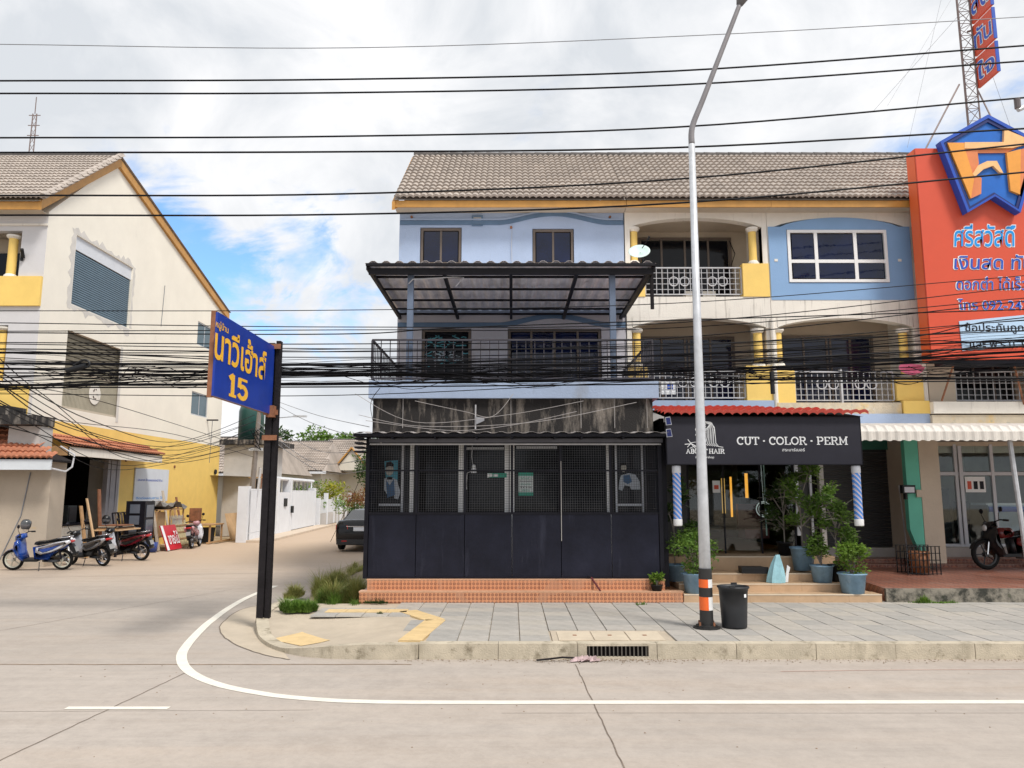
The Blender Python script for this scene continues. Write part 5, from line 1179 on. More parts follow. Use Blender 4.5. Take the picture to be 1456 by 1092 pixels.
# ================================================================== left shophouse across the side street
LX, LF, LB = -14.0, 21.9, 36.3
ls = thing('shophouse', 'cream and yellow corner shophouse across the side street with big gable wall', 'shophouse', (LX, LF, 0)); xp = XP(LX)
hol = [(23.40, 27.06, 7.98, 10.25), (23.36, 26.75, 4.66, 7.12), (33.0, 34.7, 8.56, 9.62), (32.8, 34.6, 5.42, 6.45)]
MB().wall(xp, LF, LB, 4.22, 10.45, 0, .25, hol).prism(xp, [(LF, 10.45), (LB, 10.45), (25.45, 13.62)], 0, .25).build('gable_wall', lwall, ls)
MB().wall(xp, LF, LB, 0, 4.218, -.003, .25, [(22.5, 27.0, 0.02, 3.22)]).build('lower_wall', yellow_w, ls)
for i in range(12): pass
MB().box(LX - 7, LX - .25, LB - .2, LB, 0, 10.4).box(LX - 7, LX - .26, LF + 1.3, LB - .2, 3.4, 10.4).build('inner_wall', cream_in, ls)
# rolling shutter window
MB().pbox(xp, 23.40, 27.06, .06, .14, 9.80, 10.25).build('shutter_box', MATS.get('pale_steel') or mat('pale_steel', (.62, .64, .68), .5, .05), ls)
sh_m = mat('blue_grey_shutter', (.11, .17, .22), .45, .08, 2)
for k in range(24): MB().pbox(xp, 23.42, 27.04, .08 + .0, .11, 7.99 + k * .0745, 7.99 + k * .0745 + .052).build('shutter_slat', sh_m, ls)
MB().pbox(xp, 23.3, 27.16, .12, .2, 7.9, 10.3).build('recess', black_in, ls)
patch = mat('bare_cement', (.62, .59, .55), .85, .1, 3.)
b = MB(); rg = random.Random(3)
for (a, c, d, e, w_) in ((23.38, 23.38, 7.8, 10.4, .22), (27.08, 27.08, 8.0, 10.3, .12), ):
    n = 16; L1 = [(a - w_ * (.5 + rg.random()) if a < 25 else a, d + (e - d) * i / n) for i in range(n + 1)]; R1 = [(c if a < 25 else c + w_ * (.5 + rg.random()), d + (e - d) * i / n) for i in range(n + 1)]
    for i in range(n): b.prism(xp, [L1[i], R1[i], R1[i + 1], L1[i + 1]], -.005, -.001)
for (v0_, sg_) in ((7.96, -1), (10.27, 1)):
    n = 24; H_ = [.04 + .28 * rg.random() * abs(sin(i * .35 + (1 if sg_ > 0 else 0))) for i in range(n + 1)]
    for i in range(n): u0_, u1_ = 23.3 + 3.8 * i / n, 23.3 + 3.8 * (i + 1) / n; q_ = [(u0_, v0_), (u1_, v0_), (u1_, v0_ + sg_ * H_[i + 1]), (u0_, v0_ + sg_ * H_[i])]; b.prism(xp, q_ if sg_ > 0 else q_[::-1], -.004, -.001)
b.build('cement_patch', patch, ls, kind='stuff')
# barred window
MB().pbox(xp, 23.36, 26.75, .16, .2, 4.66, 7.12).build('lattice_back', mat('olive_screen', (.16, .14, .10), .7, .15, 4), ls)
for k in range(8): MB().pbox(xp, 23.37, 26.74, .10, .15, 5.95 + k * .14, 5.95 + k * .14 + .11).build('shutter_slat', MATS['olive_screen'], ls)
for k in range(46): MB().pbox(xp, 23.4 + k * .0735, 23.4 + k * .0735 + .022, .04, .06, 4.70, 5.9).build('bar', mat('cream_bar', (.50, .46, .36), .5, .1), ls)
MB().pbox(xp, 23.38, 26.73, .035, .065, 5.86, 5.92).build('bar_rail', cream_in, ls); MB().pbox(xp, 23.38, 26.73, .035, .065, 4.67, 4.73).build('bar_rail', cream_in, ls)
MB().add([xp(25.2 + .36 * cos(t * pi / 9), .02, 5.32 + .36 * sin(t * pi / 9)) for t in range(18)], [tuple(range(18))]).build('oval_badge', white_w, ls)
for k in range(7): t = k * .9; MB().path([xp(25.2 + .1 * cos(t) + q * .05 * cos(2 * t), .01, 5.32 + .17 * sin(t) + q * .05 * sin(3 * t)) for q in range(3)], .014, 4).build('badge_scroll', bronze, ls)
MB().pbox(xp, 26.60, 26.76, -.01, .0, 4.5, 7.2).build('trim', patch, ls)
for (a, c, d, e) in hol[2:]: window(ls, xp, a + .01, c - .01, d, e, .06, galv, mat('teal_glass', (.05, .10, .13), .1, .1), 2, (), .05, .04)
MB().box(LX + .0, LX + .5, 34.55, 34.65, 5.30, 5.36).build('open_stay', black_m, ls)
# gable trim
def barge(p, q, w=.30, th=.1):
    b = MB(); p, q = Vector(p), Vector(q); off = Vector((th, 0, 0)); dn = Vector((0, 0, -w))
    b.add([p, q, q + dn, p + dn, p + off, q + off, q + dn + off, p + dn + off], [(0, 1, 2, 3), (7, 6, 5, 4), (0, 4, 5, 1), (3, 2, 6, 7), (0, 3, 7, 4), (1, 5, 6, 2)]); b.build('barge_board', orange_f, ls)
barge((LX + .002, 21.35, 10.60), (LX + .002, 25.46, 13.78)); barge((LX + .002, 25.46, 13.78), (LX + .002, 36.35, 10.74))
MB().add([(LX + .16, 25.4, 13.86), (LX + .16, 36.4, 10.80), (LX - 7, 36.4, 10.80), (LX - 7, 25.4, 13.86)], [(0, 1, 2, 3)]).build('rear_roof', tile_m, ls)
V = Vector((0, 4.15, 3.22)); MB().add([(LX + .1, 21.3, 10.55), (LX - 7, 21.3, 10.55), (LX - 7, 25.45, 13.75), (LX + .1, 25.45, 13.75)], [(0, 1, 2, 3)]).build('underlay', cream_in, ls)
tiled_slope(ls, (LX - 6.6, 21.25, 10.62), (1, 0, 0), V, 23, 16, tile_m, True, .30, V.length / 16)
for k in range(16): MB().lathe((LX - 6.6 + k * .42, 25.42, 13.86), [(.12, 0), (.11, .43), (0, .43)], 7, 'x', -.2, pi + .2).build('ridge_tile', tile_d, ls)
for k in range(14):
    p = Vector((LX + .16, 21.3, 10.70)).lerp(Vector((LX + .16, 25.4, 13.9)), k / 14); q = Vector((LX + .16, 21.3, 10.70)).lerp(Vector((LX + .16, 25.4, 13.9)), (k + 1.05) / 14); MB().tube(p, q, .10, 7, .085).build('verge_tile', tile_m, ls)
MB().box(LX - 7, LX, 21.36, 21.40, 10.32, 10.56).build('fascia', orange_f, ls); MB().box(LX - 7, LX, 21.40, LF, 10.34, 10.36).build('soffit', cream_in, ls)
# street front
lp = YP(LF)
wgrey = mat('pale_grey_wall', (.60, .59, .60), .75, .05, 1.5, .15, 30)
MB().wall(lp, LX - 7, LX - .001, 4.22, 10.34, -.004, .22, [(LX - 4.2, LX - .75, 8.35, 9.85), (LX - 4.2, LX - .9, 5.2, 6.95)]).build('front_wall', wgrey, ls)
MB().pbox(lp, LX - 6.8, LX - .0, -.09, -.002, 7.52, 8.42).build('parapet', yellow_w, ls); MB().pbox(lp, LX - 6.8, LX - .1, -.08, -.002, 4.3, 5.15).build('parapet', yellow_w, ls)
MB().pbox(lp, LX - 7, LX + .02, -.06, -.002, 10.0, 10.06).build('string_course', white_w, ls)
column(ls, LX - 1.05, LF + .1, 8.42, 9.72, .13, yellow_w); column(ls, LX - 1.1, LF + .1, 5.2, 6.9, .12, yellow_w)
MB().box(LX - 4.4, LX - .6, LF + 1.2, LF + 1.25, 5, 10).build('recess_back', cream_in, ls); MB().box(LX - 3.8, LX - 1.0, LF + 1.1, LF + 1.19, 8.3, 9.5).build('sliding_door', black_g, ls); MB().box(LX - 3.8, LX - .92, LF + .3, LF + 1.19, 5.1, 6.9).build('sliding_door', black_g, ls)
MB().tube((LX - .62, LF - .05, 9.0), (LX - .55, LF - .25, 9.2), .05, 8).build('wall_lamp', plastic_b, ls); MB().tube((LX - .66, LF - .06, 8.9), (LX - .66, LF - .06, 9.15), .04, 8).build('lamp_base', plastic_b, ls)
MB().box(LX - 7, LX - .26, LF + .23, LF + 1.3, 4.0, 4.2).build('floor_slab', cream_in, ls)
# garage opening
MB().box(LX - 4, LX - .26, 22.3, 22.4, 0, 3.4).box(LX - 4, LX - .26, 27.1, 27.2, 0, 3.4).box(LX - 4.1, LX - 4, 22.3, 27.2, 0, 3.4).box(LX - 4, LX - .26, 22.3, 27.2, 3.3, 3.39).build('workshop_room', black_in, ls)
for k in range(4): MB().box(LX - .10 + .02 * (k % 2), LX + .06 + .02 * (k % 2), 26.25 + k * .19, 26.25 + k * .19 + .17, .05, 3.15).build('folding_door_leaf', mat('grey_door', (.26, .25, .27), .5, .15, 3), ls)
MB().box(LX - 1.0, LX + .05, 26.99, 27.10, 0, 3.2).build('door_jamb', patch, ls)
MB().tube((LX + .03, 35.8, 3.0), (LX + .08, 35.8, 3.0), .12, 8).build('meter', black_m, ls)
for (y, z) in ((27.5, 3.2), (31.5, 3.1), (26.9, 1.8)): MB().tube((LX, y, z), (LX + .04, y, z), .06, 6).build('fixing', rust, ls)
for (y, z0, z1) in ((29.5, 8.6, 10.3), (35.1, 3.4, 5.4)): MB().tube((LX + .015, y, z0), (LX + .015, y + .1, z1), .012, 4).build('conduit', cable_g, ls)
# cabinet inside the workshop
q = thing('counter', 'white and grey counter inside the dark workshop opening', 'counter', (LX - .5, 24.4, 0))
MB().box(LX - .9, LX - .3, 22.8, 23.95, .1, .98).build('grey_panel', grey_c, q); MB().box(LX - .9, LX - .28, 23.96, 25.9, .1, .98).build('white_panel', mat('counter_white', (.62, .60, .55), .5), q); MB().box(LX - 1.0, LX - .25, 22.7, 26.0, .985, 1.06).build('counter_top', black_m, q)
MB().tube((LX - .26, 25.7, .8), (LX - .26, 25.7, .9), .02, 5).build('handle', black_m, q)
for k, (y, h, w_, mm_, nm, lab) in enumerate(((23.6, .5, .3, plastic_b, 'coffee_machine', 'dark machine standing on the workshop counter'), (24.3, .3, .35, grey_c, 'till', 'grey till on the workshop counter'), (25.2, .55, .5, mat('dim_screen', (.07, .08, .08), .4), 'monitor', 'dim square monitor on the workshop counter'))):
    q = thing(nm, lab, nm.replace('_', ' '), (LX - .6, y, 1.06)); MB().box(LX - .8, LX - .45, y - w_ / 2, y + w_ / 2, 1.07, 1.07 + h).build('body', mm_, q); MB().box(LX - .449, LX - .43, y - w_ / 2 + .04, y + w_ / 2 - .04, 1.12, 1.02 + h).build('front', mat('dim_face', (.05, .05, .055), .3), q)
for k in range(4): MB().lathe((LX - .40, 23.25 + k * .30, 0), [(0, 1.06), (.035, 1.06), (.035, 1.2), (.015, 1.26), (.015, 1.30), (0, 1.30)], 8).single('bottle', white_w, ('first','second','third','fourth')[k] + ' pale bottle from the left on the workshop counter', 'bottle', 'bottles on the workshop counter')
# side awning over the opening
sa = thing('tile_awning', 'terracotta tiled awning over the dark workshop opening', 'awning', (LX, 25, 3.2))
MB().box(LX + .76, LX + .82, 22.6, 28.6, 3.14, 3.40).build('fascia', white_w, sa); MB().box(LX, LX + .80, 22.6, 22.66, 3.14, 3.42).build('end_board', wood, sa)
tiled_slope(sa, (LX + .88, 28.7, 3.42), (0, -1, 0), Vector((-1, 0, .42)), 20, 3, tile_terra, True, .30, .32, .01) if False else tiled_slope(sa, (LX + .88, 22.55, 3.42), (0, 1, 0), Vector((-1, 0, .42)), 20, 3, tile_terra, True, .305, .32, .01)
MB().add([(LX + .86, 22.6, 3.40), (LX + .86, 28.6, 3.40), (LX, 28.6, 3.76), (LX, 22.6, 3.76)], [(0, 1, 2, 3)]).build('underlay', wood_d, sa)
# front annex
an = thing('annex', 'low beige annex with terracotta roof and white gutter at the left edge', 'annex', (-14.6, 21.3, 0))
A, B = Vector((-19, 20.75, 0)), Vector((-12.98, 21.45, 0)); dA = (B - A).normalized()
apl = lambda u, w, v: (A.x + dA.x * u - dA.y * w * -0 + (-dA.y) * w, A.y + dA.y * u + dA.x * w, v)
bw = mat('annex_wall', (.46, .39, .31), .8, .08, 1.2, .25, 25, stain=[((.52, .36, .16), .60, 1.0, 2.5)])
LL = (B - A).length
def slab(pl_, u0, u1, w0, w1, v0, v1): return MB().prism(pl_, [(u0, v0), (u1, v0), (u1, v1), (u0, v1)], w0, w1)
slab(apl, 0, LL, 0, .9, 0, 2.95).build('wall', bw, an)
for k in range(5): slab(apl, LL - 1.5 - k * .9, LL - 1.48 - k * .9, -.012, -.001, .05, 2.7).build('panel_joint', cream_in, an)
slab(apl, 0, LL + .25, -.62, -.56, 2.66, 2.94).build('gutter', mat('gutter_white', (.62, .66, .70), .45, .06), an)
slab(apl, 0, LL + .2, -.56, .9, 2.90, 2.93).build('soffit', wood_d, an)
O = Vector(apl(LL + .3, -.66, 2.96)); V = Vector((-dA.y * 1.0, dA.x * 1.0, .62)); st_u = -dA
n_t = 19
tiled_slope(an, Vector(apl(LL + .3 - n_t * .3, -.66, 2.96)), dA, V, n_t, 6, tile_terra, True, .30, .31, .012, cull=lambda i, j: i > n_t - .4 - j * .9)
b = MB(); b.add([apl(0, -.60, 2.94), apl(LL + .2, -.60, 2.94), apl(LL - 1.9, .95, 3.86), apl(0, .95, 3.86), apl(LL + .2, .9, 2.94)], [(0, 1, 2, 3), (1, 4, 2)]); b.build('roof_underlay', wood_d, an)
MB().path([apl(LL - 1.25, -.60, 2.95), apl(LL - 1.3, -.55, 2.5), apl(LL - 1.5, -.05, 1.8), apl(LL - 1.62, -.03, .05)], .03, 6).build('downpipe', rail_w, an)
MB().path([apl(LL - 1.1, -.3, 3.2), apl(LL - 1.6, -.3, 3.25), apl(LL - 2.6, -.1, 3.5)], .025, 5).build('roof_pipe', rail_w, an)
for pts in (((1.45, 2.30), (2.25, 2.38), (2.35, 1.75), (1.55, 1.30), (2.2, .2)), ((.55, 2.6), (.7, 1.4), (1.15, .2))): MB().path([apl(LL - u, -.012, v) for u, v in pts], .016, 4).build('crack_conduit', cable_g, an)
slab(apl, LL - 2.75, LL - 2.65, -.05, -.01, .9, 1.0).build('bracket', rust, an); MB().tube(apl(LL - 3.0, -.1, .75), apl(LL - 2.35, -.1, 1.45), .05, 6).build('leaning_board', mat('old_board', (.25, .12, .07), .8), an)
MB().tube(apl(LL + .22, -.5, 2.7), apl(LL + .50, -.3, 2.62), .025, 6).build('pipe_bend', rail_w, an); MB().path([apl(LL + .50, -.3, 2.62), apl(LL + .62, -.2, 2.75), apl(LL + .62, -.1, 3.1), apl(LL + .1, .2, 3.35)], .025, 6).build('pipe_bend', rail_w, an)
cs = thing('concrete_canopy', 'grimy concrete canopy slab above the annex roof', 'canopy', (-15, 21.3, 3.9))
MB().box(-19, -13.25, 20.9, 21.85, 3.92, 4.18).build('slab', stained, cs); MB().box(-19, -14.1, 21.0, 21.85, 4.2, 4.45).build('ledge', stained, cs); MB().box(-14.2, -13.3, 21.3, 21.88, 2.95, 3.90).build('side_wall', grey_c, cs)
for k in range(4): MB().path([(-16.5 + k * .3, 20.95, 4.5), (-15.6 + k * .2, 20.9, 4.62 + .05 * k), (-14.6, 20.95, 4.45)], .03, 5).build('pipe', plastic_b, cs)
# white notice board on the yellow wall
nb = thing('notice_board', 'white notice board with two lines of blue print on the yellow wall', 'notice board', (LX, 29.5, 1.7))
MB().pbox(xp, 28.2, 30.95, -.05, -.01, 1.70, 2.95).build('board', mat('board_white', (.62, .66, .72), .5, .06, 2), nb)
xb = lambda u, w, v: (LX + .052 - w, u, v)
text('ประกาศ ห้ามจอดรถหน้าร้าน', royal, nb, xb, 29.4, 2.52, -.002, 2.0, .10, 'lettering', .01); text('ติดต่อสอบถาม โทร', azure, nb, xb, 29.55, 1.84, -.002, 2.4, .10, 'lettering', .01)

# ---- grey utility block, fence, gates
ub = thing('utility_block', 'small grey concrete block with narrow dark doorway past the yellow wall', 'outbuilding', (-13, 36.6, 0))
MB().wall(YP(36.5), -13.85, -11.95, 0, 4.3, 0, .2, [(-12.50, -12.12, 0.02, 2.7)]).build('wall', grey_c, ub); MB().box(-12.15, -11.95, 36.7, 39.5, 0, 4.3).box(-13.85, -12.15, 38, 38.2, 0, 4.3).build('side_wall', grey_c, ub)
MB().box(-14.0, -11.5, 36.2, 40, 4.32, 4.55).build('roof_slab', stained, ub)
MB().lathe((-13.2, 38.2, 0), [(0, 4.55), (.62, 4.56), (.62, 6.1), (.55, 6.35), (0, 6.4)], 16).single('water_tank', mat('green_tank', (.015, .07, .06), .4, .1), 'dark green water tank on the grey utility block roof', 'water tank', smooth=True)
# gates along the side street
def gp(t): return Vector((-10.95 - (t - 31.8) * .062, t, 0))
gt = thing('white_wall_gate', 'long white boundary wall with ribbed white gates along the side street', 'gate', (-11.3, 38, 0))
wh = mat('gate_white', (.72, .74, .78), .5, .05, 2, stain=((.5, .5, .5), .68, 3, .5))
def gseg(t0, t1, z0, z1, th, nm, m): 
    a, c = gp(t0), gp(t1); d = (c - a).normalized(); n = Vector((-d.y, d.x, 0)) * th
    MB().add([(*(a).xy, z0), (*(c).xy, z0), (*(c + n).xy, z0), (*(a + n).xy, z0), (*(a).xy, z1), (*(c).xy, z1), (*(c + n).xy, z1), (*(a + n).xy, z1)], [(0, 3, 2, 1), (4, 5, 6, 7), (0, 1, 5, 4), (1, 2, 6, 5), (2, 3, 7, 6), (3, 0, 4, 7)]).build(nm, m, gt)
gseg(31.9, 36.6, 0, .35, .12, 'plinth', wh)
t = 31.9
while t < 36.5: gseg(t, t + .30, .36, 2.12, .05, 'gate_panel', wh); t += .31
for t0 in (31.7, 36.7, 39.4, 45.8): gseg(t0, t0 + .42, 0, 2.75 if t0 in (36.7, 39.4) else 2.3, .42, 'pillar', wh)
gseg(37.15, 39.35, 0, 2.05, .12, 'wall', wh)
t = 39.9
while t < 45.6: gseg(t, t + .27, .12, 2.08, .05, 'gate_panel', wh); t += .28
gseg(39.85, 45.75, 2.085, 2.15, .07, 'top_rail', wh); gseg(31.9, 36.65, 2.125, 2.20, .07, 'top_rail', wh)
a = gp(38.3); MB().box(a.x + .02, a.x + .06, 38.0, 38.5, 1.35, 1.75).build('mailbox', plastic_b, gt); a = gp(39.9); MB().box(a.x + .03, a.x + .12, 39.55, 39.8, 1.0, 1.35).build('intercom', plastic_b, gt)
gseg(31.7, 47, 0, .09, -.9, 'driveway_apron', mat('pale_apron', (.55, .45, .35), .8))
# low picket fence beyond
pf = thing('picket_fence', 'low grey block wall with white railing beyond the gates', 'fence', (-12.2, 50, 0))
for k in range(6): a = gp(46.8 + k * 2.6); MB().box(a.x - .12, a.x + .12, a.y, a.y + .24, 0, 2.0 if k % 2 else 1.7).build('post', wh, pf)
for k in range(5):
    a, c = gp(47.1 + k * 2.6), gp(49.3 + k * 2.6); b = MB(); b.prism(lambda u, w, v: (u, v, w), [(a.x, a.y), (a.x + .1, a.y), (c.x + .1, c.y), (c.x, c.y)], 0, .75); b.build('block_wall', grey_c, pf)
    b = MB()
    for q in range(10): e = a.lerp(c, q / 9); b.box(e.x, e.x + .03, e.y, e.y + .04, .76, 1.6)
    b.build('railings', wh, pf, kind='stuff')
# carport roofs behind the gate
cp = thing('carport', 'flat grey carport roof behind the white gates', 'carport', (-14.5, 41, 2.6))
MB().add([(-17.5, 33, 2.95), (-11.4, 37.0, 2.75), (-12.2, 46.8, 2.75), (-17.5, 46.8, 3.1)], [(0, 1, 2, 3)]).build('roof_sheet', mat('grey_roof_sheet', (.36, .37, .39), .5, .1), cp)
MB().tube((-11.4, 37.0, 2.72), (-12.2, 46.8, 2.72), .09, 6).build('edge_beam', wh, cp)
for k in range(5): MB().tube((-12.1 - k * .25, 46.0, 0), (-12.1 - k * .25, 46.0, 2.7), .05, 6).build('post', wh, cp)
# houses at the end of the street
hw = mat('house_wall', (.66, .62, .54), .8, .06, 1)
hti = mat('house_tile', (.34, .29, .25), .8, .3, .7, .3, 12, stain=((.18, .16, .15), .58, .9, 1))
def house(label, x0, x1, y0, y1, ze, zr, gable=None, hip=1.0, wall_right=True):
    t = thing('house', label, 'house', ((x0 + x1) / 2, y0, 0), group='bungalows at the end of the side street')
    MB().box(x0 + .5, x1 - .5, y0 + .6, y1 - .5, 0, ze).build('wall', hw, t)
    ym = (y0 + y1) / 2; V = Vector((0, ym - y0, zr - ze)); L_ = V.length; nv = int(L_ / .36); nu = int((x1 - x0) / .36)
    rf = MB().add([(x0, y0, ze), (x1, y0, ze), (x1 - hip, ym, zr), (x0 + hip, ym, zr), (x1, y1, ze), (x0, y1, ze)], [(0, 1, 2, 3), (1, 4, 2), (4, 5, 3, 2), (5, 0, 3)]).build('roof', hti, t)
    tiled_slope(rf, (x0, y0 - .03, ze + .02), (1, 0, 0), V, nu, nv, hti, False, .36, L_ / nv, .01, cull=lambda i, j: i * .36 < hip * j / nv or (nu - i) * .36 < hip * j / nv)
    MB().tube((x0 + hip, ym, zr + .05), (x1 - hip, ym, zr + .05), .10, 6).build('ridge', tile_d, rf)
    MB().box(x0, x1, y0 + .01, y0 + .06, ze - .2, ze - .01).build('fascia', wh, t)
    if gable:
        for gx, gw, gh in gable:
            MB().prism(YP(y0 - .9), [(gx - gw, ze - .1), (gx + gw, ze - .1), (gx, ze + gh)], 0, .12).build('gable', hw, t)
            for s_ in (-1, 1):
                MB().add([(gx + s_ * (gw + .3), y0 - 1.05, ze - .25), (gx, y0 - 1.05, ze + gh + .12), (gx, y0 + 3, ze + gh + .12), (gx + s_ * (gw + .3), y0 + 2.4, ze - .25)], [(0, 1, 2, 3) if s_ < 0 else (3, 2, 1, 0)]).build('gable_roof', hti, t)
                MB().tube((gx + s_ * (gw + .3), y0 - 1.07, ze - .25), (gx, y0 - 1.07, ze + gh + .12), .07, 5).build('barge_board', orange_f, t)
    window(t, YP(y0 + .6), x1 - 2.2, x1 - 1.2, 1.0, 2.3, -.05, white_f, black_g, 2)
    return t
house('bungalow with grey-brown tiled roof and small white gable', -25.5, -13.7, 56, 68, 3.6, 6.1, [(-17.0, 1.0, 1.5)])
house('cream bungalow with an orange-edged gable porch by the bend', -17.2, -9.3, 62, 72, 3.9, 6.6, [(-12.9, 1.3, 1.6)])
house('farther bungalow with pale tiled roof behind the others', -16.5, -2, 78, 90, 4.2, 7.6, None)
house('tiled bungalow half hidden behind the white gates', -24, -14.4, 46, 55, 3.2, 5.6, None)
# trees and hedges
SIDE = ['leftmost', 'second from the left', 'third from the left', 'fourth from the left', 'fifth from the left', 'sixth from the left', 'seventh from the left', 'farthest right']
def tree(name, label, x, y, h, r, n, size, m, trunk=.2, group=None, seed=1, sq=.75):
    rg = random.Random(seed); t = thing(name, label, 'tree', (x, y, 0), group=group)
    b = MB(); b.path([(x, y, -.1), (x + .1, y, h * .3), (x - .05, y + .1, h * .6)], lambda s: trunk * (1 - .5 * s), 8)
    for k in range(5): a = k * 1.3; b.path([(x, y, h * .4), (x + r * .4 * cos(a), y + r * .4 * sin(a), h * .65), (x + r * .75 * cos(a), y + r * .75 * sin(a), h * .82)], lambda s: trunk * .4 * (1 - .6 * s), 5)
    b.build('trunk', pole_c, t)
    cr = MB()
    for k in range(9):
        a = rg.random() * 6.28; q = rg.random() ** .5 * r * .7; c = (x + q * cos(a), y + q * sin(a), h - r * sq + rg.uniform(-.4, .5) * r * sq)
        l = leaves(c, r * rg.uniform(.35, .55), n // 9, size, squash=.8, rng=rg); cr.add(l.v, l.f)
    cr.build('crown', m, t, kind='stuff'); return t
tree('leafy_tree', 'rounded light green tree above the bungalow roofs', -18.5, 78, 8.6, 3.6, 4200, .42, leafA, seed=3)
tree('leafy_tree', 'dark green tree behind the sign post above the roofs', -24.5, 74, 8.8, 3.4, 3600, .42, leafB, seed=4)
tree('leafy_tree', 'thin distant tree just peeping over the roofs', -16.0, 92, 9.0, 2.6, 1800, .42, leafB, seed=5)
tree('leafy_tree', 'dark tree beside the bungalow right of the street', -9.6, 58, 5.4, 2.6, 3000, .30, leafB, seed=6)
for k in range(9):
    x = -60 + k * 13 + RN.uniform(-3, 3)
    if -30 < x < -2: continue
    tree('background_tree', 'distant tree far behind the shophouses, %s of its row' % (SIDE[(0, 0, 1, 2, 3, 4, 5, 6, 7)[k]] if k else 'set apart at the left end'), x, 105 + RN.uniform(-5, 15), 9, 5, 1500, .8, leafB, seed=20 + k, group='trees far behind the shophouses')
def bush(name, label, c, r, n, size, m, sq=.8, seed=1, group=None):
    rg = random.Random(seed); t = thing(name, label, 'shrub', (c[0], c[1], 0), group=group); cr = MB()
    for k in range(6):
        a = rg.random() * 6.28; q = rg.random() * r * .6; l = leaves((c[0] + q * cos(a), c[1] + q * sin(a), c[2] + rg.uniform(-.3, .4) * r), r * .55, n // 6, size, squash=sq, rng=rg); cr.add(l.v, l.f)
    cr.build('foliage', m, t, kind='stuff')
    MB().path([(c[0], c[1], -.02), (c[0], c[1], c[2])], .03, 5).build('stem', pole_c, t); return t
bush('garden_shrub', 'tall green shrub with yellow tips behind the picket fence', (-12.6, 52.5, 1.9), 1.5, 1500, .17, leafY, seed=1)
bush('garden_shrub', 'green shrub left of the yellow one by the picket fence', (-14.0, 51.2, 1.9), 1.3, 1200, .17, leafA, seed=2)
bush('garden_shrub', 'low green bush at the fence post', (-12.5, 48.8, 1.2), .8, 800, .12, leafC, seed=8)
bush('garden_shrub', 'red and orange flowering hedge beyond the parked car', (-8.7, 44.0, 1.7), 1.1, 1500, .13, leafR, seed=3)
bush('garden_shrub', 'dark green bush below the red flowering hedge', (-8.6, 43.0, .9), 1.1, 1200, .13, leafB, seed=4)
bush('garden_shrub', 'lime green bush left of the red hedge', (-10.3, 47.0, 1.2), .8, 800, .12, leafC, seed=5)
fp = thing('side_fence', 'grey and white garden fence at the bend of the side street', 'fence', (-9.5, 49, 0))
for k in range(9): MB().box(-11.2 + k * .35, -11.2 + k * .35 + .06, 49 - k * .3, 49.06 - k * .3, 0, 1.75).build('bar', wh, fp)
# leaning concrete pole
lpz = thing('power_pole', 'leaning concrete power pole beside the white gates', 'power pole', (-11.44, 33.3, 0))
top = PY(369, 583, 33.0); top = top + (top - Vector((-11.44, 33.3, 0))) * .12
MB().tube((-11.44, 33.3, -.1), top, .14, 8, .09).build('shaft', pole_c, lpz)
for (f_, dx) in ((.90, .0), (.62, .0)):
    p = Vector((-11.5, 33.3, 0)).lerp(top, f_); MB().box(p.x - .25, p.x + .35, p.y - .12, p.y - .04, p.z - .06, p.z + .06).build('cross_arm', rust if f_ > .7 else galv, lpz)
for k in range(5): p = Vector((-11.5, 33.3, 0)).lerp(top, .66); MB().path([(p.x - .1, p.y - .15, p.z + .1 * k), (p.x + .3, p.y - .2, p.z + .25 * k - .3), (p.x - .2 + .1 * k, p.y - .2, p.z + .6)], .02, 4).build('wire_coil', cable_m, lpz)
MB().tube((-11.15, 33.0, 0), (-10.95, 33.1, 3.1), .045, 6).single('leaning_pipe', rail_w, 'white pipe leaning against the concrete power pole', 'pipe')
sl = thing('street_light', 'small distant street light on an arm right of the sign post', 'street light', (-12.2, 40, 6.9))
p = PY(428, 592, 40); MB().tube((p.x - 1.5, 40, p.z - .1), (p.x - .3, 40, p.z), .03, 6).build('arm', galv, sl); MB().box(p.x - .4, p.x + .3, 39.9, 40.1, p.z - .04, p.z + .05).build('lamp_head', galv, sl); MB().tube((p.x - 1.5, 40, 0), (p.x - 1.5, 40, p.z), .06, 6).build('pole', galv, sl)
# distant radio mast
rm = thing('radio_mast', 'thin distant lattice radio mast above the left roof', 'radio mast', (-53.8, 80, 0)); b = MB(); zt = PY(50, 138, 80).z
for s_ in (-1, 1): MB().tube((-53.8 + s_ * .5, 80, 0), (-53.75 + s_ * .22, 80, zt - 2), .06, 4).build('leg', mast and MATS['mast_steel'], rm)
for k in range(40): z = zt - 2 - k * .9; w_ = .22 + .28 * k / 50; b.tube((-53.75 - w_, 80, z), (-53.75 + w_, 80, z - .9), .03, 3, caps=False); b.tube((-53.75 + w_, 80, z), (-53.75 - w_, 80, z - .9), .03, 3, caps=False)
b.build('lacing', MATS['mast_steel'], rm, kind='stuff'); MB().tube((-53.75, 80, zt - 2), (-53.75, 80, zt), .05, 4).build('antenna', MATS['mast_steel'], rm)
for k in range(3): MB().tube((-54.4, 80, zt - 2.2 - k * 1.2), (-53.1, 80, zt - 2.2 - k * 1.2), .05, 4).build('antenna_arm', MATS['mast_steel'], rm)

# across the road, behind the viewer: what the glass reflects
for k in range(8):
    tree('roadside_tree', 'roadside tree across the main road, %s of its row' % SIDE[k], -26 + k * 7.5 + RN.uniform(-2, 2), -17 - RN.uniform(0, 5), RN.uniform(4.5, 8), 3.4, 1300, .6, leafB, seed=50 + k, group='trees across the main road')

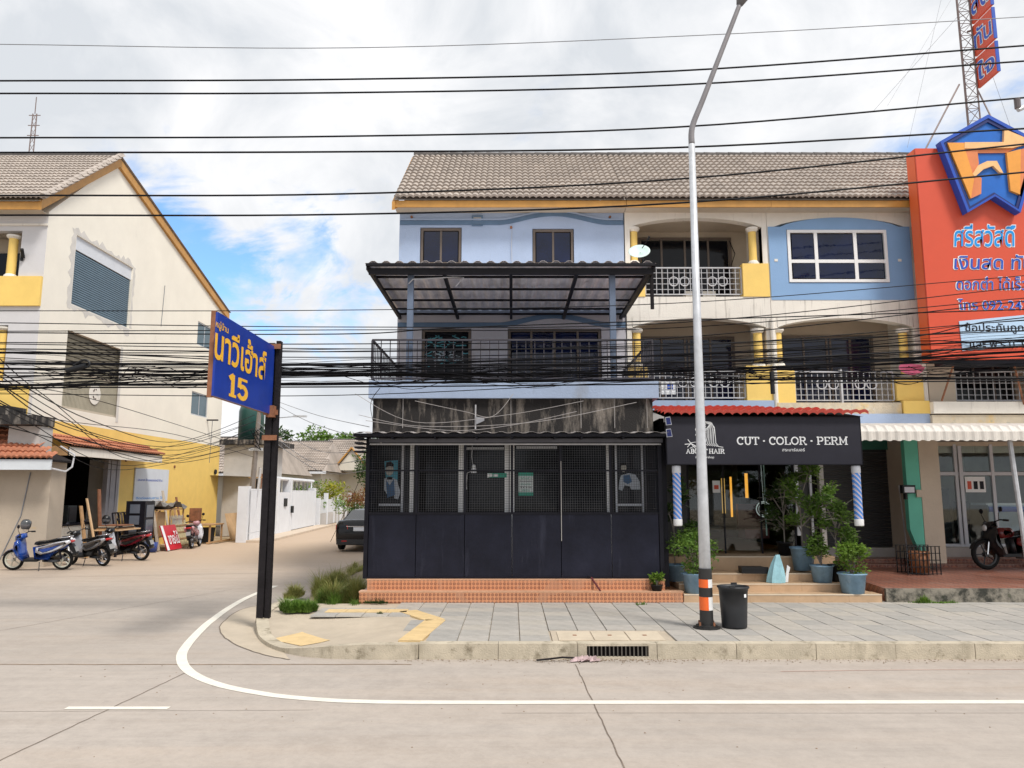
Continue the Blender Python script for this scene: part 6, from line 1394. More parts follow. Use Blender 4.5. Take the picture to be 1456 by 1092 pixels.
# ================================================================== kerbside things
# lamp post
lamp = thing('street_lamp', 'tall galvanised street lamp with black, white and orange bands at its foot', 'street lamp', (2.71, 10.89, PV))
lx, ly = 2.71, 10.89
ax = lambda z: lx + (z - PV) * .004
MB().path([(ax(PV + .03), ly, PV + .02), (ax(2), ly, 2.0), (ax(4), ly, 4.0), (ax(7.3), ly, 7.3)], lambda t: .088 - .040 * t, 12).build('shaft', galv, lamp, True)
p0 = Vector((ax(7.3), ly, 7.3)); p1 = PY(984.5, 180, ly); p2 = PY(1000, 140, ly); p3 = PY(1053, 3, ly - .0)
MB().path(spline([p0, p1 , p2, p1.lerp(p3, .55), p3], 6), lambda t: .048 - .012 * t, 10).build('arm', mat('lamp_arm', (.20, .19, .20), .5, .2, 4), lamp, True)
q = (p3 - p2).normalized(); MB().path([p3 - q * .05, p3 + q * .1, p3 + q * .35, p3 + q * .62, p3 + q * .70], lambda t: (.05, .10, .13, .11, .03)[min(4, int(t * 4.01))], 12).build('lamp_head', mat('lamp_head', (.13, .13, .14), .5), lamp, True)
bands = [(PV + .02, .30, 'band_black'), (.30, .47, 'w'), (.47, .61, 'band_black'), (.61, .79, 'w'), (.79, .95, 'band_black')]
bz = [PY(1005, yy, ly).z for yy in (893, 867, 848, 835, 823, 808)]
bk_, or_, wh_ = mat('band_black', (.02, .02, .02), .5), mat('reflective_orange', (.85, .14, .02), .4, .05), mat('reflective_white', (.70, .70, .70), .4, .1, 12)
for i in range(5):
    z0, z1 = bz[i], bz[i + 1]; r = .094 - .00 * i
    if i % 2 == 0: MB().lathe((ax(z0), ly, 0), [(r, z0 + .001), (r - .002, z1 - .001)], 20).build('black_band', bk_, lamp, True)
    else:
        for a0, m_ in ((pi * .55, or_), (pi * 1.55 - .0, wh_)):
            MB().lathe((ax(z0), ly, 0), [(r, z0 + .001), (r - .002, z1 - .001)], 10, a0=a0, a1=a0 + pi).build('reflective_band', m_, lamp, True)
MB().lathe((lx, ly, 0), [(.0, PV + .045), (.15, PV + .045), (.15, PV + .02), (.19, PV + .018), (.19, PV + .006)], 12).build('base_plate', bk_, lamp)
for k in range(4): a = k * pi / 2 + .6; MB().tube((lx + .135 * cos(a), ly + .135 * sin(a), PV + .04), (lx + .135 * cos(a), ly + .135 * sin(a), PV + .09), .014, 6).build('bolt', rust, lamp)
# bin
bn = thing('rubbish_bin', 'black plastic round rubbish bin beside the street lamp', 'bin', (3.10, 10.90, PV))
bc = (3.105, 10.92, 0); zt = PY(1047, 833, 10.9).z
MB().lathe(bc, [(0, PV + .01), (.165, PV + .01), (.172, PV + .03), (.185, PV + .3), (.198, zt - .06), (.202, zt - .06), (.205, zt - .035), (.214, zt - .03), (.214, zt - .004), (.195, zt), (.185, zt - .03), (.155, PV + .04), (0, PV + .03)], 28).build('tub', bin_m, bn, True)
MB().lathe(bc, [(.216, zt - .028), (.222, zt - .022), (.222, zt - .008), (.216, zt - .002)], 28).build('rim', bin_m, bn, True)
for a in (radians(250), radians(70)): MB().box(bc[0] + .205 * cos(a) - .04, bc[0] + .205 * cos(a) + .04, bc[1] + .215 * sin(a) - .015, bc[1] + .215 * sin(a) + .015, zt - .01, zt + .02).build('handle', bin_m, bn)
a = radians(-55); p = (bc[0] + .203 * cos(a), bc[1] + .203 * sin(a)); tdx, tdy = -sin(a) * .022, cos(a) * .022; MB().add([(p[0] - tdx, p[1] - tdy, zt - .14), (p[0] + tdx, p[1] + tdy, zt - .14), (p[0] + tdx, p[1] + tdy, zt - .095), (p[0] - tdx, p[1] - tdy, zt - .095)], [(0, 1, 2, 3)]).build('sticker', white_s, bn)
# sign post and blue sign
sgp = thing('sign_post', 'dark weathered double post carrying the blue street name sign', 'post', (-3.80, 11.92, PV))
MB().box(-3.90, -3.80, 11.90, 12.02, PV - .1, 4.42).build('left_post', wood_d, sgp); MB().box(-3.785, -3.715, 11.93, 12.04, PV - .1, 4.46).build('right_post', wood_d, sgp)
for z in (4.36, 3.30, 2.9): MB().box(-3.93, -3.70, 11.875, 11.898, z - .04, z + .04).build('clamp', rust, sgp)
bs = thing('street_sign', 'blue street name sign with yellow Thai lettering and number 15', 'sign', (-3.86, 10.7, 3.3))
Xs = -3.80; fpl = lambda u, w, v: (Xs - w, u, v)
ya, yb = 9.55, 11.93
zA0, zA1 = PX(293, 566, Xs).z, PX(300, 448, Xs).z
MB().box(Xs - .03, Xs, ya, yb, 3.27, 4.36).build('panel', mat('sign_blue', (.006, .035, .30), .4, .15, 3, stain=((.03, .10, .36), .64, 4, 1)), bs)
MB().box(Xs - .09, Xs - .031, ya + .0, ya + .05, 3.25, 4.38).build('frame_post', rust, bs)
for z in (3.29, 3.80, 4.31): MB().box(Xs - .08, Xs - .032, ya + .05, yb, z - .02, z + .02).build('frame_rail', rust, bs)
MB().box(Xs - .05, Xs + .06, yb - .14, yb + .05, 3.22, 3.40).build('bracket', rust, bs)
def spt(x, y): p = PX(285 + x / 6.617, 435 + y / 6.617, Xs); return p.y, p.z
(ua, va), (ub, vb) = spt(140, 190), spt(262, 215); text('หมู่บ้าน', gold, bs, fpl, (ua + ub) / 2, (va + vb) / 2 + .0, -.004, ub - ua, .13, 'lettering', .015)
(ua, va), (ub, vb) = spt(128, 420), spt(615, 560); text('นาวีเฮ้าส์', gold, bs, fpl, (ua + ub) / 2, 3.99, -.004, ub - ua, .50, 'lettering', .02)
(ua, va), (ub, vb) = spt(265, 740), spt(447, 790); hh = .30
o_, xe = serif('15', gold, bs, fpl, 0, 0, -.004, hh, 'number', tr=.2)
k_ = (ub - ua) / xe
for v in o_.data.vertices: v.co.y = (v.co.y + ORG[bs].y) * k_ + ua - ORG[bs].y; v.co.z += 3.335

# potted plants
def tub(c, r, h, m=tub_m):
    return MB().lathe((c[0], c[1], 0), [(0, c[2]), (r * .78, c[2]), (r * .97, c[2] + h * .92), (r * 1.06, c[2] + h * .93), (r * 1.06, c[2] + h), (r * .96, c[2] + h), (r * .93, c[2] + h * .9), (0, c[2] + h * .9)], 22)
def potted(label, c, r, h, kind, n, spread, ph, seed, m=tub_m, lm=leafA):
    rg = random.Random(seed); t = thing('potted_plant', label, 'potted plant', c); tub(c, r, h, m).build('pot', m, t, True)
    MB().lathe((c[0], c[1], 0), [(0, c[2] + h * .93), (r * .92, c[2] + h * .91)], 14).build('soil', soil, t)
    base = Vector((c[0], c[1], c[2] + h * .9)); acc = MB(); stm = MB()
    if kind == 'frond':
        for k in range(3): f_, s_ = fronds(base + Vector((rg.uniform(-.05, .05), rg.uniform(-.05, .05), ph * k * .25)), n // 3, spread, rng=rg, wid=.016); acc.add(f_.v, f_.f); stm.add(s_.v, s_.f)
    elif kind == 'bush':
        for k in range(9):
            a = rg.random() * 6.28; q = rg.random() ** .6 * spread * .6; cc_ = base + Vector((q * cos(a), q * sin(a), .08 + rg.random() * ph)); f_, s_ = fronds(cc_ - Vector((0, 0, .08)), 5, spread * .6, rng=rg, wid=.012, nl=8, droop=.8); acc.add(f_.v, f_.f); l = leaves(cc_, spread * rg.uniform(.30, .5), n // 14, .07, rng=rg, squash=.9); acc.add(l.v, l.f); stm.path([base, base.lerp(cc_, .5) + Vector((0, 0, .05)), cc_], .009, 4)
    else:   # tree with spaced leafy tiers
        for k in range(7):
            a = rg.random() * 6.28; hz = ph * (.35 + .65 * k / 6); q = spread * (1 - .45 * k / 6) * rg.uniform(.35, .9); cc_ = base + Vector((q * cos(a), q * sin(a), hz)); f_, s_ = fronds(cc_ - Vector((0, 0, .12)), 9, spread * .75, rng=rg, wid=.011, nl=9, droop=.9); acc.add(f_.v, f_.f); stm.add(s_.v, s_.f); l = leaves(cc_, spread * rg.uniform(.25, .45), n // 14, .085, rng=rg, squash=.7); acc.add(l.v, l.f); stm.path([base, base + Vector((0, 0, hz * .6)), cc_], .012, 4)
    acc.build('foliage', lm, t, kind='stuff'); stm.build('stems', pole_c, t, kind='stuff'); return t
p = PZ(985, 846, .315); potted('bushy green plant in a big blue tub left of the salon steps', (3.20, 13.55, .318), .23, .34, 'bush', 2600, .50, .62, 1, lm=leafA)
potted('tall thin plant against the bar side, behind the bushy tub', (2.98, 14.15, .45), .18, .30, 'tier', 1500, .42, 1.55, 2, lm=leafB)
potted('large feathery plant in a blue tub by the salon doorway', (5.42, 14.4, .62), .22, .42, 'tier', 3000, .52, 1.50, 3, lm=leafA)
potted('small green plant in a short blue tub on the second step', (5.58, 13.95, .455), .20, .30, 'bush', 1300, .32, .45, 4, lm=leafA)
potted('bright green plant in a front blue tub at the right end of the steps', (5.93, 13.52, .32), .235, .34, 'bush', 1700, .38, .40, 5, lm=leafC)
potted('tall feathery shrub behind the front right tub', (5.90, 14.05, .455), .16, .3, 'tier', 2200, .45, 1.35, 6, plastic_b, leafA)
potted('dark leafy plant at the right of the salon doorway', (5.25, 14.85, .85), .15, .25, 'tier', 1500, .38, 1.2, 7, plastic_b, leafB)
potted('small lime green plant in a black pot on the orange steps', (2.50, 13.42, .368), .105, .10, 'bush', 500, .13, .10, 8, plastic_b, leafC)
# bag and box on steps
bg = thing('cloth_bag', 'light blue plastic sheet bag standing on the salon steps', 'bag', (4.7, 13.95, .59))
b = MB(); rg = random.Random(9); nn = 14; rows_ = []
for j, (z, w_, d_) in enumerate(((.455, .15, .12), (.55, .145, .11), (.68, .12, .09), (.80, .085, .06), (.90, .05, .04), (.94, .03, .02))):
    rows_.append([(4.72 + w_ * cos(2 * pi * i / nn) * (1 + .14 * (i % 2)) + j * .012, 13.90 + d_ * sin(2 * pi * i / nn) * (1 + .2 * (i % 2)), z) for i in range(nn)])
b.add([v for r_ in rows_ for v in r_], [(j * nn + i, j * nn + (i + 1) % nn, (j + 1) * nn + (i + 1) % nn, (j + 1) * nn + i) for j in range(5) for i in range(nn)]); b.build('bag', mat('pale_cyan_cloth', (.32, .58, .66), .5, .15, 10), bg)
MB().prism(YP(13.86), [(4.86, .46), (4.93, .46), (4.95, .62), (4.98, .72), (4.93, .76), (4.90, .6)], 0, .02).build('flap', white_s, bg)
bx_ = thing('black_tray', 'flat black tray lying on the salon step beside the bag', 'tray', (4.3, 14.1, .60)); MB().prism(lambda u, w, v: (u, v, w), [(4.15, 14.0), (4.62, 13.96), (4.60, 14.35), (4.20, 14.38)], .596, .70).build('body', plastic_b, bx_); MB().prism(lambda u, w, v: (u, v, w), [(4.15, 13.995), (4.62, 13.955), (4.615, 13.975), (4.155, 14.012)], .66, .715).build('lip', plastic_b, bx_)
# weeds
def weeds(label, c, rx, ry, n, h, m, seed, zf_=lambda x, y: 0., cat='grass'):
    rg = random.Random(seed)
    b = MB(); cl = [(rg.gauss(0, .42), rg.gauss(0, .42), rg.uniform(.10, .32), rg.uniform(.45, 1.15)) for _ in range(14)]
    for _ in range(n):
        u, v, cr, ch = rg.choice(cl); a = rg.random() * 6.28; r = rg.random() ** .8; u += cr * r * cos(a); v += cr * r * sin(a)
        x = c[0] + rx * u; y = c[1] + ry * v; z = zf_(x, y); L = h * ch * (1.15 - .75 * r) * rg.uniform(.35, 1.1); lean = rg.uniform(.1, .8) + .3 * r; w = rg.uniform(.002, .006) * (1 + h); b_ = a + rg.gauss(0, .9); dx, dy = cos(b_), sin(b_); k = rg.uniform(.75, 1.05)
        b.add([(x - dy * w, y + dx * w, z), (x + dy * w, y - dx * w, z), (x + dx * lean * L * .35 + dy * w * .7, y + dy * lean * L * .35 - dx * w * .7, z + L * .6), (x + dx * lean * L * .35 - dy * w * .7, y + dy * lean * L * .35 + dx * w * .7, z + L * .6), (x + dx * lean * L, y + dy * lean * L, z + L * k)], [(0, 1, 2, 3), (3, 2, 4)])
    o = b.build('weeds', m); return tag(o, label, cat, kind='stuff')
dirt = MB(); dp = [(-3.35, 12.75), (-2.6, 13.0), (-2.60, 17.5), (-2.6, 22), (-4.3, 24), (-4.5, 19.5), (-4.0, 15.5)]
MB().prism(GP(0), dp, .0, .09).single('dirt_verge', dirt_m, 'sandy dirt verge beside the black bar front', 'verge', kind='structure')
weeds('dark green weed tuft at the foot of the sign post', (-3.45, 12.45), .36, .26, 9000, .25, leafA, 1, lambda x, y: PV)
weeds('long dry grass along the left side of the bar front', (-3.20, 15.0), .62, 1.7, 16000, .46, leafD, 2, lambda x, y: .08)
weeds('green weeds among the dry grass by the bar corner', (-3.0, 14.2), .42, .9, 7000, .34, leafA, 3, lambda x, y: .08)
weeds('small weed patch at the left end of the orange steps', (-2.35, 13.25), .28, .07, 600, .09, leafB, 4, lambda x, y: PV)
weeds('green weeds sprouting from the platform edge', (7.05, 13.33), .16, .05, 300, .16, leafC, 5, lambda x, y: PV, 'weeds')
weeds('thin weeds at the base of the right platform', (7.2, 13.28), .5, .05, 500, .07, leafA, 6, lambda x, y: PV, 'weeds')
weeds('tiny weeds between paving stones near the steps', (2.2, 13.1), .15, .08, 160, .06, leafA, 7, lambda x, y: PV, 'weeds')
weeds('dry weeds at the far end of the dirt verge', (-4.0, 19), .3, 2.2, 1800, .22, leafD, 8, lambda x, y: .08)
weeds('tiny weed in the yellow tactile strip', (-2.05, 12.15), .07, .03, 80, .05, leafB, 9, lambda x, y: PV, 'weeds')

# ================================================================== scooters
def loft(b, prof, ws):
    """side profile (x,z) puffed across y; ws = [(y, scale)]"""
    cx = sum(p[0] for p in prof) / len(prof); cz = sum(p[1] for p in prof) / len(prof); n = len(prof); vs = []
    for y, s_ in ws: vs += [(cx + (x - cx) * s_, y, cz + (z - cz) * s_) for x, z in prof]
    fs = [(j * n + i, j * n + (i + 1) % n, (j + 1) * n + (i + 1) % n, (j + 1) * n + i) for j in range(len(ws) - 1) for i in range(n)] + [tuple(range(n)), tuple(range(len(ws) * n - 1, (len(ws) - 1) * n - 1, -1))]
    return b.add(vs, fs)
def wheel(t, x, r=.235, w=.042, name='wheel', spokes=5, rimm=None):
    rimm = rimm or chrome
    b = MB(); b.lathe((x, 0, r + w), [(r - w * .9, 0), (r - w * .6, w * .8), (r, w), (r + w * .7, w * .7), (r + w, 0), (r + w * .7, -w * .7), (r, -w), (r - w * .6, -w * .8), (r - w * .9, 0)], 24, 'y')
    o = b.build(name, tyre_m, t, True)
    b = MB(); b.lathe((x, 0, r + w), [(r - w * .7, .03), (r - w * 1.3, .02), (r - w * 1.3, -.02), (r - w * .7, -.03)], 24, 'y')
    b.lathe((x, 0, r + w), [(0, .05), (.045, .05), (.045, -.05), (0, -.05)], 12, 'y')
    for k in range(spokes):
        a = 2 * pi * k / spokes; b.tube((x + .04 * cos(a), 0, r + w + .04 * sin(a)), (x + (r - w) * cos(a), 0, r + w + (r - w) * sin(a)), .014, 5)
    b.build('rim', rimm, o, kind='stuff')
    return o
def scooter(label, loc, rz, body, panel, shield, group=None, seat=plastic_b, moto=False, rim=None, tailm=None, box=False):
    t = thing('motor_scooter' if not moto else 'motorcycle', label, 'scooter' if not moto else 'motorcycle', (0, 0, 0), 0, group)
    wb = .63; R_ = .235 if not moto else .265
    wheel(t, wb, R_, rimm=rim, name='front_wheel'); wheel(t, -wb, R_, rimm=rim, name='rear_wheel')
    b = MB(); b.lathe((wb, 0, R_ + .042), [(R_ + .05, .06), (R_ + .065, 0), (R_ + .05, -.06)], 10, 'y', radians(20), radians(165)); b.build('front_fender', shield, t, True)
    for s_ in (-1, 1): MB().tube((wb, .065 * s_, R_ + .04), (wb - .13, .065 * s_, .78), .018, 6).build('fork_leg', chrome, t)
    # leg shield and headlamp cowl
    b = MB(); loft(b, [(wb - .20, .86), (wb - .10, .78), (wb - .06, .58), (wb - .12, .42), (wb - .26, .28), (wb - .34, .27), (wb - .25, .48), (wb - .24, .70)], [(-.21, .55), (-.17, .95), (-.06, 1.04), (.06, 1.04), (.17, .95), (.21, .55)]); b.build('leg_shield', shield, t, True)
    b = MB(); loft(b, [(wb - .30, .98), (wb - .16, .97), (wb - .07, .90), (wb - .10, .82), (wb - .22, .80), (wb - .32, .86)], [(-.12, .5), (-.08, .95), (.08, .95), (.12, .5)]); b.build('handlebar_cowl', body, t, True)
    MB().lathe((wb - .075, 0, .84), [(0, .03), (.05, .025), (.07, .0), (0, -.01)], 12, 'x').build('headlight', mat('lamp_glass', (.6, .62, .62), .1), t, True)
    for s_ in (-1, 1):
        MB().path([(wb - .22, .05 * s_, .94), (wb - .27, .22 * s_, .99), (wb - .34, .33 * s_, .97)], .014, 6).build('handlebar', black_m, t)
        MB().tube((wb - .31, .26 * s_, .98), (wb - .35, .36 * s_, .965), .022, 8).build('grip', plastic_b, t)
        MB().path([(wb - .26, .20 * s_, .99), (wb - .24, .25 * s_, 1.12), (wb - .27, .27 * s_, 1.17)], .007, 5).build('mirror_stalk', black_m, t)
        b = MB(); b.m = Matrix.Translation((wb - .27, .28 * s_, 1.20)); b.lathe((0, 0, 0), [(0, .015), (.05, .01), (.055, -.005), (0, -.012)], 12, 'x'); b.m = None; b.build('mirror', black_m, t, True)
        # side panels
        b = MB(); prof = [(-.02, .62), (-.20, .66), (-.52, .76), (-.86, .82), (-.90, .76), (-.70, .62), (-.42, .50), (-.14, .44), (-.0, .50)]
        cy = .135 * s_; loft(b, prof, [(cy - .05, .8), (cy - .02, 1.0), (cy + .02, 1.0), (cy + .05, .8)]); b.build('side_panel', panel, t, True)
        b = MB(); loft(b, [(-.1, .575), (-.44, .64), (-.66, .70), (-.46, .58), (-.2, .50)], [(.188 * s_, 1), (.196 * s_, .9)]); b.build('graphic', body, t)
    # floor, under body, seat
    MB().box(-.05, wb - .28, -.15, .15, .25, .31).build('floorboard', plastic_b, t)
    b = MB(); loft(b, [(.06, .30), (.10, .62), (-.10, .66), (-.74, .74), (-.82, .66), (-.40, .42), (-.30, .28)], [(-.11, .85), (-.08, 1), (.08, 1), (.11, .85)]); b.build('under_body', body, t, True)
    if moto: b = MB(); loft(b, [(.36, .74), (.28, .84), (.05, .84), (-.08, .72), (.05, .64), (.30, .62)], [(-.13, .5), (-.10, .92), (0, 1.05), (.10, .92), (.13, .5)]); b.build('fuel_tank', panel, t, True)
    b = MB(); loft(b, [(.06, .70), (.03, .76), (-.20, .775), (-.42, .83), (-.72, .87), (-.80, .84), (-.76, .79), (-.4, .74), (-.05, .67)], [(-.135, .72), (-.11, .98), (0, 1.04), (.11, .98), (.135, .72)]); b.build('seat', seat, t, True)
    b = MB(); b.path([(-.55, .12, .86), (-.84, .11, .90), (-.90, 0, .90), (-.84, -.11, .90), (-.55, -.12, .86)], .014, 6); b.build('grab_rail', chrome, t, True)
    b = MB(); loft(b, [(-.80, .79), (-.90, .79), (-.92, .75), (-.87, .73), (-.80, .74)], [(-.10, .7), (-.07, 1), (.07, 1), (.11, .7)]); b.build('tail_light', mat('tail_red', (.45, .02, .02), .2, .05), t, True)
    b = MB(); loft(b, [(-.78, .70), (-.90, .70), (-1.02, .46), (-.98, .40), (-.84, .56)], [(-.07, .9), (-.05, 1), (.05, 1), (.07, .9)]); b.build('rear_fender', plastic_b, t)
    MB().prism(lambda u, w, v: (-.955 + w - (v - .6) * -.35, u, v), [(-.08, .50), (.08, .50), (.08, .63), (-.08, .63)], -.025, -.020).build('number_plate', mat('dull_plate', (.30, .30, .30), .5), t)
    b = MB(); loft(b, [(-.08, .40), (-.30, .42), (-.70, .34), (-.72, .24), (-.40, .20), (-.12, .22)], [(-.13, .7), (-.10, 1), (.02, 1), (.05, .8)]); b.build('engine', mat('engine_grey', (.10, .10, .105), .4, .2, 9), t, True)
    MB().path([(-.15, -.13, .24), (-.4, -.15, .24), (-.5, -.16, .30), (-.92, -.17, .40)], lambda s_: .02 if s_ < .5 else .05, 10).build('exhaust', mat('exhaust', (.12, .12, .12), .35, metal=.6), t, True)
    MB().path([(-.1, .12, .24), (-.16, .26, .02)], .012, 5).build('side_stand', black_m, t)
    for s_ in (-1, 1): MB().tube((-.58, .11 * s_, .62), (-.65, .11 * s_, .32), .028, 8).build('shock_absorber', mat('spring_red', (.35, .03, .02), .4) if moto else black_m, t)
    M = Matrix.Translation(loc) @ Matrix.Rotation(rz, 4, 'Z') @ Matrix.Rotation(radians(-7 if not moto else 6), 4, 'X')
    t.matrix_world = M; return t
def helmet(label, loc, m):
    t = thing('helmet', label, 'helmet', (0, 0, 0)); b = MB(); b.lathe((0, 0, 0), [(.105, -.11), (.125, -.05), (.13, .02), (.115, .08), (.075, .125), (0, .14)], 18); b.build('shell', m, t, True)
    b = MB(); b.lathe((0, 0, 0), [(.10, -.09), (.134, -.04), (.137, .01), (.132, .03)], 10, 'z', radians(215), radians(325)); b.build('visor', mat('visor', (.12, .12, .13), .08), t, True)
    MB().path([(-.09, 0, -.1), (0, -.03, -.19), (.09, 0, -.1)], .008, 4).build('strap', rail_w, t)
    t.location = loc; t.rotation_euler = (.2, .1, .3); return t
sblue = mat('scooter_blue', (.01, .06, .32), .25, .05, coat=.5); swhite = mat('scooter_white', (.62, .62, .66), .25, .1, 9, coat=.5); ssil = mat('scooter_silver', (.36, .36, .38), .3, .05, metal=.3, coat=.3); smar = mat('scooter_maroon', (.16, .010, .02), .25, .05, coat=.5); spink = mat('scooter_pink', (.55, .30, .33), .3, .1, 9, coat=.4); sblack = mat('scooter_black', (.012, .012, .014), .3)
wrim = mat('pale_rim', (.5, .5, .42), .4)
scooter('blue and white motor scooter parked nearest at the left with a helmet', (-12.62, 20.62, .0), radians(184), sblue, swhite, sblue, 'scooters parked along the left wall', rim=wrim)
helmet('dark grey helmet hung on the blue scooter handlebar', (-13.00, 20.55, 1.20), mat('helmet_grey', (.07, .075, .08), .25, coat=.3))
scooter('silver and black scooter behind the blue one, its rear to the road', (-12.05, 21.95, .0), radians(158), sblack, ssil, ssil, 'scooters parked along the left wall')
scooter('maroon scooter with a black helmet, rear wheel towards the road', (-11.85, 23.55, .0), radians(170), sblack, smar, swhite, 'scooters parked along the left wall')
helmet('black helmet on the maroon scooter handlebar', (-12.47, 23.6, 1.22), mat('helmet_black', (.015, .015, .017), .3))
scooter('pink and white scooter seen from behind beside the red board', (-11.85, 28.9, .0), radians(100), spink, spink, swhite, 'scooters parked along the left wall')
scooter('red and black motorcycle parked outside the glazed office', (10.32, 15.85, .487), radians(186), sblack, mat('moto_red', (.12, .008, .010), .25, coat=.5), sblack, moto=True, rim=sblack)

# clutter along the yellow wall
def leanbox(name, label, x, y0, y1, z1, lean, th, m, cat, extra=None, z0=.03):
    t = thing(name, label, cat, (x, y0, 0)); b = MB()
    b.add([(x, y0, z0), (x, y1, z0), (x - lean, y1, z1), (x - lean, y0, z1), (x - th, y0, z0), (x - th, y1, z0), (x - lean - th, y1, z1), (x - lean - th, y0, z1)], [(0, 1, 2, 3), (7, 6, 5, 4), (0, 3, 7, 4), (1, 5, 6, 2), (3, 2, 6, 7), (0, 4, 5, 1)]); b.build('panel', m, t)
    if extra: extra(t, x, y0, y1, z1, lean)
    return t
def slats(t, x, y0, y1, z1, lean, n=5, m=wood):
    for k in range(n): z = .1 + (z1 - .2) * k / (n - 1); xx = x - lean * z / z1 + .012; MB().box(xx, xx + .02, y0 + .03, y1 - .03, z - .03, z + .03).build('slat', m, t)
for k in range(5):  # open metal frames with one crossbar each
    t = thing('metal_frame', ('first', 'second', 'third', 'fourth', 'fifth')[k] + ' dark empty frame of the stack leaning by the black cabinet', 'framework', (-13.1, 24.8 + k * .1, 0), group='dark frames leaning on the yellow wall')
    y0 = 25.4 + k * .32; x = -13.0 - .06 * k; b = MB()
    for (a, c) in (((x, y0, .03), (x - .5, y0 + .5, 1.35)), ((x - .1, y0 + .55, .03), (x - .6, y0 + 1.05, 1.35)), ((x, y0, .03), (x - .1, y0 + .55, .03)), ((x - .5, y0 + .5, 1.35), (x - .6, y0 + 1.05, 1.35)), ((x - .25, y0 + .25, .7), (x - .35, y0 + .8, .7))): b.tube(a, c, .028, 4)
    b.build('frame', bronze if k % 2 else black_m, t)
cb = thing('cabinet', 'tall narrow black cabinet with small panes beside the maroon scooter', 'cabinet', (-12.7, 26.2, 0)); MB().box(-13.2, -12.55, 26.2, 26.9, .02, 1.75).build('body', black_m, cb)
for k in range(4): MB().box(-13.05, -12.72, 26.17, 26.195, .2 + k * .38, .5 + k * .38).build('pane', mat('cab_pane', (.12, .14, .18), .15), cb)
for k in range(3): MB().box(-12.548, -12.53, 26.3, 26.8, .2 + k * .5, .62 + k * .5).build('side_pane', MATS['cab_pane'], cb)
rk = thing('rack', 'wooden rack heaped with covers and boards behind the red board', 'rack', (-12.9, 28, 0))
for y in (27.1, 28.2, 29.3):
    for x in (-13.5, -12.6): MB().box(x, x + .05, y, y + .05, 0, 1.45).build('post', wood, rk)
for z in (.45, 1.4): MB().box(-13.5, -12.55, 27.1, 29.35, z, z + .04).build('shelf', wood, rk)
b = MB(); rg = random.Random(4); gx, gy_ = 12, 6; vs = []
for j in range(gy_ + 1):
    for i in range(gx + 1): vs.append((-13.6 + 1.1 * j / gy_, 27.0 + 2.5 * i / gx, 1.46 + .22 * rg.random() + .1 * sin(i)))
b.add(vs, [(j * (gx + 1) + i, j * (gx + 1) + i + 1, (j + 1) * (gx + 1) + i + 1, (j + 1) * (gx + 1) + i) for j in range(gy_) for i in range(gx)]); b.build('tarpaulin', mat('old_tarp', (.16, .15, .14), .7, .4, 4, stain=((.45, .43, .40), .56, 3, 1)), rk)
MB().box(-13.2, -12.7, 27.25, 28.1, .5, 1.35).build('cardboard_box', mat('cardboard', (.42, .27, .13), .8, .15), rk)
for k in range(10): MB().path([(-12.56, 28.2 + .1 * k, .5), (-12.54, 28.25 + .1 * k, .8 + .2 * sin(k)), (-12.56, 28.15 + .12 * k, 1.2)], .012, 4).build('scroll_bar', rail_w, rk)
b_ = leanbox('red_board', 'red board with a white stripe and white lettering, leaning by the scooters', -12.05, 27.0, 28.2, .88, .32, .03, mat('board_red', (.55, .015, .03), .45, .08), 'sign board')
MB().add([(-12.038, 27.0, .03), (-12.038, 27.18, .03), (-12.355, 27.18, .88), (-12.355, 27.0, .88)], [(0, 1, 2, 3)]).build('white_stripe', white_s, b_)
lpl = lambda u, w, v: (-12.03 - .35 * (v - .03) / .95 - w, u, v)
text('ขายไม้', white_s, b_, lpl, 27.70, .45, -.010, .85, .45, 'lettering', .012)
leanbox('pale_board', 'pale wooden board leaning at the end of the yellow wall', -12.0, 32.9, 34.4, 1.15, .3, .03, mat('ply', (.62, .42, .24), .7, .15), 'board')
leanbox('bamboo_screen', 'cream slatted screen leaning between the red board and pink scooter', -12.25, 28.5, 29.6, 1.15, .4, .03, mat('screen_cream', (.50, .42, .24), .7, .3, 9), 'screen', slats)
leanbox('green_frame_board', 'thin pale door frame leaning against the rack', -12.35, 26.95, 27.1, 1.5, .3, .05, cream_in, 'board')
tb_ = thing('wooden_table', 'rough orange wooden table with a black bin below, near the pale board', 'table', (-12.4, 31.2, 0)); MB().box(-13.1, -12.1, 30.9, 32.3, .72, .77).build('table_top', wood, tb_)
for x in (-13.05, -12.2):
    for y in (30.95, 32.2): MB().box(x, x + .06, y, y + .06, 0, .72).build('leg', wood, tb_)
MB().box(-12.15, -12.05, 30.6, 33.6, .02, .08).single('timber_batten', wood, 'long timber batten lying on the sand below the table', 'timber')
MB().lathe((-12.5, 31.5, 0), [(0, .02), (.28, .02), (.33, .62), (.28, .62), (.25, .1), (0, .1)], 16).single('black_tub', plastic_b, 'black round tub under the wooden table', 'tub')
MB().box(-13.3, -12.95, 31.6, 32.0, .78, 1.4).single('brown_post_stack', rust, 'rusty brown block standing on the wooden table', 'block')
rt = thing('rusty_rack', 'rusty metal rack of planks between the grey block and the power pole', 'rack', (-11.9, 35.5, 0))
for k in range(7): MB().tube((-12.0 + k * .10, 35.0 + k * .1, 0), (-11.95 + k * .11, 35.1 + k * .1, 2.9 + .15 * (k % 3)), .03, 4).build('upright', (rust, wood, pole_c)[k % 3], rt)
for z in (1.2, 2.0, 2.7): MB().box(-12.1, -11.3, 35.0, 35.05, z, z + .05).build('cross_bar', wood, rt)
for k in range(4):
    x, y = -12.0 + k * .32, 34.3 + (k % 2) * .3; bush('potted_weed', ('leftmost','second','third','rightmost')[k] + ' of the small dark plants in front of the rusty rack', (x, y, .42), .30, 220, .09, leafB if k % 2 else leafA, seed=60 + k, group='small plants by the rusty rack')

